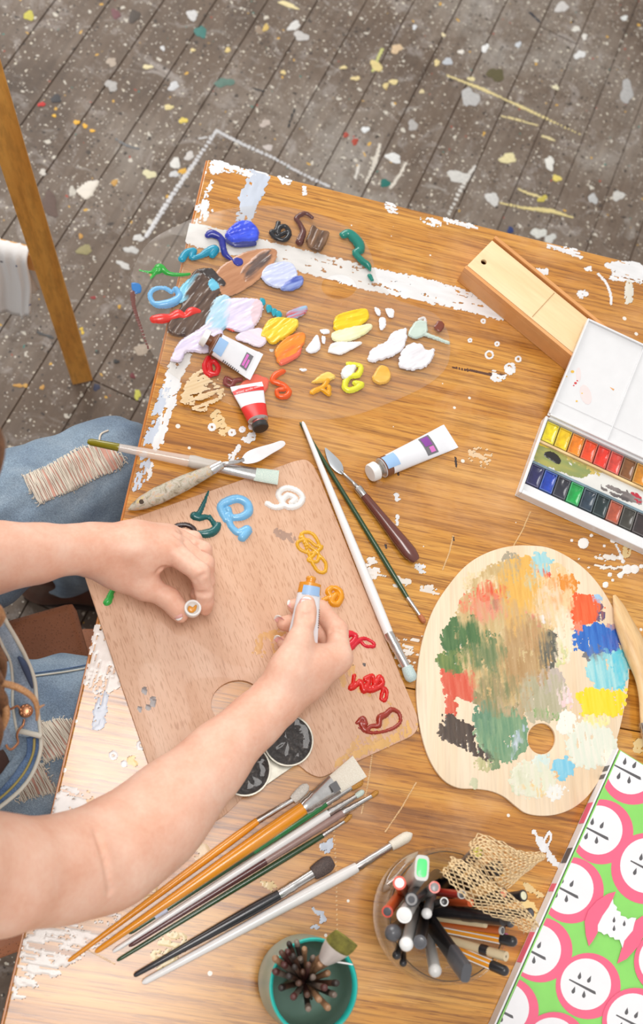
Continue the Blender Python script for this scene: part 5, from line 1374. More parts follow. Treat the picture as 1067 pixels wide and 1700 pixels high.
for nm, rgb in dict(pen_black=(42, 40, 42), pen_grey=(150, 148, 148), pen_darkgrey=(86, 86, 90), pen_white=(238, 238, 236), pen_pale=(206, 204, 200), pen_orange=(206, 92, 44), pen_red=(190, 52, 40), pen_ring=(226, 90, 70), pen_yellow=(244, 160, 40), pen_green=(92, 226, 130), pen_lime=(196, 196, 60), pen_cream=(226, 206, 168), pen_creamdisc=(240, 238, 206), pen_peach=(240, 140, 106), pen_magenta=(190, 80, 140), pen_rust=(196, 98, 46)).items():
    plain(nm, rgb, .35, coat=.3, var=.04)
NP_ = [0]
def pen(label, tx, ty, zt, rpx, body, style='flat', ring=None, center=None, name='marker_pen', lean=.55, capl=.03, capm=None, flat=None, cone=None, stripes=None, bot=None):
    NP_[0] += 1
    T = P(tx, ty, zt)
    ddx, ddy = T.x - J.x, T.y - J.y
    L_ = math.hypot(ddx, ddy)
    k = lean * min(1, .030 / (lean * L_ + 1e-6))
    jx = (NP_[0] * 37 % 11 - 5) * .0012; jy = (NP_[0] * 53 % 11 - 5) * .0012
    r = rpx * .00050
    B = Vector((J.x + ddx * .4 + jx, J.y + ddy * .4 + jy, ZT + .0085 + r * .5))
    if bot: B = P(*bot, ZT + .0085 + r * .5)
    root = thing(name, label, 'pencil' if name == 'pencil' else 'marker', (B.x, B.y, ZT + .008), 'pens standing in the glass jar')
    n = (T - B).normalized(); ln_ = (T - B).length
    fx = 1.0 if flat is None else flat
    kw = dict(power=4.0) if flat else {}
    loft('barrel', B, T - n * (capl if capm else .0), [(0, r * .5, r * .5 * fx), (.03, r * .92, r * .92 * fx), (1, r * .92, r * .92 * fx)], MATS[body], root, 16, upv=XA, **kw)
    e = T
    if capm and not cone: loft('pen_cap', T - n * capl, T, [(0, r * .98, r * .98 * fx), (.05, r, r * fx), (.93, r, r * fx), (1, r * .94, r * .94 * fx)], MATS[capm], root, 18, upv=XA, **kw)
    if cone: loft('pen_cap', T - n * capl, T, [(0, r * 1.0, r * 1.0), (.2, r, r), (.6, r * .72, r * .72), (.93, r * .42, r * .42), (1, r * .25, r * .25)], MATS[cone], root, 16)
    if style == 'dome':
        loft('end_dome', T - n * .001, T + n * r * .75, [(0, r, r), (.4, r * .92, r * .92), (.75, r * .66, r * .66), (1, r * .1, r * .1)], MATS[center or body], root, 18)
    if ring: loft('end_ring', T - n * .0012, T + n * .0006, [(0, r * .98, r * .98 * fx), (1, r * .98, r * .98 * fx)], MATS[ring], root, 20, upv=XA, **kw)
    if style == 'disc': loft('end_plug', T, T + n * .0011, [(0, r * .72, r * .72 * fx), (.8, r * .70, r * .70 * fx), (1, r * .6, r * .6 * fx)], MATS[center], root, 20, upv=XA, **kw)
    if style == 'double':
        loft('end_plug', T, T + n * .001, [(0, r * .78, r * .78), (1, r * .74, r * .74)], MATS['pen_grey'], root, 20)
        loft('end_button', T + n * .0008, T + n * .0016, [(0, r * .48, r * .48), (1, r * .4, r * .4)], MATS['pen_darkgrey'], root, 20)
    if stripes:
        s_ = ZA.cross(n).normalized(); u__ = n.cross(s_)
        for a in (.5, 1.57, 2.64):
            o_ = (s_ * math.cos(a) + u__ * math.sin(a)) * r * .93
            loft('white_stripe', B + n * .01 + o_, T - n * capl + o_, [(0, .0006, .0005), (1, .0006, .0005)], MATS['pen_white'], root, 6)
    return root
pen('flat marker with bright green end in a grey rim, standing in the jar', 700, 1441, .892, 21, 'pen_pale', 'disc', 'pen_pale', 'pen_green', flat=.58, bot=(664, 1490))
pen('red marker whose white end faces up near the jar rim', 663, 1466, .872, 11.5, 'pen_orange', 'disc', 'pen_ring', 'pen_white')
pen('orange marker with dark grey plug leaning over the left jar rim', 643, 1513, .862, 10, 'pen_orange', 'disc', 'pen_ring', 'pen_darkgrey', bot=(688, 1452))
pen('pale marker with large white round end, upper of the two white ends', 671, 1519, .885, 13, 'pen_pale', 'disc', 'pen_white', 'pen_white', bot=(708, 1458))
pen('black marker ending in concentric grey rings', 683, 1493, .890, 12.5, 'pen_black', 'double', bot=(726, 1452))
pen('grey pen with rounded white tip in the middle of the jar', 708, 1517, .872, 9, 'pen_grey', 'dome', center='pen_white', bot=(722, 1470))
pen('grey pen with orange ring around its end', 721, 1473, .872, 10, 'pen_pale', 'disc', 'pen_ring', 'pen_grey')
pen('red pen with hollow metal end pointing right', 766, 1485, .862, 7.5, 'pen_red', 'disc', 'pen_pale', 'pen_darkgrey', bot=(700, 1478))
pen('slim black pen with a white ring at its end', 737, 1497, .862, 7.5, 'pen_black', 'disc', 'pen_white', 'pen_black')
pen('black marker with a big shiny domed end at the left rim', 652, 1549, .872, 14, 'pen_black', 'dome', center='pen_darkgrey')
pen('pale marker with white domed end, lower of the two white ends', 674, 1568, .885, 11.5, 'pen_pale', 'dome', center='pen_white', bot=(692, 1500))
pen('black marker with dark grey notched end', 697, 1564, .885, 11.5, 'pen_black', 'disc', 'pen_darkgrey', 'pen_darkgrey', bot=(706, 1506))
pen('thin black pen with a ball-shaped end below the domed marker', 658, 1586, .855, 7.5, 'pen_black', 'dome')
pen('thin black pen with a small round end nearest the jar front', 669, 1599, .850, 6.5, 'pen_black', 'dome')
pen('pale grey pen leaning toward the front of the jar', 722, 1612, .872, 11, 'pen_pale', 'dome', bot=(706, 1530))
pen('wide black marker with a grey side leaning out of the jar front', 774, 1616, .886, 16, 'pen_black', 'flat', flat=.55, capm='pen_darkgrey', capl=.034, bot=(692, 1500))
pen('thick black marker with tapered cap lying to the right in the jar', 836, 1526, .866, 12, 'pen_black', cone='pen_black', capl=.045, bot=(668, 1506))
pen('cream pencil under the thick black marker', 806, 1535, .846, 6, 'pen_cream', name='pencil', bot=(664, 1516))
pen('rust orange pencil with hollow metal end', 833, 1545, .848, 7, 'pen_rust', 'disc', 'pen_pale', 'pen_darkgrey', name='pencil', bot=(664, 1524))
pen('orange fineliner with white stripes and a round black cap end', 852, 1563, .852, 9, 'pen_yellow', 'dome', center='pen_black', capm='pen_black', capl=.012, stripes=True, bot=(672, 1528))
pen('cream pencil with a black cone cap', 840, 1588, .846, 9, 'pen_cream', cone='pen_black', capl=.026, name='pencil', bot=(678, 1540))
pen('orange fineliner with white stripes nearest the sketchbook corner', 838, 1612, .846, 9, 'pen_yellow', 'dome', center='pen_black', capm='pen_black', capl=.014, stripes=True, bot=(680, 1545))
pen('black marker with yellow-green disc on its end, farthest in the jar', 792, 1415, .882, 12, 'pen_black', 'disc', 'pen_black', 'pen_lime', bot=(728, 1476))
pen('black marker with broad flat black end inside the gold net', 823, 1441, .878, 14, 'pen_black', 'disc', 'pen_black', 'pen_black', bot=(742, 1484))
pen('black marker with cream disc on its end at the right of the jar', 868, 1487, .850, 10, 'pen_black', 'disc', 'pen_black', 'pen_creamdisc')
pen('black pen whose end pokes out of the net fringe', 880, 1516, .842, 9, 'pen_black', 'disc', 'pen_black', 'pen_darkgrey')
pen('black pen with peach disc seen through the gold net', 835, 1483, .856, 9, 'pen_black', 'disc', 'pen_black', 'pen_peach')
pen('orange pen with grey label lying low in the jar', 781, 1499, .852, 7, 'pen_orange', 'flat')
pen('slim black pen with ball end right of the thick black marker', 848, 1533, .848, 7.5, 'pen_black', 'dome', center='pen_darkgrey')
pen('magenta pen behind the striped fineliner', 840, 1556, .838, 7, 'pen_magenta', 'flat')

# gold mesh net draped over the pens
plain('gold_thread', (250, 222, 174), .45, var=.1, scale=400)
def net_patch(secs, nu, nv, ph=0.0):
    S = np.array([[(*P(a[0], a[1], z), ) , (*P(b[0], b[1], z), )] for a, b, z in secs])      # n,2,3
    left = catmull(S[:, 0], 10); right = catmull(S[:, 1], 10); n = len(left)
    def at(u, v):
        f = v * (n - 1); i = int(min(n - 2, f)); t = f - i
        a = left[i] * (1 - t) + left[i + 1] * t; b = right[i] * (1 - t) + right[i + 1] * t
        p = a * (1 - u) + b * u
        p = p + np.array([0, 0, .012 * math.sin(math.pi * u) + .0022 * math.sin(u * 19 + v * 6 + ph)])
        w = mnoise.noise_vector(Vector((u * 4 + ph, v * 9, ph))) * .0012
        return Vector(p) + w
    geo = []
    for j in range(nv):
        for i in range(nu + 1):
            u0 = (i + (.5 if j % 2 else 0)) / (nu + .5)
            if u0 > 1: continue
            for d in ((-.5, .5)):
                u1 = u0 + d / (nu + .5)
                if u1 < -1e-6 or u1 > 1.0001: continue
                p, q = at(u0, j / nv), at(max(0, u1), (j + 1) / nv)
                geo.append(tube_path(None, [p, (p + q) / 2 + Vector((0, 0, .0003)), q], .00044, None, seg=4))
    return geo
GA_ = net_patch([((729, 1447), (748, 1421), .892), ((750, 1472), (778, 1434), .900), ((782, 1502), (808, 1460), .896), ((806, 1517), (846, 1484), .886), ((846, 1531), (874, 1508), .868), ((868, 1549), (892, 1536), .852)], 8, 24)
GB_ = net_patch([((771, 1428), (777, 1400), .884), ((800, 1450), (800, 1384), .894), ((830, 1470), (840, 1400), .884), ((858, 1459), (868, 1413), .862), ((880, 1441), (896, 1414), .838), ((893, 1428), (899, 1417), .826)], 9, 19, 1.7)
GC_ = net_patch([((780, 1440), (790, 1392), .872), ((806, 1462), (815, 1392), .876), ((838, 1476), (850, 1408), .862), ((862, 1456), (874, 1420), .846), ((884, 1436), (893, 1420), .832)], 8, 15, 3.1)
v, f = merge_geo(GA_ + GB_ + GC_)
net = mesh_obj('mesh_net', v, f, MATS['gold_thread'], None, True)
tag(net, 'gold mesh net draped over the markers in the jar', 'net')

# ------------------------------------------------------------------ teal cup of brushes
m = NM('frosted_teal_glass'); m.col(L(150, 186, 170)); m.set(rough=.35, trans=.35, ior=1.3, coat=.2)
plain('teal_glaze', (52, 196, 184), .25, coat=.5)
Q0 = P(492, 1625, ZT)
cup = thing('teal_cup', 'frosted teal cup packed with used brushes at the near edge', 'cup', Q0)
lathe('cup_wall', Q0, [(.030, .0005), (.036, .006), (.0385, .030), (.0380, .060), (.0365, .084), (.0368, .088), (.0350, .088), (.0345, .084), (.0350, .060), (.0345, .012), (.028, .008)], MATS['frosted_teal_glass'], cup)
lathe('rim_glaze', Q0, [(.0372, .0868), (.0374, .0884), (.0362, .0896), (.0344, .0886), (.0341, .0800), (.0346, .0805)], MATS['teal_glaze'], cup, loop=True)
for nm, rgb in dict(used_brown=(88, 60, 46), used_dark=(50, 40, 36), used_tan=(156, 118, 86), used_maroon=(84, 44, 40), used_grey=(126, 110, 98)).items(): plain(nm, rgb, .5, var=.25, scale=250)
rb_ = random.Random(5)
ends = [(479, 1565, 5), (492, 1562, 5), (455, 1590, 6), (466, 1580, 5), (476, 1578, 5.5), (486, 1585, 5), (498, 1590, 6), (505, 1574, 5.5), (512, 1600, 5), (470, 1600, 6), (488, 1604, 5), (520, 1588, 5), (532, 1600, 6), (502, 1612, 5), (455, 1612, 6), (478, 1620, 6), (520, 1622, 6), (545, 1615, 6), (495, 1632, 6), (540, 1640, 6), (560, 1632, 6), (556, 1652, 6), (530, 1660, 6), (510, 1652, 6), (486, 1656, 6), (465, 1640, 6), (512, 1676, 6), (545, 1674, 6)]
mn = ['used_brown', 'used_dark', 'used_tan', 'used_maroon', 'used_grey']
def cup_brush(label, tx, ty, rpx, zt, mat, hd, gi):
    T = P(tx, ty, zt); dx_, dy_ = T.x - Q0.x, T.y - Q0.y
    B = Vector((Q0.x - dx_ * .45, Q0.y - dy_ * .45, ZT + .012)); r = rpx * .00047
    root = thing('used_brush', label, 'paintbrush', (B.x, B.y, ZT + .009), gi)
    n = (T - B).normalized()
    loft('handle', B, T - n * .006, [(0, r * .5, r * .5), (.5, r * .8, r * .8), (1, r * .9, r * .9)], MATS[mat], root, 10)
    loft('handle_end', T - n * .007, T, [(0, r, r), (.6, r * 1.0, r * 1.0), (.9, r * .8, r * .8), (1, r * .4, r * .4)], MATS[hd], root, 10)
    return root
for i, (a, b, r) in enumerate(ends):
    nmx = [q.split('_')[1] for q in mn]
    cup_brush('worn brush with %s end on a %s handle, standing in the teal cup' % (nmx[(i * 3 + 1) % 5], nmx[i % 5]), a, b, r, .862 + rb_.uniform(-.012, .016), mn[i % 5], mn[(i * 3 + 1) % 5], 'worn brushes in the teal cup')
fb = thing('flat_brush', 'flat brush with white ferrule and yellow-green stained bristles leaning from the teal cup', 'paintbrush', Q0 + Vector((0, 0, .009)))
bs, fs_, ft_ = Vector((Q0.x - .012, Q0.y - .006, ZT + .012)), P(540, 1592, .862), P(560, 1572, .880)
loft('handle', bs, fs_, [(0, .002, .002), (.6, .005, .005), (1, .006, .005)], MATS['used_tan'], fb, 12)
loft('ferrule', fs_, ft_, [(0, .0062, .0052), (.5, .0095, .005), (1, .0115, .0042)], plain('ferrule_white', (226, 214, 206), .35, .3), fb, 16)
nn = (ft_ - fs_).normalized()
loft('bristles', ft_ - nn * .001, ft_ + nn * .016, [(0, .0112, .004), (.5, .0116, .0036), (1, .0108, .001)], plain('stained_bristle', (116, 110, 40), .6, var=.4, scale=200), fb, 16)
tg = box('price_tag', P(561, 1597, .855), (.010, .0004, .012), MATS['paper_white'], fb, (XA, YA, ZA), 0)

# ------------------------------------------------------------------ easel leg with a cloth on its crossbar
wood('easel_wood', (206, 136, 52), (232, 166, 76), (240, 180, 96), ang=0, across=40, along=2, fine=300, finek=.2, rough=.45, coat=.15)
e0 = P(137, 632, .0); e1_ = P(22, 260, .62)
ez = (e1_ - e0).normalized(); ex = (P(155, 630, 0) - P(120, 636, 0)); ex = (ex - ez * ex.dot(ez)).normalized(); ey = ez.cross(ex)
easel = thing('easel', 'orange-brown wooden easel leg slanting across the painted floor', 'easel', (e0.x, e0.y, 0))
def wood_post(name, a, b, wx, wy, par):
    n = (b - a).normalized(); s = (ex - n * ex.dot(n)).normalized(); u = n.cross(s)
    bm = bmesh.new(); box_geo(bm, (a + b) / 2, n, s, u, (b - a).length / 2, wx, wy, .0015)
    return bm_obj(name, bm, MATS['easel_wood'], par)
wood_post('leg', e0 + ez * .012, e0 + ez * 1.5, .0185, .011, easel)
cbar = P(60, 436, .30)
wood_post('leg', e0 + Vector((-.62, .02, 0)) + ez * .012, e0 + Vector((-.55, .02, 0)) + ez * 1.5, .0185, .011, easel)
ca = Vector((cbar.x + .005, cbar.y, .30)); cbv = ca + Vector((-.62, .012, .0))
bm = bmesh.new(); box_geo(bm, (ca + cbv) / 2, XA, YA, ZA, .31, .009, .022, .0015); bm_obj('crossbar', bm, MATS['easel_wood'], easel)
def clothm():
    m = NM('sprigged_white_cotton'); v = m.coords()
    vo = m.node('ShaderNodeTexVoronoi'); vo.inputs['Scale'].default_value = 42; m.l.new(v, vo.inputs['Vector'])
    sep = m.node('ShaderNodeSeparateColor'); m.l.new(vo.outputs['Color'], sep.inputs[0])
    near = m.math('LESS_THAN', vo.outputs['Distance'], .14); pk = m.math('LESS_THAN', sep.outputs[0], .6)
    col2 = m.ramp(sep.outputs[1], [(.4, L(70, 90, 170)), (.6, L(140, 140, 146))])
    m.col(m.mix(m.math('MULTIPLY', near, pk), L(240, 238, 236), col2)); m.set(rough=.8); m.bump(m.noise(v, 500, 3), .15, .001); return m.m
clothm()
vs, fs = [], []
NXc, NYc = 36, 30
xr, xl = P(50, 430, .30).x, P(-75, 430, .30).x
for i in range(NXc + 1):
    for j in range(NYc + 1):
        u = i / NXc; t = j / NYc * 2 - 1        # t<0 far side, t>0 side facing the table
        x = xr + (xl - xr) * u
        yb = ca.y + .012 * ((x - ca.x) / -.62)
        ln_ = (.150 + .035 * math.sin(u * 5 + .2)) * abs(t)
        fold = .008 * math.sin(u * 17) * abs(t) + .004 * math.sin(u * 41 + 1)
        hang = min(1, abs(t) / .14)
        sgn = -1 if t > 0 else 1
        y = yb + sgn * (.0125 * math.sin(hang * math.pi / 2) + max(0, fold) * hang + .012 * abs(t))
        z = .3245 + .0022 * (1 - hang) - max(0, ln_ - .016)
        vs.append((x + .006 * math.sin(t * 5) * abs(t) + .008 * abs(t), y, z))
for i in range(NXc):
    for j in range(NYc): q = i * (NYc + 1) + j; fs.append([q, q + 1, q + NYc + 2, q + NYc + 1])
cloth = mesh_obj('cotton_cloth', vs, fs, MATS['sprigged_white_cotton'], None, True)
tag(cloth, 'white cotton cloth with tiny blue sprigs hanging over the easel crossbar', 'cloth')
sm = cloth.modifiers.new('thickness', 'SOLIDIFY'); sm.thickness = .0012; sm.offset = 1

# ------------------------------------------------------------------ leather stool and a lower footstool
def leather(name, rgb):
    m = NM(name); v = m.coords()
    vo = m.node('ShaderNodeTexVoronoi'); vo.inputs['Scale'].default_value = 300; m.l.new(v, vo.inputs['Vector'])
    hole_ = m.math('LESS_THAN', vo.outputs['Distance'], .26)
    c = m.ramp(m.noise(v, 12, 4), [(.3, tuple(x * .85 for x in L(rgb))), (.7, tuple(x * 1.12 for x in L(rgb)))])
    m.col(m.mix(m.math('MULTIPLY', hole_, .6), c, tuple(x * .45 for x in L(rgb)))); m.set(rough=.5); m.bump(vo.outputs['Distance'], .25, .001); return m.m
leather('brown_pored_leather', (196, 126, 88)); plain('dark_leather', (136, 82, 58), .55, var=.15); plain('dark_wood_leg', (58, 40, 30), .5)
q1 = Vector((-.88, -.47, 0)).normalized(); q2 = Vector((-q1.y, q1.x, 0)); q2 = q2 if q2.y < 0 else -q2
c1 = P(121, 999, .46); SC_ = Vector((c1.x, c1.y, 0)) + q1 * .185 + q2 * .185
stool = thing('leather_stool', 'brown leather stool seat the person sits on', 'stool', SC_)
bm = bmesh.new(); box_geo(bm, SC_ + ZA * .43, q1, q2, ZA, .187, .187, .030, .012); sharp(bm_obj('seat', bm, MATS['brown_pored_leather'], stool), 60)
box('seat_frame', SC_ + ZA * .385, (.178, .178, .015), MATS['dark_leather'], stool, (q1, q2, ZA), .002)
for a in (-1, 1):
    for b in (-1, 1): box('leg', SC_ + q1 * .155 * a + q2 * .155 * b + ZA * .185, (.018, .018, .185), MATS['dark_wood_leg'], stool, (q1, q2, ZA), .002)
o1 = P(160, 1031, .24); 
ott = thing('leather_footstool', 'dark brown leather footstool low under the table edge', 'footstool', (o1.x + .066, o1.y - .075, 0))
oc = Vector((o1.x + .066, o1.y - .075, 0))
r1 = Vector((math.cos(.18), math.sin(.18), 0)); r2 = Vector((-r1.y, r1.x, 0))
bm = bmesh.new(); box_geo(bm, oc + ZA * .12, r1, r2, ZA, .070, .070, .118, .010); sharp(bm_obj('body', bm, MATS['dark_leather'], ott), 60)
bm = bmesh.new(); box_geo(bm, oc + ZA * .2445, r1, r2, ZA, .072, .072, .006, .004); sharp(bm_obj('lid', bm, MATS['brown_pored_leather'], ott), 60)
# ------------------------------------------------------------------ implicit-surface modelling for the figure
class Field:
    def __init__(s, lo, hi, h):
        s.lo = np.array(lo, float); s.h = h
        s.n = (np.ceil((np.array(hi) - s.lo) / h).astype(int) + 1)
        s.F = np.full(s.n, .06, np.float32)
        s.ax = [(s.lo[i] + np.arange(s.n[i]) * h).astype(np.float32) for i in range(3)]
    def _sub(s, mn, mx):
        a = np.clip(((mn - s.lo) / s.h).astype(int), 0, s.n - 1); b = np.clip(((mx - s.lo) / s.h).astype(int) + 2, 1, s.n)
        return tuple(slice(a[i], b[i]) for i in range(3))
    def _dist(s, sl, a, ra, b, rb):
        X = s.ax[0][sl[0]][:, None, None]; Y = s.ax[1][sl[1]][None, :, None]; Z = s.ax[2][sl[2]][None, None, :]
        d = b - a; l2 = float(d @ d) + 1e-12
        t = np.clip(((X - a[0]) * d[0] + (Y - a[1]) * d[1] + (Z - a[2]) * d[2]) / l2, 0, 1)
        D = np.sqrt((X - a[0] - t * d[0]) ** 2 + (Y - a[1] - t * d[1]) ** 2 + (Z - a[2] - t * d[2]) ** 2)
        return D - (ra + (rb - ra) * t)
    @staticmethod
    def smin(a, b, k):
        h = np.maximum(k - np.abs(a - b), 0) / k
        return np.minimum(a, b) - h * h * k * .25
    def cone(s, a, ra, b, rb, k=.008, G=None):
        a = np.array(a, float); b = np.array(b, float); m = max(ra, rb) + .03
        sl = s._sub(np.minimum(a, b) - m, np.maximum(a, b) + m)
        G = s.F if G is None else G
        G[sl] = s.smin(G[sl], s._dist(sl, a, ra, b, rb).astype(np.float32), k)
    def chain(s, pts, k=.006, km=None):
        """pts = [(Vector, r)...]; km: blend of the whole chain with what is already there"""
        if km is None:
            for (a, ra), (b, rb) in zip(pts[:-1], pts[1:]): s.cone(a, ra, b, rb, k)
            return
        G = np.full(s.n, .06, np.float32)
        for (a, ra), (b, rb) in zip(pts[:-1], pts[1:]): s.cone(a, ra, b, rb, k, G)
        s.F = s.smin(s.F, G, km)
    def carve(s, pts, r):
        for a, b in zip(pts[:-1], pts[1:]):
            a = np.array(a, float); b = np.array(b, float); m = r + .006
            sl = s._sub(np.minimum(a, b) - m, np.maximum(a, b) + m)
            d = -s._dist(sl, a, r, b, r).astype(np.float32)
            s.F[sl] = -s.smin(-s.F[sl], -d, .003)
    def top(s, px, py, z0=1.0):
        """highest surface point under picture point (px, py)"""
        for z in np.arange(z0, .76, -.0008):
            p = P(px, py, z); i = np.round((np.array(p) - s.lo) / s.h).astype(int)
            if (i >= 0).all() and (i < s.n).all() and s.F[tuple(i)] < 0: return p
        return None
    def mesh(s):
        F = s.F; ins = F < 0
        c = [ins[i:ins.shape[0] - 1 + i, j:ins.shape[1] - 1 + j, k:ins.shape[2] - 1 + k] for i in (0, 1) for j in (0, 1) for k in (0, 1)]
        cnt = sum(q.astype(np.int8) for q in c)
        act = (cnt > 0) & (cnt < 8)
        I = np.argwhere(act); idx = -np.ones(act.shape, np.int32); idx[act] = np.arange(len(I))
        acc = np.zeros((len(I), 3)); num = np.zeros(len(I))
        cor = [(i, j, k) for i in (0, 1) for j in (0, 1) for k in (0, 1)]
        val = [F[I[:, 0] + i, I[:, 1] + j, I[:, 2] + k] for (i, j, k) in cor]
        for p in range(8):
            for ax in range(3):
                if cor[p][ax] == 1: continue
                q_ = list(cor[p]); q_[ax] = 1; q = cor.index(tuple(q_))
                a, b = val[p], val[q]; x = (a < 0) != (b < 0)
                t = np.where(x, a / (a - b + 1e-12 * (a == b)), 0)
                pos = np.tile(np.array(cor[p], float), (len(I), 1)); pos[:, ax] += t
                acc[x] += pos[x]; num[x] += 1
        V = s.lo + (I + acc / num[:, None]) * s.h
        faces = []
        for ax in range(3):
            o1, o2 = [k for k in range(3) if k != ax]
            sl0 = [slice(None)] * 3; sl1 = [slice(None)] * 3
            sl0[ax] = slice(0, -1); sl1[ax] = slice(1, None)
            A, B = ins[tuple(sl0)], ins[tuple(sl1)]
            E = np.argwhere(A != B)
            E = E[(E[:, o1] > 0) & (E[:, o2] > 0) & (E[:, o1] < act.shape[o1]) & (E[:, o2] < act.shape[o2])]
            def g(d1, d2):
                e = E.copy(); e[:, o1] += d1; e[:, o2] += d2
                return idx[e[:, 0], e[:, 1], e[:, 2]]
            q = np.stack([g(-1, -1), g(0, -1), g(0, 0), g(-1, 0)], 1)
            inside0 = A[E[:, 0], E[:, 1], E[:, 2]]
            flip = inside0 if ax != 1 else ~inside0
            q[~flip] = q[~flip][:, ::-1]
            faces.append(q)
        Fc = np.concatenate(faces); Fc = Fc[(Fc >= 0).all(1)]
        return V, Fc

def chn(*pts): return [(P(a, b, z), r) for (a, b, z, r) in pts]

def skin_mat():
    m = NM('skin'); v = m.coords()
    f = m.noise(v, 26, 4, .6); g = m.noise(v, 260, 3, .6)
    c = m.ramp(f, [(.30, L(228, 176, 152)), (.5, L(236, 190, 168)), (.72, L(242, 204, 184))])
    c = m.mix(.25, c, m.ramp(g, [(.35, L(206, 146, 122)), (.65, L(244, 212, 192))]), 'SOFT_LIGHT')
    m.col(c); m.set(rough=.46, sss=.12, spec=.35)
    m.b.inputs['Subsurface Radius'].default_value = (.010, .004, .002)
    m.b.inputs['Subsurface Scale'].default_value = .35
    m.bump(m.noise(v, 900, 3, .6), .12, .0006)
    return m.m
skin_mat()

# right arm and hand --------------------------------------------------
ra_pts = chn((-260, 1425, 1.06, .045), (-110, 1440, 1.00, .040), (0, 1453, .95, .0355), (100, 1443, .905, .0335), (160, 1427, .880, .0320), (214, 1392, .866, .0305), (288, 1325, .850, .0272), (368, 1248, .834, .0222), (428, 1192, .823, .0186), (456, 1166, .821, .0182))
RF = Field((-.16, -.95, .752), (.33, -.46, 1.12), .0017)
RF.chain(ra_pts, .03)
# fleshy underside of the forearm
RF.chain(chn((190, 1425, .868, .0285), (262, 1370, .852, .0255), (340, 1290, .838, .0205)), .03)
# palm and back of the hand
for tgt in ((562, 1092, .819, .0130), (556, 1092, .803, .0130), (547, 1098, .788, .0125), (536, 1105, .776, .0115)):
    RF.chain([(P(458, 1163, .818), .0170), (P((458 + tgt[0]) / 2, (1163 + tgt[1]) / 2, (.818 + tgt[2]) / 2), .0155), (P(*tgt[:3]), tgt[3])], .012)
RF.chain(chn((462, 1158, .823, .0172), (480, 1112, .833, .0160), (494, 1072, .838, .0120)), .014)
RF.chain(chn((486, 1112, .826, .0165), (520, 1102, .824, .0155), (552, 1094, .820, .0125)), .012)
# fingers (each its own chain so they stay apart)
RF.chain(chn((562, 1092, .818, .0126), (560, 1046, .806, .0100), (532, 1012, .796, .0090), (506, 1005, .7945, .0082), (488, 1006, .7945, .0070)), .004, .0035)
RF.chain(chn((556, 1090, .802, .0126), (549, 1058, .788, .0095), (512, 1038, .7845, .0088), (484, 1035, .7870, .0082), (471, 1035, .7900, .0073)), .004, .0030)
RF.chain(chn((548, 1096, .788, .0120), (543, 1075, .775, .0090), (505, 1066, .7715, .0084), (482, 1066, .7745, .0078), (470, 1067, .7785, .0068)), .004, .0030)
RF.chain(chn((537, 1104, .777, .0108), (534, 1090, .7675, .0080), (506, 1086, .7645, .0072), (486, 1088, .7650, .0062)), .004, .0030)
# thumb on top of the tube
RF.chain(chn((492, 1086, .837, .0130), (499, 1060, .8395, .0104), (506, 1030, .8405, .0090), (508, 1014, .8385, .0086), (510, 1001, .8355, .0074)), .006, .007)

def crease(fld, path, r, lift=.0010, z0=.97):
    q = [fld.top(a, b, z0) for a, b in catmull(np.array(path, float), 4)]
    q = [p + ZA * lift for p in q if p]
    if len(q) > 1: fld.carve(q, r)
crease(RF, [(160, 1378), (168, 1400), (176, 1430), (182, 1462), (184, 1482)], .0020, .0017)
crease(RF, [(497, 1020), (507, 1022), (517, 1020)], .0014); crease(RF, [(496, 1027), (507, 1029), (518, 1027)], .0014)
crease(RF, [(547, 1048), (556, 1042), (566, 1046)], .0014)
# left arm and hand ---------------------------------------------------
LF = Field((-.29, -.66, .752), (.12, -.40, 1.10), .0017)
LF.chain([(Vector((-.20, -.535, 1.07)), .045), (Vector((-.235, -.54, .93)), .038), (Vector((-.235, -.548, .882)), .034), (P(-150, 926, .872), .0315), (P(-80, 924, .860), .0295), (P(0, 921, .846), .0262), (P(70, 916, .832), .0222), (P(135, 911, .818), .0192), (P(160, 911, .813), .0186)], .02)
LF.chain([(P(-140, 950, .850), .0275), (P(-50, 946, .838), .0225), (P(50, 930, .826), .016)], .02)
for tgt in ((282, 915, .812, .0122), (284, 900, .805, .0120), (278, 891, .794, .0116), (266, 888, .783, .0108)):
    LF.chain([(P(158, 912, .811), .0172), (P((158 + tgt[0]) / 2 + 6, (912 + tgt[1]) / 2, (.811 + tgt[2]) / 2 + .002), .0152), (P(*tgt[:3]), tgt[3])], .014)
LF.chain(chn((160, 922, .803, .0165), (196, 944, .793, .0172), (238, 972, .790, .0122)), .016)
LF.chain(chn((196, 935, .800, .0165), (236, 932, .803, .0140), (266, 922, .808, .0115)), .012)
LF.chain(chn((283, 914, .812, .0122), (331, 950, .816, .0096), (339, 984, .799, .0086), (340, 1000, .790, .0080), (341, 1011, .7835, .0066)), .004, .0014)
LF.chain(chn((288, 899, .803, .0112), (341, 935, .801, .0084), (342, 966, .786, .0080), (327, 986, .7740, .0068)), .004, .0010)
LF.chain(chn((284, 888, .793, .0106), (338, 913, .788, .0078), (343, 945, .775, .0074), (328, 972, .7660, .0064)), .004, .0010)
LF.chain(chn((270, 885, .782, .0100), (322, 894, .778, .0072), (338, 922, .768, .0068), (330, 948, .7645, .0060)), .004, .0010)
LF.chain(chn((212, 955, .792, .0150), (242, 973, .7905, .0122), (281, 994, .7895, .0102), (294, 1010, .787, .0090), (300, 1022, .784, .0072)), .006, .008)

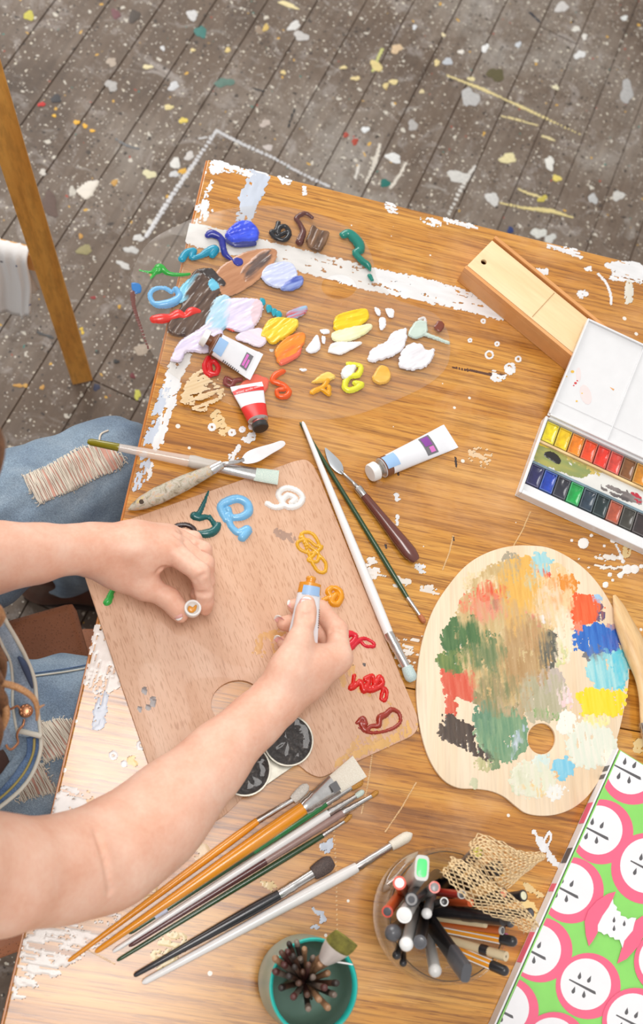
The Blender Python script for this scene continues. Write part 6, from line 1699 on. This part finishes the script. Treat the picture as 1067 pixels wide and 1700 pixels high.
crease(LF, [(322, 966), (334, 958), (345, 952)], .0014, z0=.84); crease(LF, [(328, 987), (338, 986), (348, 987)], .0012, z0=.83)
crease(LF, [(262, 950), (268, 944), (276, 944)], .0014, z0=.84)
for pth in ([(296, 908), (318, 925), (341, 944)], [(290, 886), (314, 906), (341, 930)], [(296, 882), (318, 896), (338, 914)]): crease(LF, pth, .0015, .0009, .84)
# head, neck and shoulders (just outside the left of the frame) --------
HC = Vector((-.175, -.690, 1.285)); hf = Vector((.80, 0, -.60)); hu = Vector((.60, 0, .80)); hs = Vector((0, 1, 0))
HF = Field((-.36, -.98, .95), (.0, -.42, 1.42), .004)
HF.cone(HC - hf * .015 + hu * .02, .078, HC + hf * .012 + hu * .02, .076, .02)
HF.cone(HC + hf * .022 - hu * .035, .058, HC + hf * .050 - hu * .085, .030, .03)
HF.cone(HC + hf * .085 - hu * .002, .009, HC + hf * .104 - hu * .032, .012, .014)
HF.cone(HC + hf * .078 - hu * .062 - hs * .012, .010, HC + hf * .078 - hu * .062 + hs * .012, .010, .012)
for s_ in (-1, 1):
    HF.cone(HC + hs * .078 * s_ + hu * .006, .014, HC + hs * .080 * s_ - hu * .022, .010, .008)
    HF.cone(HC + hf * .060 + hs * .036 * s_ - hu * .028, .024, HC + hf * .058 + hs * .030 * s_ - hu * .040, .022, .02)
NK = Vector((-.19, -.69, 1.10))
HF.cone(HC - hu * .05 - hf * .01, .050, NK, .052, .03)
HF.cone(NK, .055, Vector((-.17, -.845, 1.055)), .046, .05); HF.cone(NK, .055, Vector((-.20, -.535, 1.07)), .046, .05)
HF.cone(NK - Vector((0, 0, .04)), .08, Vector((-.20, -.69, 1.00)), .09, .05)

Vs, Fs, o_ = [], [], 0
for fld in (RF, LF, HF):
    v, f = fld.mesh(); Vs.append(v); Fs.append(f + o_); o_ += len(v)
person = thing('person', 'person in torn pale denim overalls squeezing a paint tube, cap in other hand', 'person', (-.22, -.70, 0))
body = mesh_obj('body', np.concatenate(Vs), np.concatenate(Fs), MATS['skin'], person, True)
sm = body.modifiers.new('soften', 'SMOOTH'); sm.factor = .5; sm.iterations = 2
del RF, LF, HF

# nails ------------------------------------------------------------------
plain('nail_pink', (238, 180, 172), .25, coat=.5, var=.02); plain('nail_tip_white', (248, 246, 242), .3, coat=.4, var=.01)
def nail(c, d, nrm, w, l, tip=.3):
    d = d.normalized(); nrm = (nrm - d * nrm.dot(d)).normalized(); s = d.cross(nrm)
    def patch(y0, y1, lift):
        vs, fs = [], []; n, m_ = 6, 8
        for i in range(n + 1):
            y = y0 + (y1 - y0) * i / n
            e = 1 - max(0, abs(y) - .45) ** 2 * 1.6
            for j in range(m_ + 1):
                x = (j / m_ * 2 - 1) * e
                vs.append(c + d * y * l + s * x * w + nrm * (lift - .35 * w * x * x - .10 * l * max(0, y) ** 2))
        for i in range(n):
            for j in range(m_): q = i * (m_ + 1) + j; fs.append([q, q + 1, q + m_ + 2, q + m_ + 1])
        return vs, fs
    v, f = patch(-.95, 1 - tip, .0003); a = mesh_obj('fingernail', v, f, MATS['nail_pink'], person, True)
    so = a.modifiers.new('t', 'SOLIDIFY'); so.thickness = .0006; so.offset = 0
    v, f = patch(1 - tip, 1.12, .0003); b = mesh_obj('nail_tip', v, f, MATS['nail_tip_white'], a, True)
    so = b.modifiers.new('t', 'SOLIDIFY'); so.thickness = .0006; so.offset = 0
nail(P(509, 1002, .8446), P(510, 985, .8405) - P(508, 1012, .8438), Vector((0, .15, 1)), .0064, .0064, .22)
nail(P(484, 1003, .7985), P(470, 990, .803) - P(484, 1003, .800), Vector((-.6, .5, .5)), .0042, .0045, .4)
nail(P(464, 1028, .7945), P(452, 1014, .802) - P(466, 1030, .7945), Vector((-.7, .5, .45)), .0044, .0050, .4)
nail(P(463, 1061, .7830), P(452, 1048, .790) - P(465, 1063, .7830), Vector((-.7, .5, .45)), .0042, .0048, .4)
nail(P(294, 1020, .7928), P(300, 1036, .7870) - P(289, 1006, .7950), Vector((-.40, -.1, .85)), .0046, .0056, .26)
nail(P(349, 1005, .7905), P(349, 1020, .783) - P(348, 996, .794), Vector((.75, .15, .6)), .0042, .0052, .35)

# face -------------------------------------------------------------------
plain('eye_white', (240, 236, 232), .2); plain('iris_brown', (84, 56, 36), .2); plain('lip_rose', (196, 110, 104), .4)
for s_ in (-1, 1):
    ec = HC + hf * .074 + hs * .031 * s_ - hu * .004
    eb = loft('eye', ec - hf * .006, ec + hf * .008, [(0, .010, .007), (.5, .012, .008), (1, .004, .003)], MATS['eye_white'], person, 14)
    loft('iris', ec + hf * .0062, ec + hf * .0086, [(0, .005, .005), (1, .003, .003)], MATS['iris_brown'], eb, 12)
loft('lips', HC + hf * .080 - hu * .062 - hs * .020, HC + hf * .080 - hu * .062 + hs * .020, [(0, .002, .002), (.3, .006, .008), (.7, .006, .008), (1, .002, .002)], MATS['lip_rose'], person, 12)

# hair -------------------------------------------------------------------
def hair_mat(name, a, b):
    m = NM(name); f = m.noise(m.coords((60, 60, 8)), 14, 4, .65)
    m.col(m.ramp(f, [(.3, L(a)), (.7, L(b))])); m.set(rough=.45); m.bump(f, .4, .002); return m.m
hair_mat('brown_hair', (70, 46, 32), (146, 102, 68)); hair_mat('light_brown_hair', (150, 100, 60), (212, 160, 110))
HR = Field((-.34, -.86, 1.10), (-.02, -.52, 1.44), .005)
HR.cone(HC - hf * .03 + hu * .030, .090, HC + hf * .006 + hu * .038, .080, .02)
HR.cone(HC - hf * .06, .075, HC - hf * .08 - hu * .09, .055, .03)
v, f = HR.mesh(); hair = mesh_obj('hair', v, f, MATS['brown_hair'], person, True)
rh = random.Random(9)
for i in range(30):
    a = -2.4 + 4.8 * i / 29
    st = HC - hf * .055 * math.cos(a) + hs * .088 * math.sin(a) + hu * .03
    drop = rh.uniform(.18, .30)
    pts, rr = [], []
    ph = rh.uniform(0, 6)
    for k in range(12):
        t = k / 11
        p = st + Vector((-.05 * math.cos(a) * t - .015 * t, .045 * math.sin(a) * t, -drop * t)) + Vector((.008 * math.sin(t * 11 + ph), .008 * math.cos(t * 9 + ph), 0)) * t
        pts.append(p); rr.append(.010 * (1 - .75 * t))
    tube_path('hair_lock', pts, rr, MATS['brown_hair'], hair, 7)
def lock(pts, r, mat='brown_hair'):
    c = catmull(np.array([(*P(a, b, z),) for (a, b, z) in pts]), 6)
    n = len(c); tube_path('hair_lock', [Vector(q) for q in c], [r * (1 - .7 * (k / (n - 1)) ** 2) for k in range(n)], MATS[mat], hair, 8)
lock([(-120, 700, 1.24), (-60, 690, 1.22), (-12, 720, 1.18), (-4, 760, 1.14), (-14, 810, 1.09)], .007)
lock([(-120, 960, 1.18), (-50, 985, 1.10), (-6, 1015, 1.03), (-2, 1032, 1.00), (-20, 1050, .97)], .006, 'light_brown_hair')
for q, (a, b) in enumerate(((-2, 1085), (-6, 1120), (0, 1150), (-8, 1190))):
    lock([(-120, b - 90, 1.14), (-60, b - 45, 1.05), (a - 4, b, .985), (a + 4, b + 35, .95), (a - 10, b + 80, .91)], .0065)
lock([(-60, 1140, .99), (-20, 1134, .975), (12, 1136, .970), (40, 1147, .965), (57, 1162, .960), (62, 1180, .955), (61, 1196, .950)], .0032, 'light_brown_hair')
lock([(62, 1178, .955), (66, 1174, .953), (74, 1170, .950)], .0012, 'light_brown_hair')
lock([(-40, 1250, .95), (-8, 1222, .955), (8, 1195, .96), (10, 1178, .965), (2, 1162, .968), (-20, 1155, .97)], .0036, 'light_brown_hair')

# clothes ----------------------------------------------------------------
def denim(name, dark, mid, light):
    m = NM(name); v = m.coords()
    f = m.noise(v, 9, 5, .6, .4); w = m.noise(m.coords((500, 900, 700), (.4, .3, .5)), 1.0, 2, .7)
    c = m.ramp(f, [(.32, L(dark)), (.5, L(mid)), (.7, L(light))])
    c = m.mix(.5, c, m.ramp(w, [(.3, L(90, 100, 114)), (.7, L(226, 230, 232))]), 'OVERLAY')
    m.col(c); m.set(rough=.85); m.bump(w, .25, .0008); return m.m
denim('washed_denim', (112, 130, 150), (142, 160, 176), (178, 190, 200)); denim('pale_denim', (136, 152, 172), (164, 180, 196), (194, 204, 212)); denim('deep_denim', (74, 98, 138), (98, 124, 162), (132, 156, 184))
plain('brown_jersey', (84, 62, 56), .9, var=.12); plain('seam_thread', (216, 212, 198), .8); plain('gold_thread_stitch', (176, 160, 96), .8)
JF = Field((-.42, -.92, .03), (.26, -.22, .80), .005)
kl = P(182, 784, .56)
JF.chain([(Vector((-.30, -.60, .545)), .092), (P(-60, 905, .555), .080), (P(60, 846, .56), .073), (kl, .064)], .03)
JF.chain([(kl, .064), (Vector((-.055, -.345, .35)), .056), (Vector((-.105, -.350, .13)), .050)], .02)
kr = Vector((.115, -.662, .575))
JF.chain([(Vector((-.28, -.78, .55)), .105), (P(30, 1262, .56), .098), (P(110, 1235, .565), .090), (kr, .074)], .03)
JF.chain([(kr, .072), (Vector((.14, -.66, .35)), .056), (Vector((.15, -.66, .13)), .050)], .02)
JF.chain([(Vector((-.30, -.62, .56)), .11), (Vector((-.30, -.76, .56)), .115)], .04); JF.chain([(Vector((-.29, -.69, .58)), .13), (Vector((-.26, -.69, .74)), .115)], .05)
X = JF.ax[0][:, None, None]; Y = JF.ax[1][None, :, None]; Z = JF.ax[2][None, None, :]
JF.F += (.0022 * np.sin(X * 90 + Y * 60 + Z * 40) * np.sin(X * 33 - Y * 71) + .0012 * np.sin(X * 190 - Y * 150 + 2)).astype(np.float32)
v, f = JF.mesh(); del JF
jeans = mesh_obj('overall_trousers', v, f, MATS['washed_denim'], person, True, 'torn light blue denim legs')
smj = jeans.modifiers.new('soften', 'SMOOTH'); smj.factor = .5; smj.iterations = 3
bvh = BVHTree.FromPolygons([Vector(q) for q in v], f.tolist())
def onj(px, py, off=.001):
    r = Vector(RW @ _rc(px, py)).normalized(); h = bvh.ray_cast(Vector(CAMPOS), r)
    if h[0] is None: return None
    return h[0] + h[1] * off * (1 if h[1].dot(r) < 0 else -1)

TF_ = Field((-.42, -.93, .62), (-.02, -.42, 1.12), .005)
TF_.chain([(Vector((-.27, -.66, .72)), .105), (Vector((-.24, -.665, .90)), .105), (Vector((-.21, -.66, 1.00)), .085)], .05)
TF_.chain([(Vector((-.27, -.74, .72)), .105), (Vector((-.23, -.735, .90)), .105), (Vector((-.20, -.74, 1.00)), .085)], .05)
TF_.cone(Vector((-.20, -.60, 1.03)), .058, Vector((-.18, -.79, 1.03)), .058, .04)
TF_.cone(Vector((-.20, -.74, .72)), .06, P(-46, 1285, .72), .035, .04)
v2_, f2_ = TF_.mesh(); mesh_obj('shirt', v2_, f2_, MATS['brown_jersey'], person, True, 'dark brown jersey top'); del TF_

def fabric(name, secs, mat, nu=8, th=.0018, par=None, bulge=.0):
    S0 = catmull(np.array([(*P(*a, z),) for a, b, z in secs]), 5); S1 = catmull(np.array([(*P(*b, z),) for a, b, z in secs]), 5)
    vs, fs = [], []
    n = len(S0)
    for i in range(n):
        for j in range(nu + 1):
            t = j / nu; p = S0[i] * (1 - t) + S1[i] * t
            vs.append(Vector(p) + ZA * (bulge * math.sin(math.pi * t) + .0012 * math.sin(i * .9 + j)))
    for i in range(n - 1):
        for j in range(nu): q = i * (nu + 1) + j; fs.append([q, q + 1, q + nu + 2, q + nu + 1])
    o = mesh_obj(name, vs, fs, MATS[mat], par or person, True)
    so = o.modifiers.new('t', 'SOLIDIFY'); so.thickness = th; so.offset = 0
    return o
def seam(path, r, mat, par, name='seam'):
    c = catmull(np.array([(*P(a, b, z),) for a, b, z in path]), 6)
    return tube_path(name, [Vector(q) for q in c], r, MATS[mat], par, 6)
bib = fabric('bib_panel', [((-30, 995), (-8, 998), .93), ((-8, 1040), (10, 1032), .905), ((4, 1072), (30, 1066), .870), ((16, 1098), (44, 1094), .845), ((20, 1133), (57, 1128), .825), ((20, 1170), (61, 1166), .812), ((27, 1212), (68, 1222), .802)], 'pale_denim', bulge=.006)
seam([(-8, 1040, .908), (4, 1072, .873), (17, 1098, .848), (21, 1133, .828), (21, 1170, .815), (28, 1212, .805)], .0014, 'seam_thread', bib)
seam([(-8, 998, .935), (10, 1032, .908), (30, 1066, .873), (44, 1094, .848), (57, 1128, .828), (61, 1166, .815), (68, 1222, .805)], .0018, 'seam_thread', bib)
seam([(28, 1212, .806), (46, 1216, .808), (69, 1222, .806)], .0026, 'seam_thread', bib, 'hem')
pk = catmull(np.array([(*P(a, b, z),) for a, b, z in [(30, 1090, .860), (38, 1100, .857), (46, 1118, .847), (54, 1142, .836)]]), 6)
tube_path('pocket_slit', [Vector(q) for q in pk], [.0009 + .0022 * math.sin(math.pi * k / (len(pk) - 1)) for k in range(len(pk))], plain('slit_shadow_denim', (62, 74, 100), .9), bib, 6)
side = fabric('side_opening_band', [((44, 1224), (68, 1223), .797), ((44, 1250), (67, 1248), .790), ((30, 1274), (55, 1282), .782), ((12, 1298), (36, 1309), .774), ((-8, 1318), (6, 1335), .766), ((-40, 1338), (-30, 1360), .758)], 'deep_denim', 6)
seam([(68, 1222, .800), (67, 1248, .793), (55, 1282, .785), (36, 1309, .777), (6, 1335, .769), (-30, 1360, .761)], .0020, 'seam_thread', side)
seam([(57, 1226, .7995), (55, 1250, .7925), (43, 1278, .7845), (24, 1303, .7765), (-1, 1326, .7685), (-35, 1348, .7605)], .0012, 'gold_thread_stitch', side, 'stitching')
fabric('side_facing', [((30, 1222), (48, 1224), .790), ((24, 1250), (46, 1250), .783), ((10, 1274), (32, 1275), .775), ((-12, 1298), (14, 1298), .767), ((-40, 1318), (-6, 1318), .758)], 'washed_denim', 5)
strap = fabric('shoulder_strap', [((-60, 1150), (-25, 1140), .86), ((-34, 1178), (-2, 1166), .850), ((-20, 1212), (12, 1204), .842), ((-14, 1252), (22, 1236), .836)], 'pale_denim', 6, bulge=.003)
plain('copper_wire', (196, 140, 104), .3, .8)
def wire(path): 
    c = catmull(np.array([(*P(a, b, z),) for a, b, z in path]), 6)
    tube_path('buckle_wire', [Vector(q) for q in c], .0011, MATS['copper_wire'], strap, 6)
wire([(6, 1166, .852), (11, 1168, .850), (16, 1177, .838), (22, 1175, .832), (29, 1172, .828), (34, 1178, .826)])
wire([(40, 1194, .826), (38, 1204, .825), (31, 1212, .827), (28, 1222, .832), (30, 1232, .836), (26, 1238, .838), (19, 1244, .840), (13, 1242, .842), (10, 1236, .843)])
bc = P(43, 1180, .824)
loft('brass_button', bc - ZA * .003, bc + ZA * .003, [(0, .0056, .0056), (.5, .0062, .0062), (.9, .005, .005), (1, .0035, .0035)], MATS['copper_wire'], person, 18)
btn = [o for o in person.children if o.name.startswith('brass_button')][0]
for k in range(8):
    a = 2 * math.pi * k / 8; c = bc + Vector((.0042 * math.cos(a), .0042 * math.sin(a), .0026))
    loft('button_bead', c - ZA * .0012, c + ZA * .0014, [(0, .0013, .0013), (.6, .0014, .0014), (1, .0005, .0005)], MATS['copper_wire'], btn, 8)

# torn places: bare skin crossed by loose cream threads
plain('bare_knee', (214, 160, 142), .55, var=.06); plain('cream_threads', (232, 222, 206), .85, var=.05)
def inpoly(x, y, pg):
    r = False; j = len(pg) - 1
    for i in range(len(pg)):
        xi, yi = pg[i]; xj, yj = pg[j]
        if (yi > y) != (yj > y) and x < (xj - xi) * (y - yi) / (yj - yi) + xi: r = not r
        j = i
    return r
def rip(pg, tdir, gaps, seed, step=1.35, fray=60):
    rr = random.Random(seed)
    xs = [p[0] for p in pg]; ys = [p[1] for p in pg]
    st = 3.0; vs, idx, fs = [], {}, []
    nx, ny = int((max(xs) - min(xs)) / st) + 2, int((max(ys) - min(ys)) / st) + 2
    for i in range(nx):
        for j in range(ny):
            x, y = min(xs) + i * st, min(ys) + j * st
            if inpoly(x, y, pg):
                p = onj(x, y, .0014)
                if p: idx[(i, j)] = len(vs); vs.append(p)
    for (i, j) in idx:
        q = [(i, j), (i + 1, j), (i + 1, j + 1), (i, j + 1)]
        if all(k in idx for k in q): fs.append([idx[k] for k in q])
    patch_ = mesh_obj('torn_knee_skin', vs, fs, MATS['bare_knee'], jeans, True)
    # threads across the tear
    tl = math.hypot(*tdir); tx, ty = tdir[0] / tl, tdir[1] / tl; px_, py_ = ty, -tx
    cx_, cy_ = sum(xs) / len(xs), sum(ys) / len(ys)
    geo = []
    o = -220.0
    while o < 220:
        o += step * rr.uniform(.6, 1.4)
        if any(a <= o <= b for a, b in gaps) and rr.random() < .9: continue
        run = []
        for k in range(-70, 71):
            t = k * 2.0; w = 1.4 * math.sin(t * .05 + o)
            x, y = cx_ + px_ * (o + w) + tx * t, cy_ + py_ * (o + w) + ty * t
            if inpoly(x, y, pg): run.append((x, y))
        if len(run) < 4: continue
        a, b = run[0], run[-1]
        run = [(a[0] - tx * 2, a[1] - ty * 2)] + run[::3] + [(b[0] + tx * 2, b[1] + ty * 2)]
        pts = [onj(x, y, .0022 + .0006 * rr.random()) for x, y in run]
        pts = [p for p in pts if p]
        if len(pts) > 2: geo.append(tube_path(None, pts, .00075 * rr.uniform(.5, 1.15), None, seg=4))
    n = len(pg)
    for k in range(fray):
        i = rr.randrange(n); t = rr.random()
        x = pg[i][0] * (1 - t) + pg[(i + 1) % n][0] * t; y = pg[i][1] * (1 - t) + pg[(i + 1) % n][1] * t
        a = rr.uniform(0, 6.28); l = rr.uniform(3, 8)
        pts = [onj(x + math.cos(a + .3 * q) * l * q / 3, y + math.sin(a + .3 * q) * l * q / 3, .0016) for q in range(4)]
        pts = [p for p in pts if p]
        if len(pts) > 2: geo.append(tube_path(None, pts, .0005, None, seg=4))
    v, f = merge_geo(geo)
    o_ = mesh_obj('loose_threads', v, f, MATS['cream_threads'], patch_, True); o_['kind'] = 'stuff'
rip([(38, 792), (60, 783), (84, 773), (110, 758), (132, 745), (157, 740), (183, 738), (207, 760), (205, 770), (194, 781), (166, 791), (135, 806), (107, 819), (67, 837), (50, 815)], (62, 128),
    [(-52, -49), (14, 17), (30, 34), (45, 47), (52, 66), (74, 79)], 1)
rip([(63, 1203), (92, 1196), (122, 1194), (116, 1225), (108, 1256), (84, 1262), (74, 1266), (66, 1240)], (70, 110), [(-22, -18), (-4, -1), (10, 13)], 2)
rip([(58, 1264), (72, 1268), (80, 1285), (92, 1307), (84, 1316), (54, 1321), (30, 1330), (40, 1300)], (50, 105), [(-10, -5), (6, 9), (18, 20)], 3)
def jseam(path, r, mat, name='leg_seam'):
    pts = [onj(a, b, .0012) for a, b in catmull(np.array(path, float), 8)]
    pts = [p for p in pts if p]
    if len(pts) > 2: tube_path(name, pts, r, MATS[mat], jeans, 5)
jseam([(57, 1124), (100, 1118), (150, 1110)], .0010, 'seam_thread'); jseam([(57, 1119), (100, 1113), (150, 1104)], .0007, 'deep_denim')
jseam([(14, 1034), (45, 995), (84, 952)], .0010, 'seam_thread'); jseam([(180, 716), (168, 722), (165, 734)], .0012, 'cream_threads', 'loose_seam')

# boots ------------------------------------------------------------------
plain('boot_leather', (88, 50, 36), .45, var=.2, coat=.2); plain('boot_sole', (50, 34, 28), .7)
for (hx0, hy0, dx0, dy0) in ((-.145, -.352, .22, .02), (.11, -.66, .22, .02)):
    BF = Field((hx0 - .08, hy0 - .09, .0), (hx0 + .32, hy0 + .12, .22), .005)
    d = Vector((dx0, dy0, 0)); h0_ = Vector((hx0, hy0, .058)); s_ = Vector((-dy0, dx0, 0)).normalized()
    BF.chain([(h0_, .042), (h0_ + d * .5 + Vector((0, 0, -.004)), .040), (h0_ + d * .85 + Vector((0, 0, -.016)), .034), (h0_ + d * 1.02 + Vector((0, 0, -.022)), .026)], .02)
    BF.chain([(h0_, .045), (h0_ + Vector((.02, 0, .10)), .046)], .02)
    v, f = BF.mesh(); v[:, 2] = np.maximum(v[:, 2], .012)
    bo_ = mesh_obj('boot', v, f, MATS['boot_leather'], person, True)
    out = [(h0_ + d * t + s_ * w) for t, w in ((-.2, 0), (-.15, .03), (0, .038), (.5, .038), (.9, .034), (1.1, .016), (1.12, 0), (1.1, -.016), (.9, -.034), (.5, -.038), (0, -.038), (-.15, -.03))]
    slab('boot_sole', [[(p.x, p.y) for p in out]], .001, .014, .002, MATS['boot_sole'], bo_)
